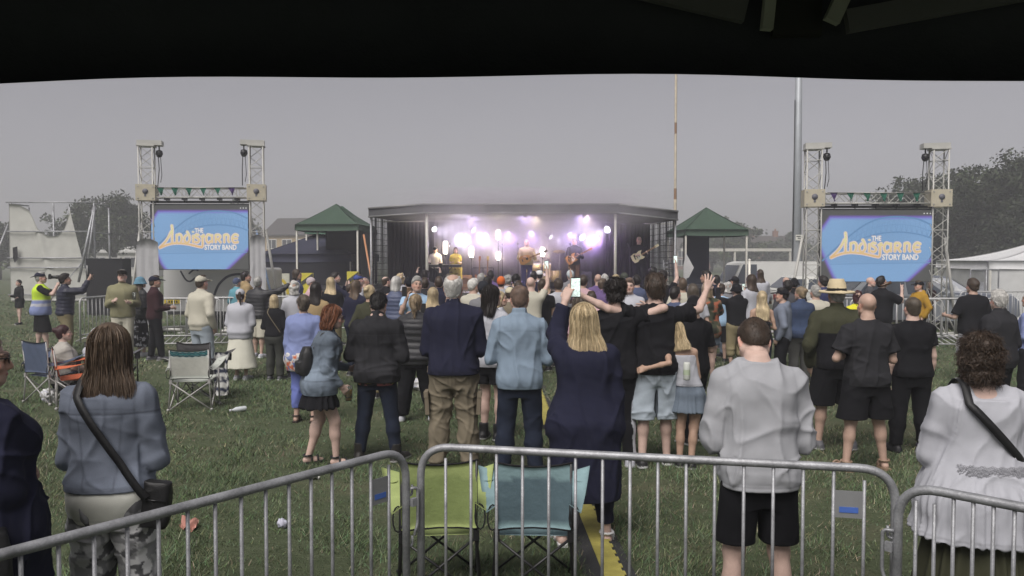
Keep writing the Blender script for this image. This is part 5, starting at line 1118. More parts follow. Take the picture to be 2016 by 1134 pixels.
# ---------------------------------------------------------------- masts, rail, posts
a = W(1328, 600, 33); r = empty('pole', (a[0], 33, 0), 0, 'thin rusty cream pole standing tall behind the right end of the stage', 'pole'); b = W(1331, 120, 33)
g = np.random.RandomState(3); m = MB(); dx = b[0] - a[0]; n = 26
for k in range(n): t0, t1 = k / n, (k + 1) / n; m.tube([(dx * t0, 0, b[2] * 1.15 * t0), (dx * t1, 0, b[2] * 1.15 * t1)], .052 if k > 10 else .062, 8, (.22, .13, .07) if g.rand() < .2 else (.50, .44, .34), cap=False)
m.obj('pole_tube', mat('rusty_pole', attr=True, rough=.6, var=.2, vscale=4, stain=((.10, .05, .03), 5, .62)), r); m = MB(); m.lathe([(0, .1), (.12, .1), (.12, 0)], (0, 0, 0), 10); m.obj('base_plate', M_GALV, r)
a, b = W(1567, 570, 34), W(1573, 120, 34); r = empty('lighting_mast', (a[0], 34, 0), 0, 'tall thick grey lighting mast left of the right screen rig', 'mast'); dx = b[0] - a[0]; H_ = b[2] * 1.2
m = MB(); m.tube([(0, 0, 0), (dx * .6, 0, H_ * .5), (dx * 1.2, 0, H_)], [.22, .165, .12], 14); m.obj('mast_tube', mat('mast_grey', (.30, .32, .34), .5, .2, var=.12, vscale=2), r); m = MB(); z = W(0, 468, 34)[2]; m.box((.02, -.24, z), (.3, .02, .24), col=(.5, .5, .45)); s_ = m.obj('sign', M_PAINT, r)
m = MB(); m.box((-.01, -.254, z + .05), (.18, .006, .035), col=(.03, .03, .03)); m.box((.04, -.254, z - .03), (.16, .006, .035), col=(.03, .03, .03)); m.obj('sign_marks', M_PAINT, s_)
m = MB()
for z in (.2, .5): m.tube([(0.23 * cos(t), .23 * sin(t), z) for t in np.linspace(0, 2 * pi, 13)], .02, 5)
m.tube([(-.2, -.1, .3), (-.19, -.12, H_ * .7)], .02, 6); m.obj('cable', M_BSTEEL, r)
a, b = W(1340, 492, 38), W(1562, 492, 38); m = MB(); m.box(((a[0] + b[0]) / 2, 38, a[2]), (b[0] - a[0], .12, .14), col=(.50, .49, .45))
for t in (.1, .48, .97): m.box((a[0] + (b[0] - a[0]) * t, 38, a[2] / 2 - .05), (.09, .09, a[2] - .05), col=(.48, .47, .43))
m.obj('rail', M_PAINT, None, 'long pale horizontal rail on posts behind the right gazebo', 'rail')
a = W(1450, 492, 36); m = MB(); m.tube([(W(1462, 500, 30.5)[0], 29.6, 0), (W(1462, 500, 30.5)[0], 29.6, 2.0)], .05, 8); m.lathe([(0, 2.06), (.05, 2.04), (.06, 2.0)], (W(1462, 500, 30.5)[0], 29.6, 0), 8); m.obj('post', MATS['post_white'], None, 'short white post beside the right gazebo deck', 'post')
m = MB(); p = W(1352, 528, 29); m.prism([(-.14, -.42), (.06, -.34), (.24, .02), (-.05, .55), (-.14, .1)], (0, .03, 0), (p[0], 28.9, p[2]), (1, 0, 0), (0, 0, 1), (.5, .5, .49)); m.tube([(p[0] - .05, 29, 0), (p[0] - .05, 29, p[2])], .03, 6, (.4, .4, .4)); m.obj('feather_flag', M_CANVAS, None, 'white pointed flag panel between the stage and the right gazebo', 'flag')
# yellow and black hazard boards by the left gazebo, orange brace
for px, py, lab in ((533, 560, 'white barrier board with yellow and black curves beside the left rig'), (556, 555, 'white barrier board with yellow and black curves left of the gazebo post')):
    p = W(px, py, 26); r = empty('event_board', (p[0], 26, 0), R(3), lab, 'board', 'white event boards'); m = MB(); m.box((0, 0, .8), (.46, .03, 1.55), col=(.5, .5, .42)); m.box((-.18, .05, .4), (.05, .3, .03), col=(.3, .3, .3)); m.obj('panel', M_PAINT, r)
    m = MB(); fr = lambda x, z, d: (x, -.018 - d, z); ribbon(m, [(-.2, 1.2), (-.02, 1.35), (.12, 1.2), (.18, .9)], .09, 0, (.55, .42, .04), fr); ribbon(m, [(-.2, 1.05), (-.02, 1.18), (.05, 1.0), (.08, .7)], .07, .001, (.03, .03, .03), fr); m.obj('stripe', M_PAINT, r)
for px, py, lab in ((605, 543, 'yellow hazard board low against the left gazebo wall'), (695, 540, 'yellow and dark hazard board at the right post of the left gazebo')):
    p = W(px, py, 27.5); m = MB(); m.box((p[0], 27.5, p[2] - .35), (.42, .03, .9), col=(.55, .48, .05)); m.prism([(-.2, -.1), (.2, .2), (.2, .35), (-.2, .05)], (0, -.01, 0), (p[0], 27.48, p[2] - .25), (1, 0, 0), (0, 0, 1), (.05, .05, .04)); m.tube([(p[0], 27.53, 0), (p[0], 27.53, p[2])], .03, 6, (.3, .3, .3)); m.obj('hazard_board', M_PAINT, None, lab, 'board')
a, b = W(716, 462, 27), W(742, 575, 26); m = MB(); m.tube([tuple(a), tuple(b * np.array((1, 1, 0)) + np.array((.05, 0, 0)))], .035, 7, (.42, .20, .10)); m.obj('brace_pole', M_PAINT, None, 'orange brown pole leaning beside the left corner of the stage', 'pole')
a, b = W(505, 455, 24), W(552, 625, 20.5); m = MB(); m.tube([tuple(a), (b[0], b[1], .02)], .03, 7, (.20, .28, .42)); m.obj('guy_strap', M_PAINT, None, 'pale blue strap slanting down from the right tower of the left rig', 'strap')
# ---------------------------------------------------------------- vehicles
def car(x, y, rz, col, label, L_=4.3, Wd=1.78, h=1.5, van=False, cat='car'):
    r = empty('parked_car' if not van else 'parked_van', (x, y, 0), rz, label, cat, 'parked vehicles'); m = MB()
    lower = [(-L_ / 2, .35), (-L_ / 2 + .05, .78), (-L_ * .46, .92), (-L_ * .20, 1.0), (L_ * .36, 1.0), (L_ / 2 - .03, .95), (L_ / 2, .5), (L_ / 2 - .08, .3), (-L_ / 2 + .1, .28)]
    m.prism(lower, (0, Wd, 0), (0, -Wd / 2, 0), (1, 0, 0), (0, 0, 1), col)
    pr = [(-L_ * .22, .985), (-L_ * .06, h - .06), (L_ * .02, h), (L_ * .34, h - .02), (L_ * .47, .985)] if not van else [(-L_ * .40, .985), (-L_ * .30, h - .08), (-L_ * .24, h), (L_ * .47, h), (L_ * .49, .985)]
    n = len(pr); t = .80 if not van else .92; A = [(a, -Wd / 2 * (1 if z < 1 else t), z) for a, z in pr]; B = [(a, Wd / 2 * (1 if z < 1 else t), z) for a, z in pr]
    m.add(A + B, [tuple(range(n)), tuple(range(2 * n - 1, n - 1, -1))] + [(i, n + i, n + (i + 1) % n, (i + 1) % n) for i in range(n)], col); m.obj('body', M_VAN, r)
    def win(ps, name='window'):
        m = MB(); m.add([np.array(p) for p in ps], [tuple(range(len(ps)))]); m.obj(name, M_GLASS, r)
    for sg in (-1, 1):
        def pt(a, z): k = (z - .985) / (h - .985); return (a, sg * (Wd / 2 * (1 - (1 - t) * k) + .006), z)
        z0, z1 = 1.04, h - .12
        segs = [(-.15, -.045, .10, .09), (.115, .105, .24, .255), (.27, .26, .33, .40)] if not van else [(-.365, -.285, -.16, -.16)]
        for a0, a1, a2, a3 in segs: q = [pt(L_ * a0, z0), pt(L_ * a1, z1), pt(L_ * a2, z1), pt(L_ * a3, z0)]; win(q if sg < 0 else q[::-1], 'side_window')
        mm = MB(); mm.box((-L_ * .17, sg * (Wd / 2 + .1), 1.02), (.12, .18, .13), col=col); mm.obj('mirror', M_VAN, r)
        for xx in (-L_ * .31, L_ * .30): wheel(r, xx, sg * (Wd / 2 - .10), .33)
        mm = MB(); mm.box((-L_ / 2 + .06, sg * Wd * .36, .74), (.12, .36, .14), col=(.6, .6, .6)); mm.obj('headlight', M_VAN, r); mm = MB(); mm.box((L_ / 2 - .03, sg * Wd * .40, .78), (.08, .22, .18), col=(.25, .02, .02)); mm.obj('tail_light', M_VAN, r)
    a, b = pr[0], pr[1]; e = .012; Q = []
    for f, y in ((.12, -1), (.12, 1), (.9, 1), (.9, -1)): k = f; Q.append((a[0] + (b[0] - a[0]) * k - e, y * (Wd / 2 * (1 - (1 - t) * k) - .07), a[1] + (b[1] - a[1]) * k + e))
    win(Q, 'windscreen'); a, b = pr[-1], pr[-2]; Q = []
    for f, y in ((.15, 1), (.15, -1), (.85, -1), (.85, 1)): Q.append((a[0] + (b[0] - a[0]) * f + e, y * (Wd / 2 * (1 - (1 - t) * f) - .08), a[1] + (b[1] - a[1]) * f + e))
    win(Q, 'rear_window'); m = MB(); m.box((0, 0, .30), (L_ * .94, Wd * .94, .14), col=(.02, .02, .02)); m.obj('underside', M_PAINT, r); return r
car(W(1812, 600, 23)[0], 23.4, R(168), (.20, .215, .235), 'silver grey estate car behind the barriers under the right screen', h=1.52)
car(W(1872, 600, 25)[0], 25.6, R(150), (.14, .155, .19), 'blue grey car with a wide windscreen right of the right tower', h=1.5)
car(W(1515, 545, 33)[0], 33.5, R(4), (.56, .56, .54), 'white van parked beyond the crowd right of the gazebo', L_=4.6, Wd=1.9, h=1.95, van=True, cat='van')
car(W(1640, 560, 27)[0], 27.0, R(176), (.55, .55, .52), 'white car half hidden behind the straw hat and the right rig', h=1.5)
# ---------------------------------------------------------------- crowd barriers
M_BARF = mat('barrier_grey', (.42, .42, .42), .5, .25, var=.15, vscale=6)
def barrier_mesh(Ln, h=1.1, nb=17, rail=.021, bar=.0085, rc=.16, mt=None, parent=None, seg=8):
    m = MB(); pts = fillet([(-Ln / 2, 0, .02), (-Ln / 2, 0, h), (Ln / 2, 0, h), (Ln / 2, 0, .02)], rc, 8); m.tube(pts, rail, 14 if seg > 6 else 8); m.obj('rail', mt, parent)
    m = MB(); m.tube([(-Ln / 2, 0, .20), (Ln / 2, 0, .20)], rail * .8, seg); m.obj('lower_rail', mt, parent)
    for k in range(nb): x = -Ln / 2 + (k + 1) * Ln / (nb + 1); m = MB(); z1 = h - .005 if abs(x) < Ln / 2 - rc else h - rc * .35; m.tube([(x, 0, .2), (x, 0, z1)], bar, seg); m.obj('bar', mt, parent)
    for sg in (-1, 1):
        m = MB(); m.tube(fillet([(sg * (Ln / 2 - .25), -.30, .015), (sg * (Ln / 2 - .25), -.05, .12), (sg * (Ln / 2 - .25), .05, .12), (sg * (Ln / 2 - .25), .30, .015)], .06, 4), .017, seg); m.tube([(sg * (Ln / 2 - .25), 0, .11), (sg * (Ln / 2 - .25), 0, .21)], .017, seg); m.obj('foot', mt, parent)
def near_barrier(pa, pb, label, nb, plates=(), hook=None, h=1.1):
    A, B = np.array(pa), np.array(pb); d = B - A; Ln = np.linalg.norm(d[:2]); r = empty('crowd_barrier', ((A[0] + B[0]) / 2, (A[1] + B[1]) / 2, 0), math.atan2(d[1], d[0]), label, 'crowd barrier', 'crowd barriers in front of the camera')
    barrier_mesh(Ln, h, nb, .0195, .0080, .16, M_GALV, r)
    for k in plates:
        x0 = -Ln / 2 + (k + 1) * Ln / (nb + 1); x1 = x0 + Ln / (nb + 1); m = MB(); m.box(((x0 + x1) / 2, 0, h - .17), (x1 - x0 - .004, .004, .125)); pl = m.obj('plate', mat('plate_grey', (.24, .245, .25), .5, .3, var=.1), r)
        m = MB(); m.box(((x0 + x1) / 2, -.0035, h - .195), ((x1 - x0) * .62, .002, .026), col=(.06, .13, .42)); m.obj('blue_label', M_PAINT, pl)
    if hook:
        m = MB(); x = hook * (Ln / 2); s = 1 if hook > 0 else -1
        for z in (.86, .60): m.tube(fillet([(x, 0, z), (x + s * .045, 0, z), (x + s * .045, 0, z + .05)], .015, 3), .007, 7)
        m.tube(fillet([(x + s * .012, -.02, .90), (x + s * .055, -.03, .90), (x + s * .055, -.03, .72), (x + s * .03, -.03, .66)], .02, 4), .008, 7); m.box((x + s * .03, -.025, .83), (.03, .02, .04)); m.obj('hook', M_GALV, r)
    return r
def railpt(px, py, h=1.1): Y = (CAMH - h) * FPX / (py - HORIZ) ; Y = Y * 1.0; return W(px, py, Y)
def solveY(px, py, z):
    lo, hi = .5, 60
    for _ in range(50):
        mid = (lo + hi) / 2
        if W(px, py, mid)[2] > z: lo = mid
        else: hi = mid
    return lo
pA = W(-430, 1205, solveY(-430, 1205, 1.1)); pB = W(799, 884, solveY(799, 884, 1.1)); near_barrier(pA, pB, 'left galvanised crowd barrier slanting towards the camera', 19, plates=(17,), hook=.997)
pA = W(828, 878, solveY(828, 878, 1.1)); pB = W(1764, 925, solveY(1764, 925, 1.1)); near_barrier(pA, pB, 'middle galvanised crowd barrier before the lime and blue chairs', 16, plates=(14,))
pA = W(1769, 952, solveY(1769, 952, 1.1)); pB = W(2330, 1060, solveY(2330, 1060, 1.1)); near_barrier(pA, pB, 'right galvanised crowd barrier before the woman in the white blouse', 12, hook=-.99)
far0 = empty('crowd_barrier', (0, 0, 0), 0, 'x', 'crowd barrier', 'crowd barriers fencing off the stage and rigs'); barrier_mesh(2.2, 1.1, 13, .022, .010, .14, M_BARF, far0, 5)
FB = [(342, 19.0, 4, 'barrier right of the maroon jacket before the trailer plate'), (452, 19.4, -3, 'barrier between the cream jacket and the white cap before the trailer'), (572, 20.0, 5, 'barrier behind the raised phone arm left of the gazebo'), (212, 20.2, 84, 'barrier turned almost edge on beside the black cabinet'),
      (660, 21.2, 2, 'barrier in front of the left gazebo wall'), (1765, 18.6, 2, 'barrier behind the drinking man and the yellow hoodie'), (1880, 18.9, -6, 'barrier at the foot of the right tower left of the black tee man'), (1962, 23.0, 3, 'barrier beside the white marquee behind the grey haired man'), (2050, 23.2, -2, 'barrier cut by the right edge before the marquee'), (1680, 19.2, 3, 'barrier behind the straw hat under the right screen')]
for i, (px, Y, an, lab) in enumerate(FB):
    loc = (W(px, 600, Y)[0], Y, 0)
    if i == 0: far0.location = loc; far0.rotation_euler = (0, 0, R(an)); far0['label'] = lab
    else: dup(far0, loc, R(an), lab)
r = dup(far0, (W(372, 660, 17.5)[0] - .3, 18.3, .05), R(10), 'barrier lying flat on the grass left of the cream jacket'); r.rotation_euler = (R(-84), 0, R(10))
r = dup(far0, (W(1850, 655, 17.2)[0], 18.0, .05), R(-4), 'barrier lying flat on the grass at the right tower foot'); r.rotation_euler = (R(-80), 0, R(-4))
# ---------------------------------------------------------------- folding chairs
M_POLY = mat('chair_polyester', attr=True, rough=.85, var=.12, vscale=8, bump=.35, bscale=30, spec=.2, fine=(220, .1))
M_TUBEK = mat('chair_tube', attr=True, rough=.45, var=.15, metal=.1)
def camp_chair(x, y, rz, col, label, tube=(.012, .012, .013), dark=None, s=1.0, top=None, zig=None, hb=.86, tr=.010, hw=.25):
    """seen from behind: local +y is the way the sitter faces"""
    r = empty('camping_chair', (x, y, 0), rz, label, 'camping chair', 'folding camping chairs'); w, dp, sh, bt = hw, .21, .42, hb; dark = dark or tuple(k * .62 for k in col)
    m = MB()
    for sg in (-1, 1):
        m = MB(); m.tube([(sg * (w + .03), -dp - .04, .0), (sg * w * .98, -dp - .02, sh), (sg * w, -dp - .06, bt)], tr, 8, tube); m.obj('upright', M_TUBEK, r)
        m = MB(); m.tube([(sg * (w + .03), dp, 0), (sg * (w + .02), dp + .0, .60)], tr, 8, tube); m.obj('upright', M_TUBEK, r)
    m = MB()
    for sg in (-1, 1):
        m.tube([(sg * (w + .02), -dp - .04, .02), (-sg * w, -dp - .025, sh - .03)], tr * .85, 7, tube); m.tube([(sg * (w + .02), dp, .02), (-sg * w, dp, sh - .03)], tr * .85, 7, tube); m.tube([(sg * (w + .02), -dp - .03, .02), (sg * (w + .01), dp, sh - .03)], tr * .85, 7, tube); m.tube([(sg * (w + .02), dp, .02), (sg * (w + .01), -dp - .03, sh - .03)], tr * .85, 7, tube)
        for yy in (-dp - .04, dp): m.lathe([(0, .0), (.022, 0), (.022, .03), (.012, .04)], (sg * (w + .03), yy, 0), 8, tube)
        m.box((sg * w * .99, -dp - .025, sh - .02), (.035, .03, .06), col=tube)
    m.obj('cross_leg', M_TUBEK, r); m = MB()
    def bk(u, v): z = sh + .02 + (bt - sh - .02) * v; sag = (1 - (2 * u - 1) ** 2); return ((u - .5) * 2 * w * (1 + .04 * v), -dp - .03 - .035 * v + .045 * sag * (.4 + .6 * (1 - v)) - .003 * sin(u * 22 + v * 9), z - .030 * sag * v + .0 * u)
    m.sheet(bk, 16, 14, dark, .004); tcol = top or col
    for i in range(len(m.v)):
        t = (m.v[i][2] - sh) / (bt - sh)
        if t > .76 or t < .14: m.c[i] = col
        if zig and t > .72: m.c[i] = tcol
    bo = m.obj('backrest', M_POLY, r)
    if zig:
        for k, c in enumerate(zig):
            m = MB(); pts = []
            for i in range(13): u = .04 + i / 12 * .92; p = np.array(bk(u, .95 - .055 * k - (.03 if i % 2 else 0))); pts.append(p - np.array((0, .004, 0)))
            band(m, pts, .016, .003, c, [(0, -1, 0)] * 13); m.obj('chevron', M_POLY, bo)
    for v_ in (0, 1): m = MB(); m.tube([np.array(bk(u, v_)) - np.array((0, .003, 0)) for u in np.linspace(0, 1, 13)], .006, 6, (.012, .012, .013)); m.obj('edge_binding', M_POLY, bo)
    m = MB(); m.sheet(lambda u, v: ((u - .5) * 2 * w, -dp + .02 + (2 * dp) * v, sh - .03 + .03 * v - .05 * sin(pi * u) * sin(pi * v)), 10, 8, col, .004); m.obj('seat', M_POLY, r)
    for sg in (-1, 1):
        m = MB(); m.sheet(lambda u, v: (sg * (w + .02 + (.0 + .125 * u * (.30 + .70 * v)) - .03 * (1 - u)), -dp - .05 + (2 * dp + .10) * v, .60 + .045 * v - .03 * sin(pi * v) + .05 * v * u - .05 * (1 - v) * u), 4, 8, col, .004); m.obj('armrest', M_POLY, r)
        m = MB(); m.lathe([(.035, -.10), (.042, 0), (.046, .002)], (sg * (w + .08), dp - .05, .63), 10, tuple(k * .6 for k in col)); m.obj('cup_holder', M_POLY, r); m = MB(); m.tube([(sg * (w + .02) + .05 * cos(t) * .6, -dp - .05 + .02 * sin(t), .52 + .07 * sin(t)) for t in np.linspace(0, 2 * pi, 13)], .005, 5, (.012, .012, .013), cap=False); m.obj('arm_strap', M_POLY, r)
    return r
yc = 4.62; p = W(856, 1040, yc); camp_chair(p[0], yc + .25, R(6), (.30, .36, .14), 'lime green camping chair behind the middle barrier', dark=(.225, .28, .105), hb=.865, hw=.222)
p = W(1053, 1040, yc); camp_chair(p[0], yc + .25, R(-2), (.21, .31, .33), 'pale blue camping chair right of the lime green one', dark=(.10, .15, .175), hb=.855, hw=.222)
Y = 10.6; AL = (.32, .31, .30)
camp_chair(W(372, 800, Y)[0], Y + .2, R(8), (.42, .44, .40), 'white camping chair with teal chevrons on its back', dark=(.42, .42, .38), tube=AL, top=(.45, .50, .48), zig=[(.02, .09, .11), (.02, .13, .14), (.02, .09, .11)], hb=.84, tr=.011)
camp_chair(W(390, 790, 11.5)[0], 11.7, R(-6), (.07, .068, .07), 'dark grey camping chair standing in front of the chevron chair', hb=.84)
camp_chair(W(97, 790, 11.2)[0], 11.3, R(-24), (.075, .095, .15), 'navy blue camping chair with pale tubes at the left', tube=AL, dark=(.07, .09, .14), hb=.90, tr=.011)
camp_chair(W(150, 790, 11.0)[0], 11.0, R(-58), (.50, .13, .06), 'orange camping chair with a woman sitting in it', tube=AL, dark=(.42, .11, .05), hb=.82, tr=.011)
camp_chair(W(196, 790, 11.6)[0], 12.0, R(-20), (.10, .10, .11), 'grey camping chair hidden behind the denim jacket woman', hb=.80)
m = MB(); p = W(424, 720, 11.3); m.sheet(lambda u, v: (p[0] + (u - .5) * .22 + .02 * sin(v * 7), 11.45 + .1 * v + .03 * sin(u * 9), .06 + .62 * v), 8, 24, (.5, .5, .48), .02)
for i in range(len(m.v)):
    x, y_, z = m.v[i]
    if sin((z * 46) + 2.4 * abs(((x - p[0]) * 26) % 2 - 1)) > .2: m.c[i] = (.03, .035, .06)
m.obj('blanket', M_CLOTH, None, 'white and navy zigzag blanket hanging from the dark grey chair', 'blanket')
# ---------------------------------------------------------------- cable ramps and litter
M_RUB = mat('ramp_rubber', attr=True, rough=.8, var=.2, vscale=12, bump=.3, bscale=40)
def ramp(pts, label):
    r = empty('cable_ramp', (0, 0, 0), 0, label, 'cable ramp', 'yellow and black cable ramps'); P = [np.array(p) for p in pts]; d = unit(P[1] - P[0]); s = np.array((d[1], -d[0], 0)); Ln = np.linalg.norm(P[1] - P[0]); n = int(Ln / .06)
    r.location = [float(v) for v in P[0]]; Z = np.array((0, 0, 1.))
    prof = [(-.17, .004), (-.06, .052), (.06, .052), (.17, .004)]; m = MB(); k = len(prof); V = [s * a + Z * h + d * t for t in (0, Ln) for a, h in prof]
    m.add(V, [tuple(range(k)), tuple(range(2 * k - 1, k - 1, -1))] + [(i, k + i, k + (i + 1) % k, (i + 1) % k) for i in range(k)], (.03, .03, .032)); m.obj('ramp_body', M_RUB, r)
    m = MB()
    for i in range(n):
        t0, t1 = i * Ln / n, (i + .97) * Ln / n; w = .066 + (.016 if i % 2 else 0); V = [s * -.062 + Z * .053 + d * t0, s * w + Z * .053 + d * t0, s * w + Z * .053 + d * t1, s * -.062 + Z * .053 + d * t1]; m.add(V + [q + Z * .006 for q in V], [(3, 2, 1, 0), (4, 5, 6, 7), (0, 1, 5, 4), (1, 2, 6, 5), (2, 3, 7, 6), (3, 0, 4, 7)], (.33, .29, .07))
    m.obj('lid', M_RUB, r)
def gp(px, py): return W(px, py, solveY(px, py, 0.0)) * np.array((1, 1, 0))
ramp([gp(1225, 1190), gp(1135, 975)], 'yellow lidded cable ramp running under the blue chair towards the navy dress'); ramp([gp(1080, 845), gp(1052, 760)], 'yellow cable ramp beyond the blue shirt man')
def litter(px, py, name, label, cat, fn):
    p = gp(px, py); r = empty(name, p, R(rnd.uniform(0, 360)), label, cat); fn(r)
def bottle(r, col=(.55, .58, .6)):
    m = MB(); m.lathe([(0, -.1), (.033, -.1), (.035, -.09), (.035, .04), (.014, .085), (.014, .11), (0, .11)], (0, 0, .036), 12, col, rot=roty(pi / 2)); m.obj('bottle_wall', mat('clear_plastic', attr=True, rough=.2, var=.05), r); m = MB(); m.lathe([(0, .10), (.017, .10), (.017, .125), (0, .125)], (0, 0, .036), 10, (.5, .5, .55), rot=roty(pi / 2)); m.obj('cap', M_PAINT, r)
def paper(r, col, sz=.17, fold=.05, sd=1):
    m = MB(); m.sheet(lambda u, v: ((u - .5) * sz * 1.6, (v - .5) * sz, .03 + fold * sin(u * 5 + sd) * cos(v * 4) * .6 + fold * .4 * sin(u * 13 * v + sd)), 10, 8, col, .002, smooth=False); m.obj('sheet', M_PAINT, r)
def crumple(r, col, rad=.05, sd=1, part='shell'):
    g = np.random.RandomState(sd); S = Solid(); S.ell((0, 0, rad * .8), (rad, rad * .8, rad * .75)); V, F = S.build(rad / 7); V = V + vnormals(V, F) * (nz(V * 70, 1.0, sd) * rad * .16)[:, None]; C = np.tile(np.array(col), (len(V), 1)); C[nz(V * 40, 1.0, sd + 4) > .6] = (.45, .46, .55); npmesh(part, V, F, M_PAINT, r, C, smooth=False)
litter(470, 811, 'plastic_bottle', 'clear plastic bottle lying on the grass right of the chevron chair', 'bottle', bottle); litter(282, 684, 'plastic_bottle', 'crumpled pale bottle on the grass behind the seated pair', 'bottle', lambda r: bottle(r, (.5, .5, .48)))
litter(372, 1040, 'food_tray', 'crushed red and white paper food tray on the grass', 'litter', lambda r: paper(r, (.42, .20, .16), .12, .05, 2)); litter(557, 1040, 'crushed_can', 'crushed white and blue can on the grass', 'litter', lambda r: crumple(r, (.42, .42, .50), .045, 3))
litter(96, 791, 'plastic_bag', 'white plastic bag under the navy camping chair', 'bag', lambda r: crumple(r, (.6, .6, .6), .12, 5, 'bag_body')); litter(357, 648, 'paper_scrap', 'white paper scrap before the flat lying barrier', 'litter', lambda r: paper(r, (.6, .6, .58), .2, .06, 5)); litter(335, 712, 'paper_scrap', 'pale paper litter behind the chevron chair', 'litter', lambda r: paper(r, (.55, .55, .53), .2, .05, 7))
litter(820, 768, 'paper_bag', 'white paper bag at the feet of the padded jacket woman', 'bag', lambda r: crumple(r, (.6, .6, .6), .12, 8, 'bag_body')); litter(616, 944, 'paper_scrap', 'small white scrap on the grass near the sandals', 'litter', lambda r: paper(r, (.6, .6, .57), .07, .03, 9)); litter(1378, 760, 'plastic_cup', 'crushed clear cup on the grass behind the couple', 'cup', lambda r: crumple(r, (.55, .57, .57), .06, 11))
p = gp(710, 893); r = empty('drink_can', p, 0, 'red drink can standing by the skinny jeans man', 'can'); m = MB(); m.lathe([(0, 0), (.028, 0), (.036, .014), (.036, .125), (.028, .138), (0, .136)], n=16, col=(.34, .03, .025)); m.obj('can_body', M_PAINT, r)
m = MB(); m.lathe([(0, .0), (.021, .0)], (0, -.0372, .07), 12, (.5, .5, .5), rot=rotx(pi / 2)); m.lathe([(0, .0), (.012, .0)], (0, -.0382, .07), 12, (.05, .06, .2), rot=rotx(pi / 2)); m.obj('can_emblem', M_PAINT, r)
cup(gp(712, 884), 'tall yellow drink cup standing behind the red can', (.55, .56, .12), .17)
# ---------------------------------------------------------------- black gazebo over the camera
r = empty('black_gazebo', (0, -.3, 0), 0, 'black pop up gazebo whose front valance hangs over the view', 'gazebo')
yv = 1.25; e0, e1, e2 = W(0, 163, yv)[2], W(1250, 149, yv)[2], W(2016, 160, yv)[2]
M_CAN = mat('canopy_black', (.060, .062, .085), .9, var=.25, vscale=2, bump=.3, bscale=25, spec=.15)
cf = np.polyfit([W(0, 160, yv)[0], W(1250, 160, yv)[0], W(2016, 160, yv)[0]], [e0, e1, e2], 2); zv = lambda x: np.polyval(cf, max(-1.1, min(1.1, x)))
m = MB(); m.sheet(lambda u, v: (-1.9 + 3.8 * u, yv + .3 + .012 * sin(u * 31) * (1 - v), zv(-1.9 + 3.8 * u) * (1 - v) + (e1 + .34) * v), 60, 4, None, .002)
for sg in (-1, 1): m.sheet(lambda u, v: (sg * 1.9, yv + .3 - 2.5 * u, (e0 - .02) * (1 - v) + (e1 + .34) * v), 20, 2, None, .002)
m.sheet(lambda u, v: (-1.9 + 3.8 * u, yv - 2.2, (e0 - .02) * (1 - v) + (e1 + .34) * v), 20, 2, None, .002); m.obj('valance', M_CAN, r); m = MB(); zr_ = e1 + .34
for a, b in (((-1.9, yv + .3), (1.9, yv + .3)), ((1.9, yv + .3), (1.9, yv - 2.2)), ((1.9, yv - 2.2), (-1.9, yv - 2.2)), ((-1.9, yv - 2.2), (-1.9, yv + .3))):
    m.sheet(lambda u, v: ((a[0] + (b[0] - a[0]) * u) * (1 - v), (a[1] + (b[1] - a[1]) * u) * (1 - v) + (yv - .95) * v, zr_ + .75 * v), 12, 8, None, .002)
m.obj('roof', M_CAN, r); M_FR = mat('gazebo_frame', (.15, .15, .17), .5, .2, var=.15)
for x in (-1.86, 1.86):
    for y in (yv + .22, yv - 2.15): m = MB(); m.box((x, y, zr_ / 2), (.045, .045, zr_)); m.box((x, y, .01), (.12, .12, .02)); m.obj('leg', M_FR, r)
m = MB(); yb = yv + .24
def bar(x0, y0, x1, y1, w, yy=yb): a, b = W(x0, y0, yy - .3), W(x1, y1, yy - .3); a[1] = b[1] = yy; t = unit(b - a); s = unit(np.cross(t, (0, 1, 0))) * w / 2; d = np.array((0, .014, 0)); m.add([a - s, b - s, b + s, a + s, a - s + d, b - s + d, b + s + d, a + s + d], [(0, 1, 2, 3), (7, 6, 5, 4), (0, 4, 5, 1), (1, 5, 6, 2), (2, 6, 7, 3), (3, 7, 4, 0)])
bar(1120, -62, 1470, 20, .034); bar(2120, -42, 1670, 40, .034); bar(640, -172, 1180, -46, .034); bar(2500, -130, 2060, -50, .034); m.obj('scissor_bar', M_FR, r)
m = MB(); bar(1512, 56, 1524, -60, .016, yb - .02); m.obj('bracket', mat('bracket_grey', (.36, .37, .35), .5), r); m = MB(); bar(1640, 40, 1690, -70, .022, yb - .02); m.obj('bracket', MATS['bracket_grey'], r)
m = MB(); bar(1570, 70, 1570, -80, .075, yb + .02); m.obj('slider', mat('slider_black', (.02, .02, .022), .6), r)
# ---------------------------------------------------------------- clothes shorthand
def T(c, **k): return (M_CLOTH, c, dict(dict(off=.022, hem=.87, sleeve=.55, amp=.009, flare=.01), **k))
def JP(c, **k): return (M_CLOTH, c, dict(dict(off=.030, hem=.86, sleeve=2, amp=.009, rib=.012, cuff=.004), **k))
def JK(c, **k): return (M_CLOTH, c, dict(dict(off=.034, hem=.85, sleeve=2, amp=.010, collar=1), **k))
def DJ(c, **k): return (M_DENIM, c, dict(dict(off=.034, hem=.90, sleeve=2, amp=.011, collar=1), **k))
def PF(c, **k): return (M_PUFF, c, dict(dict(off=.040, hem=.87, sleeve=2, amp=.004, collar=1, puff=.075), **k))
def TR(c, **k): return ('legs', M_CLOTH, c, dict(dict(off=.020, amp=.009), **k))
def JN(c, **k): return ('legs', M_DENIM, c, dict(dict(off=.014, amp=.009), **k))
def SH(c, m=None, **k): return ('legs', m or M_CLOTH, c, dict(dict(off=.022, hem=.50, flare=.035, amp=.009), **k))
def SK(c, **k): return ('skirt', M_CLOTH, c, dict(dict(hem=.25, flare=.08, amp=.009), **k))
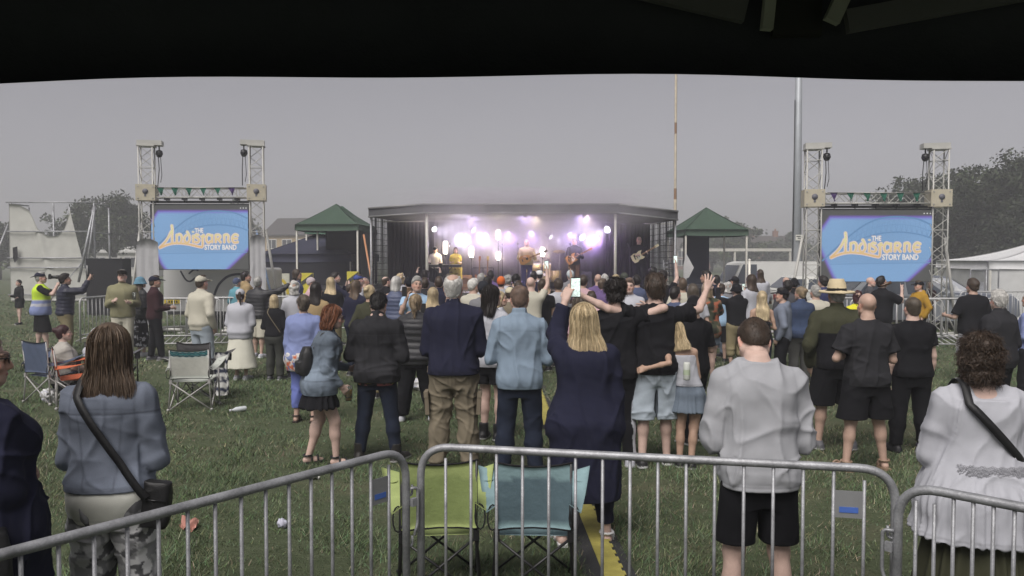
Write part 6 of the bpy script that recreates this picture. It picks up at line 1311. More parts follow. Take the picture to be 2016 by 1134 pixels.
def with_fn(t, fn): return tuple(t) + (fn,)
def denim_wear(V, C, P):
    z = V[:, 2] - P.dz; yoke = np.exp(-((z - 1.335 + .02 * np.abs(V[:, 0])) / .006) ** 2); hemb = np.exp(-((z - .965) / .005) ** 2); s = np.exp(-((np.abs(V[:, 0]) - .105 + .10 * (1.33 - z)) / .005) ** 2) * (z < 1.33) * (z > .96) * (np.abs(V[:, 0]) < .15)
    fade = 1 + .28 * nz(V * np.array((5, 5, 14)), 1.0, 4); fade = fade * (1 - .45 * np.clip(yoke + hemb + s * .7, 0, 1)); seam2 = np.exp(-((z - 1.322 + .02 * np.abs(V[:, 0])) / .004) ** 2)
    return C * fade[:, None] * (1 + .35 * seam2[:, None])
def camo(cols, f=16, sd=3):
    def fn(V, C, P):
        a = nz(V * f * np.array((1, 1, 1.5)), 1.0, sd); b = nz(V * f * np.array((1, 1, 1.6)), 1.0, sd + 5); out = np.tile(np.array(cols[0]), (len(V), 1)); out[a > .25] = cols[1]; out[b > .55] = cols[2]; out[(a < -.75)] = cols[3]; return out
    return fn
def block(z, below, slope=0):
    def fn(V, C, P): m = (V[:, 2] - P.dz < z) & (np.abs(V[:, 0]) < P.sw + .03); C[m] = col_of(below); return C
    return fn
def bands(rows):
    def fn(V, C, P):
        for a, b, c in rows: C[(V[:, 2] >= a) & (V[:, 2] < b)] = col_of(c)
        return C
    return fn
def dots(c, f=55, th=.75):
    def fn(V, C, P): C[nz(V, f, 9) > th] = col_of(c); return C
    return fn
def side_stripe(c):
    def fn(V, C, P):
        for hip, kn, an, sd in P.L:
            t = np.clip((hip[2] - V[:, 2]) / (hip[2] - an[2]), 0, 1); cx = hip[0] + (an[0] - hip[0]) * t; cy = hip[1] + (an[1] - hip[1]) * t; m = (np.abs(V[:, 1] - cy + .035) < .016) & ((V[:, 0] - cx) * sd > .03); C[m] = col_of(c)
        return C
    return fn
def crossbody(o, x0, x1, zt, zb, w, col, bag=None, mt=M_LEATHER, off=.05, label=None, th=.004):
    """strap over the shoulder at x0 down the back to x1 (and a bag), as one thing"""
    m = MB(); P = o.P; pts, nr = [], []
    for t in list(np.linspace(-.25, -.01, 8)) + list(np.linspace(0, 1, 20)):
        tt = max(t, 0); x = x0 + (x1 - x0) * tt; z = zt + (zb - zt) * tt
        if t < 0: yy = -.10 + .20 * (-t / .25); p = P.up((x0, yy, 1.445 + off - 4.5 * (yy + .01) ** 2)); n = np.array((0, yy * 6, 1.))
        else: p = back_pt(P, x, z, off); n = p - P.up((0, 0, 0)) ; n = np.array((x * 1.5, -1, .25 * (tt < .2)))
        pts.append(p); nr.append(unit(n))
    band(m, pts, w, th, col, nr)
    if label is None: return local_obj(o, m, 'strap', mt)
    r = empty('shoulder_bag', o.root.location, o.root.rotation_euler[2], label, 'bag'); m.v = [tuple(np.array(q) * o.s) for q in m.v]; m.obj('strap', mt, r)
    if bag:
        (bx, by, bz), (w_, d_, h_), tilt = bag; S = Solid(); Rb = roty(tilt); b = np.array((bx, by, bz)); S.loft([(-h_ / 2, w_ / 2 * .8, d_ / 2 * .85, 0, 0), (-h_ / 2 + .02, w_ / 2, d_ / 2, 0, 0), (h_ * .2, w_ / 2, d_ / 2, 0, 0), (h_ / 2, w_ / 2 * .85, d_ / 2 * .7, 0, 0)], Rb, b, e=4, k=.01)
        V, F = S.build(.009); V = wrinkle(V, F, .005, 5); npmesh('bag_body', V * o.s, F, mt, r, np.tile(np.array(col), (len(V), 1)))
        m = MB(); q = b + Rb @ np.array((0, -d_ / 2 - .004, h_ * .12)); m.tube([q + Rb @ np.array((-w_ * .4, 0, 0)), q + Rb @ np.array((w_ * .4, 0, 0))], .004, 6, (.06, .06, .06)); m.v = [tuple(np.array(v) * o.s) for v in m.v]; m.obj('zip', M_BSTEEL, r)
    return r
# ---------------------------------------------------------------- the people nearest the camera
o = person(-52, 655, 3.35, 'woman in a navy coat and sunglasses cut off by the left edge', 'f', w=1.42, arms=('fold', 'fold'), yaw=34, hair=('mid', 'dblond'), tops=[JK('navy', hem=.62, off=.052, flare=.05, amp=.014)], bot=TR('navy', off=.03), head=(22, 4, 0), glasses='sun', seed=21)
m = MB(); p = o.world((.30, -.06, .84)); r = empty('handbag', p, R(-50), 'black handbag hanging at the side of the navy coat woman', 'bag'); S = Solid(); S.loft([(-.14, .11, .04, 0, 0), (-.10, .13, .055, 0, 0), (.08, .12, .05, 0, 0), (.14, .10, .03, 0, 0)], e=4); V, F = S.build(.01); npmesh('bag_body', wrinkle(V, F, .006, 4), F, M_LEATHER, r, np.tile(np.array((.012, .012, .013)), (len(V), 1)))
m.tube([(-.07, 0, .13), (-.05, 0, .30), (.05, 0, .30), (.07, 0, .13)], .008, 6, (.012, .012, .013)); m.obj('handle', M_LEATHER, r)
o = person(216, 641, 3.85, 'long haired woman in a blue denim jacket with a black cross strap', 'f', w=.98, d=1.0, arms=('fold', ((.22, -.04, -1), (-.95, .75, .25))), yaw=-4, head=(-3, 0, 0), hair=('mid', 'lbrown'), tops=[T((.60, .60, .55), hem=.785, off=.022, sleeve=0, flare=.012, amp=.003, neck=.975), with_fn(DJ('bluej', off=.044, hem=.95, amp=.010), denim_wear)], bot=('legs', M_CLOTH, 'grey', dict(off=.034, amp=.012, waist=1.0), camo([(.25, .25, .26), (.55, .55, .56), (.10, .10, .105), (.40, .40, .41)], 25)), pose=dict(st=.13), seed=5)
crossbody(o, -.10, .21, 1.42, .92, .036, (.010, .010, .011), ((.235, -.07, .875), (.145, .09, .235), .12), off=.066, label='black shoulder bag on the right hip of the denim jacket woman')
o = person(630, 598, 7.80, 'red haired woman in a denim jacket and black skirt stepping sideways with beer', 'f', w=1.12, arms=(((.15, .12, -1), (-.1, 1, -.25)), ((.12, -.14, -1), (-.1, .46, -.58))), yaw=66, head=(4, 14, 0), hair=('bob', 'red'), tops=[with_fn(DJ('denim', hem=.80, off=.034, flare=.045, amp=.013), denim_wear)], bot=SK('black', hem=.66, flare=.07, waist=.98), shoes=('sandal', (.012, .012, .013)), pose=dict(st=.10, fy=(-.12, .14), lean=(0, .10), kb=(.05, .09), drop=.02), glasses='clear', skin=SKINP, seed=9, hands=(dict(curl=.6), dict(curl=.45)))
p = o.world(o.P.A[1][2] + o.P.A[1][3] * .105 + np.array((-.02, .02, -.09))); cup(p, 'half full beer cup in the hand of the red haired woman')
r = empty('backpack', o.root.location, o.root.rotation_euler[2], 'small black backpack on the back of the red haired woman', 'bag'); S = Solid(); b = o.P.up((0, -.20, 1.16)); S.loft([(-.15, .11, .06, 0, 0), (-.08, .13, .075, 0, 0), (.08, .12, .065, 0, .01), (.15, .08, .04, 0, .02)], None, b, e=3); S.loft([(-.13, .08, .03, 0, -.07), (0, .08, .03, 0, -.07)], None, b, e=4); V, F = S.build(.01); V = wrinkle(V, F, .005, 2); npmesh('pack_body', V * o.s, F, M_LEATHER, r, np.tile(np.array((.012, .012, .013)), (len(V), 1)))
for sg in (-1, 1):
    m = MB(); pts = [np.array(o.P.up((sg * .08, -.15, 1.30))), o.P.up((sg * .10, -.09, 1.455)), o.P.up((sg * .11, .0, 1.478)), o.P.up((sg * .115, .11, 1.40)), o.P.up((sg * .13, .155, 1.26)), o.P.up((sg * .17, .05, 1.12))]; band(m, pts, .022, .006, (.015, .015, .016), [(0, -1, .3), (0, -.6, 1), (0, .2, 1), (0, 1, .5), (0, 1, 0), (sg, .3, 0)]); m.v = [tuple(np.array(v) * o.s) for v in m.v]; m.obj('strap', M_LEATHER, r)
o = person(742, 581, 7.95, 'man with a faded haircut in a black denim jacket and skinny jeans', w=1.10, arms=(((.30, -.12, -1), (-.45, 1, -.05)), ((.30, -.12, -1), (-.45, 1, -.05))), yaw=6, head=(0, 26, 0), hair=('quiff', 'black'), tops=[with_fn(T('black', hem=.80, off=.032, sleeve=0, amp=.012, neck=.95), camo([(.02, .02, .02), (.35, .28, .04), (.30, .10, .10), (.02, .02, .02)], 34, 8)), with_fn(DJ('char', hem=.83, off=.048, amp=.012, flare=.02), denim_wear)], bot=JN('ddenim', off=.012), shoes=('boot', (.02, .018, .016)), H=1.72, pose=dict(st=.19, toe=.35), skin=SKINP, seed=12)
o = person(892, 541, 7.55, 'tall balding grey haired man in a navy shirt and stone cargo trousers', w=1.08, arms='fold', yaw=0, head=(3, 0, 0), hair=('bald', 'lgrey'), tops=[JP('navy', hem=.88, off=.040, collar=1, rib=0, amp=.012, flare=.015)], bot=TR('stone', off=.034, amp=.013), shoes=('trainer', (.10, .08, .06)), pose=dict(st=.15), seed=31)
for sg in (-1, 1): m = MB(); m.box((sg * .228, -.01, .62), (.035, .16, .19), roty(sg * .05), (.155, .13, .095)); m.box((sg * .236, -.01, .70), (.035, .17, .05), roty(sg * .05), (.16, .135, .10)); local_obj(o, m, 'cargo_pocket', M_CLOTH)
o = person(1023, 562, 7.3, 'stocky shaven headed man in a pale blue denim shirt and dark jeans', w=1.03, arms=(((.26, .02, -1), (-.5, 1, -.1)), ((.24, -.02, -1), (-.5, 1, -.1))), yaw=0, head=(0, 6, 0), hair=('buzz', 'ginger'), tops=[(M_DENIM, 'lblue', dict(off=.036, hem=.83, sleeve=1.05, amp=.012, collar=1, flare=.008, bell=.008))], bot=JN('ddenim', off=.022), shoes=('trainer', (.14, .05, .05)), pose=dict(st=.15), seed=33)
o = person(1152, 598, 5.6, 'blonde woman in a long navy dress holding up a phone', 'f', w=1.12, arms=(((.10, .95, .42), (-.30, .25, 1)), ((.16, -.08, -1), (.06, .10, -1))), yaw=0, head=(-2, -2, -3), hair=('long', 'blond'), tops=[(M_CLOTH, 'navy', dict(off=.046, hem=.36, sleeve=1.9, amp=.012, flare=.05, bell=.004))], bot=TR('navy', off=.012, hem=.16), shoes=('sandal', (.62, .62, .62)), pose=dict(st=.16), skin=SKINP, seed=35, hands=(dict(curl=.55, n=(.6, 1, 0)), dict(curl=.7)))
phone(o, 0, 'lit phone held high by the blonde woman in the navy dress', dist=.12, side=.05)
# the two friends with their arms round each other
o = person(1214, 551, 7.74, 'curly haired man in a black T shirt hugging his friend with one arm', w=1.0, arms=(((.15, .1, -1), (.1, .4, -1)), ((1, -.36, .42), (-.40, .85, -.05))), yaw=2, head=(6, 0, 4), hair=('curly', 'dark'), tops=[T('black', off=.036, hem=.84, sleeve=.48, amp=.013, bell=.012)], bot=with_fn(TR('black', off=.02), side_stripe('white')), shoes=('trainer', 'white'), pose=dict(lean=(-.02, 0), st=.13), skin=SKINP, seed=41)
o = person(1291, 543, 7.76, 'man in a black T shirt and pale denim shorts with both arms spread', w=.98, arms=(((1, -.46, .26), (1, .02, .50)), ((.80, .50, .16), (.36, .60, .62))), yaw=2, head=(-6, 0, 0), hair=('thick', 'brown'), tops=[T('black', off=.036, hem=.86, sleeve=.60, amp=.014, bell=.012)], bot=SH('ldenim', M_DENIM, off=.036, hem=.44, flare=.045, amp=.013), shoes=('trainer', (.015, .015, .016), (.5, .5, .5), (.6, .6, .6)), pose=dict(st=.12, fy=(-.05, .06)), skin=SKINP, seed=43, hands=(dict(curl=.35), dict(curl=.12, spread=.32, n=(-.3, 1, -.2), f=(.35, .4, 1))))
o = person(1351, 632, 7.70, 'slim blonde woman in a white top and denim mini skirt leaning on her friend', 'f', w=.92, arms=(((.05, -.9, -.28), (.85, .22, -.25)), ((.2, .1, -1), (-.45, .75, .15))), yaw=4, head=(12, 4, -10), hair=('mid', 'blond'), tops=[(M_CLOTH, 'white', dict(off=.018, hem=1.0, sleeve=0, amp=.006, neck=1.36))], bot=('skirt', M_DENIM, 'denim', dict(hem=.70, flare=.025, off=.022, amp=.005)), shoes=('trainer', 'black', (.4, .4, .4), 'white'), H=1.49, pose=dict(lean=(-.09, .02), st=.06, fy=(.02, -.05), hx=.05, drop=.05), skin=SKINT, seed=45, hands=(dict(curl=.6), dict(curl=.8)))
p = W(1352, 748, 7.50); r = empty('drink_can', p, 0, 'tall white drink can in the hand of the blonde in the mini skirt', 'can'); m = MB(); m.lathe([(0, 0), (.026, 0), (.033, .012), (.033, .158), (.026, .17), (0, .168)], n=14, col=(.5, .52, .48)); m.lathe([(.0333, .05), (.0334, .10)], n=14, col=(.36, .42, .30)); m.obj('can_body', M_PAINT, r)
o = person(1366, 579, 8.75, 'man in black with a black cap standing behind the hugging friends', w=1.0, arms=('hold', ((.3, .1, -1), (-.8, .4, .9))), yaw=-20, head=(20, 0, 0), hair=('short', 'dark'), hat=('capback', 'black'), tops=[T('black', hem=.80, sleeve=.8, amp=.01)], bot=TR('black'), shoes=('trainer', 'black', (.6, .6, .6), 'white'), pose=dict(fy=(-.1, .1)), seed=47)
o = person(1497, 632, 4.12, 'man in a grey marl sweatshirt and black shorts bending over his phone', w=.94, arms=(((.20, -.04, -1), (-.62, 1, .08)), ((.20, -.04, -1), (-.62, 1, .08))), yaw=0, head=(4, 44, 3), hair=('buzz', 'brown'), tops=[(M_CLOTH, 'grey', dict(off=.052, hem=.85, sleeve=1.95, amp=.014, rib=.004, cuff=.010, wf=(9, 7, 3)))], bot=SH('black', off=.018, hem=.55, flare=.022, amp=.004), H=1.77, pose=dict(st=.15, lean=(0, .06)), glasses='clear', skin=SKINP, seed=51)
o = person(1930, 656, 3.95, 'woman with short curly brown hair in a white peplum blouse', 'f', w=1.04, arms=(((.22, .10, -1), (-.7, 1, .0)), ((.24, .0, -1), (-.7, 1, .1))), yaw=10, head=(10, 2, 2), hair=('curlybob', 'brown'), tops=[(M_CLOTH, 'white', dict(off=.042, hem=.69, sleeve=1.2, amp=.009, flare=.095, pleat=1.04, wf=(19, 14, 2.2), neck=1.425))], bot=SK('olive', hem=.12, flare=.16, off=.03), seed=53, skin=SKINP)
crossbody(o, -.10, .26, 1.40, 1.0, .040, (.010, .010, .011), None, off=.062)
m = MB()
for k in range(30):
    for j in range(4): x = -.15 + k * .0125 + .007 * (j % 2); p = back_pt(o.P, x, 1.085 - j * .013 + .004 * sin(k * 1.7), .080); m.tube([p + np.array((.0052 * cos(t), -.002, .0048 * sin(t))) for t in np.linspace(0, 2 * pi, 7)], .0017, 4, (.24, .24, .26), cap=False)
local_obj(o, m, 'lace_trim', M_CLOTH)
o = person(1708, 578, 7.6, 'bald heavy man in a charcoal T shirt, black shorts and bare legs', w=1.08, arms=(((.48, .06, -1), (-1, .55, .25)), 'hold'), yaw=-8, head=(6, 2, 0), hair=('none', 'grey'), tops=[T('char', off=.040, hem=.85, sleeve=.75, amp=.013, bell=.008)], bot=SH('black', off=.036, hem=.52, flare=.045), shoes=('sandal', (.25, .17, .12)), pose=dict(st=.20, toe=.4), glasses='clear', skin=SKIN, seed=55)
o = person(1797, 586, 8.35, 'man with cropped grey hair in a black T shirt and black trousers', w=1.12, arms=('down', 'down'), yaw=-4, head=(8, 0, 0), hair=('buzz', 'mouse'), tops=[T('black', off=.032, hem=.86, sleeve=.62, amp=.011)], bot=TR('black', off=.026), shoes=('trainer', 'black', (.02, .02, .02)), pose=dict(st=.17), skin=SKINP, seed=57)
o = person(1648, 548, 8.45, 'man in a straw hat and olive and black fleece with black shorts', w=1.18, arms='pocket', yaw=2, head=(4, 2, 0), hair=('short', 'grey'), hat=('straw', (.56, .47, .31)), tops=[with_fn(JP('olive', off=.040, hem=.86, rib=0, collar=1), block(1.24, 'black'))], bot=SH('black', off=.03, hem=.47), shoes=('trainer', (.10, .10, .11), (.45, .45, .44)), pose=dict(st=.17, toe=.4), skin=SKIN, seed=59)
o = person(1916, 550, 13.0, 'man in a loose black T shirt and light grey shorts by the right tower', w=1.15, arms=(((.45, .1, -1), (-.1, .9, .05)), 'hold'), yaw=-10, hair=('short', 'brown'), tops=[T('black', off=.045, hem=.80, sleeve=.85)], bot=SH('grey', off=.03, hem=.48), shoes=('trainer', 'grey', (.6, .6, .6)), seed=61)
o = person(1968, 573, 9.3, 'grey haired man with glasses in a dark zipped jacket at the right', w=1.12, arms='hold', yaw=-24, head=(22, 4, 0), hair=('short', 'lgrey'), tops=[JK('char', off=.044, hem=.80)], bot=TR('black'), glasses='clear', skin=SKINP, seed=63)
o = person(2030, 600, 10.5, 'person with long fair hair in a lilac top cut by the right edge', 'f', arms='hold', yaw=-30, hair=('vlong', 'dblond'), tops=[T('peri', sleeve=1.9)], bot=TR('black'), H=1.62, seed=64)
# ---------------------------------------------------------------- people on the grass to the left
o = person(80, 534, 17.4, 'photographer in a yellow and blue hi vis vest and black shorts', w=1.16, arms=('cam', 'cam'), yaw=62, head=(0, -4, 0), hair=('short', 'grey'), hat=('capback', 'navy'), tops=[T('black', sleeve=.8), (M_CLOTH, 'lime', dict(off=.048, hem=.82, sleeve=0, flare=.05, amp=.01), bands([(.0, 1.02, 'peri'), (1.02, 1.075, 'white'), (1.075, 1.13, 'peri'), (1.13, 1.16, 'white')]))], bot=SH('black', hem=.44, off=.03), shoes=('trainer', 'black'), pose=dict(st=.14, fy=(-.1, .1)), skin=SKINP, seed=71)
p = o.world(o.P.hp(HC + np.array((0, .17, .0)))); r = empty('camera', p, -R(62), 'black camera with a long lens at the face of the hi vis photographer', 'camera'); m = MB(); m.box((0, 0, 0), (.13, .06, .09), col=(.012, .012, .012)); m.box((0, 0, .055), (.05, .05, .03), col=(.012, .012, .012)); m.obj('camera_body', M_PAINT, r); m = MB(); m.lathe([(0, 0), (.035, 0), (.035, .08), (.042, .09), (.042, .17), (0, .165)], (0, .03, 0), 12, (.012, .012, .012), rot=rotx(-pi / 2)); m.obj('lens', M_PAINT, r)
o = person(128, 540, 16.6, 'dark haired man in a navy padded jacket raising his arm to take a picture', w=1.14, arms=('pocket', ((.25, 1, .05), (.1, .45, .9))), yaw=52, head=(0, -4, 0), hair=('thick', 'dark'), tops=[PF('navy', hem=.88)], bot=TR('khaki', off=.03), seed=73)
phone(o, 1, 'phone raised by the man in the navy padded jacket', lit=False, face=(0, 1, 0))
o = person(37, 551, 24.6, 'girl in a black hooded top and black shorts walking by the scaffold', 'f', w=.92, arms=(((.3, .2, -1), (.3, .9, -.1)), ((.2, .1, -1), (-.3, .9, .1))), yaw=200, hair=('up', 'dark'), tops=[JP('black', hood=True)], bot=SH('black', hem=.66, off=.025), pose=dict(fy=(.1, -.1)), skin=SKINP, group=GRP, seed=75)
o = person(240, 530, 16.0, 'man in a flat cap and olive shirt jacket facing the camera with a cup', w=1.12, arms=('hold', ((.2, .1, -1), (-.6, 1, .35))), yaw=165, head=(0, -12, 0), hair=('short', 'grey'), hat=('flat', (.03, .026, .024)), tops=[JK('sage', hem=.84, off=.045)], bot=TR('cream', off=.026), glasses='clear', skin=SKINP, seed=77)
cup(W(264, 590, 15.7), 'clear plastic cup held by the man in the flat cap', None)
o = person(276, 543, 16.6, 'fair haired woman in a blue bucket hat and dotted black skirt', 'f', arms='hold', yaw=40, hair=('mid', 'lbrown'), hat=('bucket', (.11, .22, .30)), tops=[PF('char', hem=.86, sleeve=2)], bot=with_fn(SK('black', hem=.22, flare=.05), dots('white', 46, .7)), shoes=('trainer', (.3, .3, .32), (.6, .6, .6)), seed=79)
o = person(304, 541, 15.9, 'man in a navy cap and maroon jacket with black trousers', arms=('hold', ((.15, .1, -1), (-.2, 1, .0))), yaw=58, hair=('short', 'brown'), hat=('cap', 'navy'), tops=[JK('maroon', hem=.86, off=.04)], bot=TR('black'), shoes=('trainer', 'dgrey', (.3, .3, .3)), pose=dict(fy=(-.08, .1)), seed=81)
o = person(396, 540, 13.5, 'man in a cream baseball cap and cream jacket with pale jeans', w=1.12, arms=('hold', 'pocket'), yaw=28, hair=('short', 'brown'), hat=('cap', 'cream'), tops=[JP('cream', hem=.82, off=.046, collar=1)], bot=JN('ldenim', off=.032), shoes=('trainer', 'cream'), pose=dict(st=.14), seed=83)
o = person(473, 566, 13.3, 'woman in a white cap, white sweatshirt and long cream skirt', 'f', w=1.12, arms=('front', 'front'), yaw=4, head=(-18, 0, 0), hair=('pony', 'brown'), hat=('cap', 'white'), tops=[(M_CLOTH, 'white', dict(off=.062, hem=.80, sleeve=2, amp=.01, rib=.01))], bot=SK((.56, .55, .47), hem=.24, flare=.11), shoes=('trainer', 'white', (.7, .7, .7)), pose=dict(st=.09), seed=85)
o = person(508, 546, 16.4, 'grey haired man in a dark padded jacket and white shorts holding a phone aloft', w=1.12, arms=('down', ((.9, .45, .25), (.75, .4, .55))), yaw=10, head=(-15, -6, 0), hair=('short', 'grey'), tops=[PF('char', hem=.86)], bot=SH('cream', hem=.44, off=.032), shoes=('trainer', 'white', (.65, .65, .65)), pose=dict(fy=(.05, -.1)), skin=SKIN, seed=87)
phone(o, 1, 'blue backed phone held aloft by the man in white shorts', lit=False, face=(0, 1, .3))
o = person(485, 536, 18.8, 'dark haired man in a tan hooded coat behind the raised phone arm', arms='hold', yaw=60, head=(10, -8, 0), hair=('thick', 'dark'), tops=[JK('tan', hood=True)], bot=TR('black'), seed=89)
o = person(466, 546, 19.5, 'person in a grey blue hat half hidden behind the tan coat', arms='hold', yaw=30, hair=('short', 'grey'), hat=('beanie', 'slate'), tops=[JK('teal')], bot=TR('black'), seed=90)
o = person(540, 581, 13.3, 'short blonde woman in a black top with a thin bag strap', 'f', arms='hold', yaw=8, head=(-14, 0, 0), hair=('bob', 'blond'), tops=[JP('black', hem=.86)], bot=TR((.045, .047, .042), off=.03), shoes=('trainer', 'dgrey', (.6, .6, .6)), seed=91)
crossbody(o, -.09, .17, 1.40, 1.0, .016, (.16, .13, .08), None, off=.045)
o = person(598, 581, 9.85, 'woman with clipped up brown hair in a lilac blue cardigan', 'f', w=1.18, arms=('down', 'hold'), yaw=6, head=(-26, 0, 0), hair=('clip', 'mouse'), tops=[with_fn(T('cream', hem=.72, off=.034, sleeve=0, flare=.04, neck=.98), camo([(.5, .48, .46), (.45, .12, .06), (.10, .14, .30), (.5, .48, .46)], 26, 2)), (M_CLOTH, 'peri', dict(off=.046, hem=.86, sleeve=2, amp=.009, flare=.02))], bot=TR((.13, .16, .40), off=.02, hem=.20), shoes=('sandal', (.03, .02, .018)), pose=dict(st=.12), seed=93)
o = person(818, 580, 9.9, 'blonde woman in a black padded jacket and wide black trousers taking a picture', 'f', w=1.16, arms=(((.3, .6, -.8), (-.2, .5, 1)), ((.25, .7, -.55), (-.35, .35, 1))), yaw=6, hair=('pony', 'dblond'), tops=[PF('char', hem=.80, off=.05, puff=.085)], bot=TR('black', off=.045), shoes=('trainer', 'white'), pose=dict(st=.20, fy=(0, .12)), seed=95)
phone(o, 1, 'pink cased phone held up by the woman in the black padded jacket', lit=False, dist=.10, side=-.10)
o = person(967, 562, 8.9, 'woman with dark straight hair in a white T shirt and black shorts', 'f', arms=('down', 'hold'), yaw=24, head=(28, 0, 0), hair=('mid', 'dark'), tops=[T('white', off=.035, hem=.84, sleeve=.8)], bot=SH('black', hem=.64, off=.03), shoes=('boot', (.012, .012, .013)), pose=dict(st=.09), skin=SKINP, seed=97)
# seated pair
o = person(124, 641, 11.5, 'seated woman with tied maroon hair and a pale T shirt', 'f', w=1.2, arms='lap', yaw=48, head=(10, -2, 0), hair=('bun', 'maroon'), tops=[T((.36, .34, .31), off=.035, hem=.88, sleeve=.7)], bot=TR('black'), H=1.66, pose=dict(sit=True), skin=SKINP, seed=99); o.root.location.z += float(W(0, 641, 11.5)[2] - (1.32 * 1.66 / 1.75))
for v in o.root.children: pass
o = person(192, 642, 11.6, 'seated person in a white cap and pale top behind the denim jacket woman', w=1.1, arms='lap', yaw=15, hair=('short', 'grey'), hat=('cap', 'white'), tops=[JP('white')], bot=TR('khaki'), H=1.66, pose=dict(sit=True), seed=100); o.root.location.z += float(W(0, 642, 11.6)[2] - (1.35 * 1.66 / 1.75))
# ---------------------------------------------------------------- right of centre, middle distance
o = person(1392, 556, 13.0, 'person in a camouflage patterned shirt, denim shorts and white socks', 'f', w=1.14, arms=('phone', 'phone'), yaw=4, hair=('bob', 'dblond'), tops=[with_fn(T('olive', off=.05, hem=.80, sleeve=.9), camo([(.05, .055, .035), (.16, .12, .08), (.28, .09, .05), (.02, .022, .016)], 20))], bot=SH('denim', M_DENIM, hem=.66, off=.03), shoes=('trainer', 'white', (.6, .6, .6), 'white'), pose=dict(st=.10), skin=SKINP, seed=101)
o = person(1450, 556, 14.6, 'man in a black bucket hat and black top taking a picture in khaki shorts', w=1.08, arms=(((.2, .9, .12), (-.3, .5, 1)), 'phone'), yaw=-16, hair=('short', 'dark'), hat=('bucket', 'black'), tops=[JP('black', hood=True, hem=.80)], bot=SH('khaki', hem=.42, off=.03), shoes=('trainer', 'black'), seed=103)
phone(o, 0, 'white phone raised by the man in the black bucket hat', lit=False)
o = person(1418, 560, 15.6, 'person in a sky blue T shirt with a waist bag behind the camouflage shirt', arms='hold', yaw=20, hair=('curly', 'brown'), tops=[T('sky', hem=.82)], bot=SH('black', hem=.46), seed=105)
o = person(1479, 541, 15.4, 'dark haired person in a white T shirt filming with a phone', arms=('hold', ((.15, .6, -.6), (-.1, .6, 1))), yaw=-30, head=(10, 0, 0), hair=('mid', 'brown'), tops=[T('white', hem=.80, sleeve=.8)], bot=TR('dgrey'), seed=107)
phone(o, 1, 'lit phone of the dark haired person in white', dist=.11)
o = person(1497, 531, 16.6, 'child with long brown hair in a white jacket riding on shoulders', 'f', w=1.0, arms='lap', yaw=6, hair=('long', 'brown'), tops=[JP('white', off=.04)], bot=TR('ldenim'), H=1.45, pose=dict(sit=True), seed=109); o.root.location.z += float(W(0, 531, 16.6)[2] - (1.32 * 1.45 / 1.75))
o = person(1497, 566, 16.7, 'parent in a white top carrying the child on the shoulders', w=1.05, arms=('phone', 'phone'), yaw=6, hair=('short', 'brown'), tops=[T('white')], bot=TR('dgrey'), H=1.62, seed=110)
o = person(1500, 573, 12.2, 'woman with very long blonde hair and a bare back by the blue hoodie', 'f', w=.95, arms='hold', yaw=4, hair=('vlong', 'blond'), tops=[(M_CLOTH, 'black', dict(off=.02, hem=.92, sleeve=0, neck=1.22))], bot=JN('ddenim'), skin=SKINT, seed=111)
o = person(1541, 565, 12.4, 'youth in a black cap and blue hooded top turned to the left', arms=('pocket', 'hold'), yaw=-62, head=(0, 0, 0), hair=('short', 'dark'), hat=('cap', 'black'), tops=[JP('bluej', hood=True, hem=.84, off=.04)], bot=TR('black', off=.024), seed=113)
o = person(1577, 565, 12.9, 'woman with a headscarf in her fair hair and a dark blue denim jacket', 'f', w=1.15, arms='hold', yaw=-6, head=(-24, 0, 0), hair=('bun', 'dblond'), tops=[with_fn(DJ((.045, .065, .12), hem=.84, off=.045), denim_wear)], bot=TR((.075, .075, .07), off=.026), seed=115)
o = person(1564, 546, 17.0, 'man in a wide black hat behind the denim jacket woman', arms='hold', yaw=8, hair=('short', 'dark'), hat=('bucket', 'black'), tops=[JK('black')], bot=TR('black'), seed=117)
o = person(1551, 553, 15.0, 'person with thick dark hair between the black cap and the black hat', arms='hold', yaw=20, hair=('curly', 'dark'), tops=[JK('dgrey')], bot=TR('black'), seed=119)
o = person(1548, 546, 19.0, 'bald man far behind beside the white van', arms='hold', yaw=160, hair=('none', 'grey'), tops=[JK('mgrey')], bot=TR('black'), seed=120)
o = person(1606, 563, 13.2, 'stout grey haired man in a cream top left of the straw hat', w=1.32, arms='hold', yaw=-12, hair=('short', 'grey'), tops=[T('cream', sleeve=.9, off=.035)], bot=TR('khaki'), seed=121)
o = person(1621, 545, 16.0, 'dark haired man in a navy shirt under the left edge of the right screen', arms='hold', yaw=-30, hair=('thick', 'dark'), tops=[T((.035, .04, .10), sleeve=1, collar=1)], bot=TR('black'), seed=123)
o = person(1688, 572, 13.4, 'woman with auburn curls in a bright yellow top', 'f', arms='hold', yaw=10, hair=('curlybob', 'maroon'), tops=[T('yellow', sleeve=.8)], bot=TR('black'), seed=125)
o = person(1738, 545, 15.6, 'man in a black gilet drinking from a bottle with his head back', w=1.08, arms=('hold', ((.2, .85, -.45), (-.25, .25, 1))), yaw=72, head=(0, -16, 0), hair=('short', 'dark'), tops=[T('white', hem=.86), (M_CLOTH, 'black', dict(off=.045, hem=.82, sleeve=.9, collar=1))], bot=TR('black'), skin=SKINP, seed=127)
p = W(1754, 556, 15.5); r = empty('bottle', p, 0, 'brown bottle tipped to the mouth of the man in the black gilet', 'bottle'); m = MB(); m.lathe([(0, 0), (.03, 0), (.032, .01), (.032, .12), (.013, .17), (.013, .22), (0, .22)], (0, 0, 0), 12, (.07, .03, .01), rot=roty(-1.9)); m.obj('bottle_glass', mat('brown_glass', attr=True, rough=.15, var=.05), r)
o = person(1714, 546, 18.2, 'bald man behind the drinker in front of the right screen', arms='hold', yaw=110, hair=('none', 'grey'), tops=[JK('dgrey')], bot=TR('black'), skin=SKINP, seed=129)
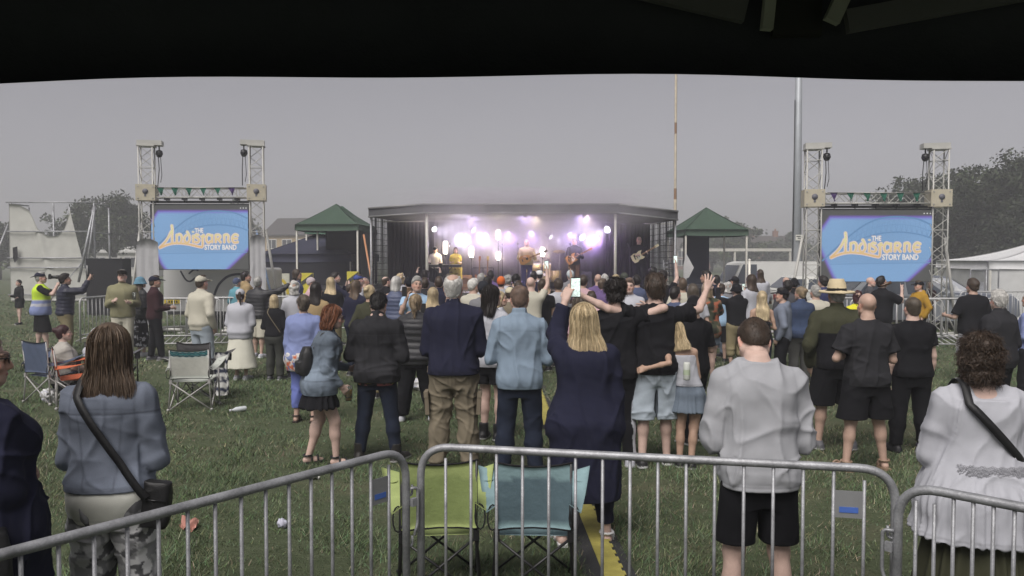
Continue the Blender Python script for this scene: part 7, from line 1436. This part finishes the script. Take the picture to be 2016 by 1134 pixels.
o = person(1810, 551, 17.2, 'man in a mustard hooded top and black cap facing left', w=1.12, arms=('pocket', 'pocket'), yaw=-95, hair=('short', 'brown'), hat=('cap', 'black'), tops=[JP('mustard', hood=True, off=.045, hem=.84)], bot=TR('black'), seed=131)
o = person(1830, 553, 21.0, 'man in maroon standing behind the right screen tower', arms='hold', yaw=170, hair=('none', 'grey'), tops=[T('maroon')], bot=TR('black'), seed=132)
# ---------------------------------------------------------------- the crowd before the stage, head by head
HY = [  # px, top y, distance, sex, hair, top colour, kind, yaw, head turn, arms, hat, label
 (581, 553, 13.6, 'f', 'curlybob', 'lgrey', 'white', 'J', 5, 0, 'hold', None, 'elderly woman with short grey curls in a white top'),
 (584, 531, 19.5, 'f', 'bob', 'brown', 'slate', 'T', 75, 0, 'hold', None, 'woman in profile with sunglasses pushed up on her brown hair'),
 (612, 545, 17.5, 'f', 'none', 'brown', 'pink', 'J', 70, 0, 'hold', ('beanie', (.42, .36, .37)), 'woman in a dusty pink headscarf looking right'),
 (622, 556, 12.2, 'f', 'vlong', 'dark', 'tan', 'J', 6, 0, 'hold', None, 'woman with very long dark hair in a tan jumper'),
 (652, 546, 15.2, 'f', 'vlong', 'blond', 'black', 'J', -6, 0, 'hold', None, 'woman with long pale blonde hair in a black top'),
 (660, 537, 18.8, 'm', 'thick', 'dark', 'navy', 'K', 65, 0, 'phone', None, 'dark haired man before the black gazebo wall raising a phone to his eye'),
 (690, 560, 17.0, 'm', 'short', 'brown', 'navy', 'K', 70, 0, 'hold', None, 'boy in a navy jacket and white collar looking right'),
 (701, 552, 13.8, 'f', 'vlong', 'lbrown', 'navy', 'J', 20, 15, 'hold', None, 'woman with long straight light brown hair in navy'),
 (706, 539, 17.8, 'm', 'short', 'brown', 'white', 'T', 60, 0, 'hold', ('cap', (.05, .07, .22)), 'man in a royal blue cap left of the stage corner'),
 (719, 546, 18.6, 'm', 'none', 'grey', 'stone', 'T', 50, 0, 'hold', None, 'pale bald man right of the royal blue cap'),
 (728, 562, 11.6, 'f', 'bun', 'blond', 'olive', 'J', 12, 10, 'hold', None, 'blonde woman with hair tied up in an olive top'),
 (760, 545, 17.0, 'm', 'bald', 'brown', 'black', 'K', 30, 20, 'hold', None, 'balding man in a black suit jacket left of the silver bob'),
 (779, 545, 14.4, 'f', 'bob', 'lgrey', 'slate', 'G', 15, 15, 'hold', None, 'silver haired person in a slate blue gilet'),
 (788, 538, 17.8, 'f', 'curlybob', 'blond', 'white', 'T', 10, 20, 'hold', None, 'person with fluffy blonde hair above the silver bob'),
 (805, 545, 16.8, 'm', 'short', 'dark', 'brown', 'K', 0, 0, 'hold', ('beanie', (.014, .015, .02)), 'person in a black woollen hat and brown coat'),
 (820, 546, 12.6, 'm', 'short', 'grey', 'sky', 'T', 172, 0, 'phone', None, 'grey haired man in a pale blue T shirt facing back with a phone'),
 (838, 533, 19.6, 'm', 'curly', 'dark', 'dgrey', 'K', -10, 0, 'hold', None, 'curly haired man directly under the left stage post'),
 (836, 548, 15.5, 'm', 'short', 'brown', 'char', 'K', 8, 0, 'high', None, 'brown haired man behind the grey haired phone holder raising his hands'),
 (852, 566, 11.8, 'f', 'long', 'blond', 'cream', 'J', 4, 0, 'hold', None, 'blonde woman right of the padded jacket woman'),
 (864, 546, 15.4, 'm', 'short', 'brown', 'navy', 'K', 4, 0, 'hold', None, 'man with neat brown hair in a navy suit and white collar'),
 (884, 541, 18.6, 'm', 'short', 'mouse', 'black', 'K', 0, 0, 'hold', None, 'short haired man left of the tall grey haired man'),
 (932, 550, 13.6, 'm', 'short', 'white', 'cream', 'J', 30, 30, 'hold', None, 'white haired man just right of the tall grey haired man'),
 (953, 552, 12.8, 'm', 'short', 'dark', 'mgrey', 'J', 10, 10, 'hold', ('beanie', (.022, .024, .03)), 'person in a dark knitted hat and grey scarf'),
 (946, 540, 18.0, 'm', 'short', 'grey', 'stone', 'K', 12, 0, 'hold', None, 'grey head between the white haired man and the dark hat'),
 (966, 534, 18.8, 'm', 'short', 'dark', 'purple', 'K', 10, 0, 'hold', None, 'dark haired man below the guitar rack'),
 (960, 545, 16.2, 'f', 'bob', 'dark', 'white', 'T', 14, 0, 'hold', None, 'dark haired woman in white in front of the guitar rack'),
 (987, 543, 16.4, 'm', 'short', 'brown', 'grey', 'J', 0, 0, 'hold', ('beanie', (.55, .13, .03)), 'person in a bright orange beanie'),
 (1001, 542, 18.6, 'm', 'curly', 'grey', 'white', 'T', 0, 0, 'hold', None, 'grey curly head right of the orange beanie'),
 (1014, 541, 16.8, 'm', 'thick', 'black', 'white', 'T', 0, 0, 'hold', None, 'man with black hair in white right of the orange beanie'),
 (1003, 562, 12.6, 'm', 'short', 'brown', 'stone', 'J', 0, 10, 'hold', ('cap', (.50, .45, .32)), 'person in a cream and green cap behind the dark haired woman'),
 (984, 574, 11.6, 'f', 'long', 'blond', 'white', 'T', 100, 0, 'hold', None, 'fair woman whose face shows beside the dark straight hair'),
 (1021, 554, 14.8, 'm', 'short', 'brown', 'cream', 'T', 0, 0, 'hold', None, 'brown haired man above the stocky man in pale blue'),
 (1046, 546, 14.0, 'm', 'none', 'brown', 'cream', 'T', 4, 0, ('hold', 'high'), None, 'bald man in a cream T shirt lifting a phone'),
 (1052, 535, 19.6, 'm', 'short', 'dark', 'navy', 'T', 0, 0, 'hold', None, 'dark head under the singer on the stage'),
 (1066, 551, 14.4, 'm', 'short', 'brown', 'black', 'T', 0, 0, 'hold', None, 'brown haired man in a black T shirt with a white print'),
 (1074, 544, 15.6, 'f', 'long', 'dblond', 'black', 'T', 6, 0, 'hold', None, 'woman with long fair hair in a black T shirt'),
 (1062, 530, 20.2, 'm', 'short', 'black', 'white', 'T', 0, 0, ('hold', 'high'), ('cap', (.6, .6, .6)), 'person in a white cap waving below the drum kit'),
 (1100, 550, 15.0, 'm', 'thick', 'brown', 'white', 'T', 0, 0, ('phone', 'high'), None, 'man in a white printed shirt with his forearms raised'),
 (1124, 531, 19.4, 'm', 'short', 'grey', 'mgrey', 'K', 0, 0, 'hold', ('beanie', (.45, .50, .52)), 'person in a pale grey hat behind the raised phone'),
 (1147, 543, 15.6, 'm', 'short', 'brown', 'pink', 'T', 12, 10, 'hold', None, 'brown haired man right of the raised phone'),
 (1140, 582, 9.9, 'f', 'long', 'mouse', 'pink', 'T', 0, 0, 'hold', None, 'woman with mousy hair in front of the navy dress blonde'),
 (1164, 575, 12.2, 'm', 'short', 'brown', 'pink', 'T', 6, 0, 'hold', None, 'person in a pale pink top left of the curly haired hugger'),
 (1178, 540, 17.4, 'm', 'none', 'grey', 'purple', 'T', 20, 0, 'hold', None, 'bald man in purple below the big white lamp'),
 (1187, 550, 15.6, 'm', 'short', 'lbrown', 'purple', 'K', 30, 20, 'hold', None, 'light haired man in a purple jacket with a white collar'),
 (1192, 540, 19.4, 'f', 'bob', 'lgrey', 'grey', 'T', 0, 0, 'hold', None, 'grey haired woman at the foot of the right stage post'),
 (1228, 536, 17.6, 'm', 'short', 'brown', 'char', 'K', 12, 0, 'hold', ('beanie', (.05, .055, .045)), 'person in a mossy grey woollen hat right of the stage post'),
 (1212, 541, 18.6, 'f', 'bob', 'blond', 'cream', 'T', 40, 0, 'hold', None, 'fair haired woman looking right by the stage post'),
 (1239, 549, 12.8, 'm', 'short', 'ginger', 'white', 'T', 178, 0, 'hold', None, 'ginger man in a white patterned shirt facing the camera'),
 (1254, 543, 16.6, 'm', 'thick', 'dark', 'slate', 'T', 0, 0, 'hold', None, 'dark haired man between the ginger man and the spread arm friend'),
 (1286, 527, 20.4, 'm', 'curly', 'black', 'black', 'K', 0, 0, 'hold', None, 'dark curly head against the right stage bay'),
 (1304, 534, 15.4, 'm', 'thick', 'dark', 'black', 'T', 10, 15, ('hold', 'high'), None, 'tall dark haired man in black raising a phone under the right stage corner'),
 (1334, 545, 19.0, 'm', 'short', 'dark', 'black', 'K', 0, 0, 'hold', None, 'dark haired man below the right stage corner'),
 (1343, 549, 14.2, 'm', 'short', 'lbrown', 'cream', 'T', 5, 0, 'hold', None, 'light brown haired man above the spread arm'),
 (1330, 566, 12.4, 'm', 'short', 'dark', 'slate', 'J', 50, 0, 'hold', None, 'person in a slate hood beside the black cap'),
 (1365, 560, 12.0, 'f', 'bob', 'mouse', 'white', 'T', 4, 0, 'hold', None, 'person with mousy fair hair left of the open hand'),
 (1392, 534, 16.4, 'm', 'short', 'dark', 'black', 'K', -60, 0, 'hold', None, 'dark haired man turned left above the open hand'),
 (1410, 543, 18.0, 'm', 'short', 'dark', 'navy', 'K', 0, 0, 'phone', None, 'dark head right of the open hand raising a phone'),
 (1432, 556, 16.4, 'f', 'curlybob', 'lgrey', 'mgrey', 'J', -10, 0, 'hold', None, 'grey haired person behind the black bucket hat'),
 (1447, 543, 17.6, 'm', 'short', 'dark', 'black', 'K', -20, 0, 'hold', ('cap', 'black'), 'man in a black cap above the black bucket hat'),
]
KND = dict(T=T, J=JP, K=JK, G=lambda c: PF(c, sleeve=0))
BOTS = [TR('black'), JN('ddenim'), TR('dgrey'), JN('denim'), TR('khaki'), TR('navy')]
for i, (px, hy, Y, sx_, hs_, hc, tc, kd, yw, ht, ar, hat, lab) in enumerate(HY):
    o = person(px, hy, Y, lab, sx_, w=1.0 + .12 * ((i * 37) % 10) / 10, arms=ar if ar != 'hold' else (('hold', 'front'), ('down', 'hold'), ('pocket', 'pocket'), ('hold', 'pocket'), ('fold', 'fold'), ('phone', 'hold'), ('hold', 'hold'))[(i * 3) % 7], yaw=yw + ((i * 29) % 15) - 7, head=(ht + ((i * 41) % 21) - 10, ((i * 17) % 9) - 5, ((i * 53) % 11) - 5), hair=(hs_, hc), hat=hat, tops=[KND[kd](tc)], bot=BOTS[(i * 7) % 6], skin=(SKIN, SKINP, SKINT)[(i * 5) % 3], seed=200 + i, pose=dict(st=.10 + .004 * (i % 9)))
    if 'phone' in lab and ar != 'hold' and yw < 100: phone(o, 1, 'phone lifted by the ' + ' '.join(lab.split()[:7]), lit=(i % 2 == 0), dist=.12)
    if yw > 150 and ar == 'phone': phone(o, 1, 'pale cased phone held by the grey haired man facing back', lit=False, side=.08)
# ---------------------------------------------------------------- the band
BG = 'musicians on the stage'
def strat_outline(k=1.0): return [(-.19 * k, -.02), (-.17 * k, .13), (-.06 * k, .155), (.02 * k, .115), (.10 * k, .15), (.20 * k, .13), (.13 * k, .06), (.12 * k, .0), (.15 * k, -.06), (.19 * k, -.12), (.10 * k, -.14), (.02 * k, -.11), (-.06 * k, -.15), (-.16 * k, -.14)]
def ac_outline(): return [(.21 * cos(t) * (1 if cos(t) < 0 else .95) + 0, (.17 + .035 * cos(2 * t + .0) - .03 * cos(t)) * sin(t)) for t in np.linspace(0, 2 * pi, 25)[:-1]]
def guitar(c, ang, face, outline, body, label, hole=False, thick=.045, plate=None, rz=0):
    """body in the plane of ux (along the neck) and uy"""
    f = unit(face); ux0 = unit(np.cross((0, 0, 1), f)); uz = np.cross(f, ux0); ux = ux0 * cos(ang) + uz * sin(ang); uy = np.cross(f, ux)
    r = empty('guitar', c, 0, label, 'guitar', 'guitars on the stage'); m = MB(); m.prism(outline, f * thick, (0, 0, 0), ux, uy, body); m.obj('guitar_body', M_PAINT, r)
    M = np.stack([ux, uy, f], 1); m = MB(); m.box(ux * .40 + f * (thick + .004), (.52, .045, .022), M, (.22, .13, .06)); m.box(ux * .71 + f * thick, (.15, .075, .018), M, body if not hole else (.08, .05, .03)); m.obj('neck', M_PAINT, r)
    m = MB(); m.box(ux * -.10 + f * (thick + .006), (.035, .09, .012), M, (.05, .05, .05))
    if hole: m.lathe([(0, 0), (.045, 0)], ux * .06 + f * (thick + .003), 14, (.015, .01, .008), rot=M)
    else:
        for k in (-.02, .05): m.box(ux * k + f * (thick + .006), (.02, .075, .01), M, (.05, .05, .05))
    m.obj('bridge', M_PAINT, r)
    if plate: m = MB(); m.prism([(-.05, -.02), (.09, .06), (.10, -.07), (.0, -.10)], f * .003, f * (thick + .001), ux, uy, plate); m.obj('scratch_plate', M_PAINT, r)
    return r
o = person(857, 484, 26.9, 'keyboard player in a white shirt and dark cap on the stage', arms=(((.25, .35, -1), (-.15, 1, -.05)), ((.25, .35, -1), (-.15, 1, -.05))), yaw=180, hair=('short', 'grey'), hat=('flat', 'char'), head=(0, 14, 0), tops=[T((.62, .58, .46), sleeve=1, collar=1)], bot=TR('black'), bz=FL, group=BG, seed=301)
r = empty('keyboard', W(872, 523, 26.2) * np.array((1, 1, 0)) + np.array((0, 0, FL)), 0, 'black electric keyboard on an X stand before the keyboard player', 'keyboard'); m = MB(); m.box((0, 0, .82), (1.25, .30, .09), col=(.015, .015, .016)); m.obj('keyboard_case', M_PAINT, r); m = MB(); m.box((0, .04, .868), (1.1, .16, .012), col=(.6, .58, .5)); m.obj('keys', M_PAINT, r); m = MB()
for sg in (-1, 1): m.tube([(-.35 * sg, -.05 * sg, .01), (.3 * sg, -.05 * sg, .775)], .018, 6); m.tube([(.3 * sg, -.14, .775), (.3 * sg, .14, .775)], .018, 6)
m.obj('stand', M_BSTEEL, r)
o = person(897, 487, 26.6, 'woman in a yellow patterned dress singing on the stage', 'f', arms=('hold', 'hold'), yaw=175, hair=('bob', 'brown'), tops=[with_fn((M_CLOTH, (.50, .40, .06), dict(off=.03, hem=.2, sleeve=.7, flare=.08)), camo([(.50, .40, .06), (.55, .46, .10), (.25, .18, .03), (.52, .42, .08)], 22))], bot=None, bz=FL, group=BG, seed=302)
o = person(1037, 471, 26.2, 'singer in a pale shirt playing an acoustic guitar at centre stage', w=1.1, arms=(((.3, .3, -1), (-.4, 1, .5)), ((.3, .25, -1), (-.55, .9, .1))), yaw=178, hair=('none', 'grey'), tops=[T((.42, .36, .22), sleeve=1.2, collar=1, off=.035)], bot=JN((.06, .06, .16)), bz=FL, group=BG, seed=303, skin=SKINP)
guitar(o.world((.06, .20, 1.06)), R(22), (0, -1, .05), ac_outline(), (.42, .22, .06), 'amber acoustic guitar of the singer at centre stage', hole=True, thick=.09)
o = person(1131, 469, 26.5, 'bass player in dark clothes left of the violet glow', arms=(((.3, .3, -1), (-.5, 1, .4)), ((.3, .2, -1), (-.5, 1, .1))), yaw=184, hair=('thick', 'grey'), tops=[JK('dgrey')], bot=TR('brown'), bz=FL, group=BG, seed=304)
guitar(o.world((.10, .20, 1.05)), R(28), (0, -1, .05), strat_outline(), (.40, .20, .06), 'sunburst bass guitar of the dark clothed player', plate=(.5, .45, .3))
o = person(1258, 466, 25.9, 'bald guitarist dressed in black in the right bay of the stage', w=1.04, arms=(((.4, .25, -1), (-.35, 1, .45)), ((.35, .2, -1), (-.55, 1, .15))), yaw=176, head=(0, 4, 0), hair=('none', 'grey'), tops=[T('black', sleeve=1.9, off=.03)], bot=TR('black'), bz=FL, group=BG, seed=305, skin=SKINP)
guitar(o.world((.09, .20, 1.10)), R(30), (0, -1, .05), strat_outline(1.1), (.62, .55, .36), 'cream electric guitar of the bald guitarist in black', plate=(.6, .58, .5))
o = person(1068, 484, 28.0, 'drummer sitting behind the kit in a light shirt', arms=(((.4, .4, -.8), (-.2, 1, .3)), ((.4, .4, -.8), (-.2, 1, .4))), yaw=180, hair=('short', 'dark'), tops=[T((.40, .36, .25))], bot=TR('black'), bz=FL, group=BG, seed=306)
def deckpt(px, Y): return np.array((W(px, 500, Y)[0], Y, FL))
r = empty('drum_kit', deckpt(1066, 27.2), 0, 'drum kit with cymbals behind the singer', 'drum kit')
def drum(n, c, rad, h, rot=None, col=(.50, .40, .18)): m = MB(); m.lathe([(rad * .97, -h / 2), (rad, -h / 2), (rad, h / 2), (rad * .97, h / 2)], c, 18, col, rot); m.lathe([(0, h / 2 - .006), (rad * .97, h / 2 - .006)], c, 18, (.6, .58, .5), rot); m.lathe([(0, -h / 2 + .006), (rad * .97, -h / 2 + .006)], c, 18, (.6, .58, .5), rot); m.tube([(c[0], c[1], max(c[2] - h / 2, .02)), (c[0], c[1], .0)], .015, 5, (.3, .3, .3)); m.obj(n, M_PAINT, r)
drum('bass_drum', (0, 0, .31), .29, .4, rotx(pi / 2)); drum('tom', (-.18, 0, .78), .15, .22, rotx(.3)); drum('tom', (.18, 0, .78), .15, .22, rotx(.3)); drum('floor_tom', (.5, .25, .45), .20, .4); drum('snare', (-.42, .3, .66), .17, .13)
for x, z in ((-.62, 1.25), (.62, 1.3), (-.3, 1.0)): m = MB(); m.lathe([(0, .03), (.04, .02), (.22, 0), (.22, -.004), (0, .015)], (x, .1, z), 18, (.45, .34, .10), rotx(-.25)); m.tube([(x, .1, z), (x, .1, 0)], .012, 5, (.3, .3, .3)); m.obj('cymbal', M_PAINT, r)
for px, Y, lab in ((1020, 25.6, 'microphone stand before the centre stage singer'), (1124, 25.8, 'microphone stand before the bass player'), (989, 26.4, 'microphone stand right of the guitar rack'), (884, 25.9, 'microphone stand between the keyboard player and the woman in yellow'), (1240, 25.5, 'microphone stand left of the bald guitarist')):
    r = empty('microphone_stand', deckpt(px, Y), 0, lab, 'mic stand', 'microphone stands'); m = MB(); m.lathe([(0, 0), (.14, 0), (.14, .02), (.02, .03)], n=12); m.tube([(0, 0, .02), (0, 0, 1.40)], .012, 6); m.tube([(0, 0, 1.38), (.0, .30, 1.52)], .009, 6); m.obj('stand', M_BSTEEL, r); m = MB(); m.lathe([(0, 0), (.014, .0), (.02, .12), (.026, .14), (.026, .17), (0, .19)], (0, .28, 1.5), 10, rot=rotx(-1.2)); m.obj('microphone', M_BSTEEL, r)
for px, c, lab in ((943, (.30, .13, .05), 'dark sunburst guitar standing left in the stage rack'), (959, (.52, .42, .12), 'pale yellow guitar standing right in the stage rack')):
    g_ = guitar(deckpt(px, 26.6) + np.array((0, 0, .36)), R(88), (0, -1, .12), strat_outline(.95), c, lab)
r = empty('guitar_rack', deckpt(951, 26.8), 0, 'black tube rack holding two guitars on the stage', 'guitar stand'); m = MB()
for x in (-.35, 0, .35): m.tube([(x, .15, 0), (x, 0, .75)], .014, 6); m.tube([(x, -.22, .02), (x, .15, .02)], .014, 6)
m.tube([(-.35, 0, .75), (.35, 0, .75)], .014, 6); m.tube([(-.35, -.1, .15), (.35, -.1, .15)], .014, 6); m.obj('rack_frame', M_BSTEEL, r)
for px, Y, sz, c, lab in ((916, 27.0, (.5, .35, .50), (.30, .18, .08), 'tan amplifier cabinet right of the woman in yellow'), (1148, 27.3, (.6, .4, .62), (.05, .05, .05), 'amplifier cabinet behind the bass player'), (1005, 25.3, (.5, .4, .30), (.02, .02, .02), 'black floor monitor wedge at the left of centre stage'), (1215, 25.4, (.5, .4, .30), (.02, .02, .02), 'black floor monitor wedge by the right stage post')):
    r = empty('amplifier' if 'amp' in lab else 'floor_monitor', deckpt(px, Y), 0, lab, 'amplifier' if 'amp' in lab else 'speaker'); m = MB(); m.box((0, 0, sz[2] / 2), sz, col=c, taper=.9); m.obj('cabinet', M_PAINT, r); m = MB(); m.lathe([(0, 0), (sz[2] * .32, 0), (sz[2] * .36, .012), (sz[2] * .38, 0)], (0, -sz[1] / 2 * .96, sz[2] / 2), 16, tuple(k * .6 for k in c), rot=rotx(pi / 2)); m.obj('grille', M_PAINT, r)
bpy.context.view_layer.update()
# ---------------------------------------------------------------- evening air: far things fade a little
volume('haze', (-260, -12, -1.0), (260, 215, 16.0), .0038, (.95, .95, 1.0), 'stuff', 'thin evening haze over the whole field', 'haze', .3)
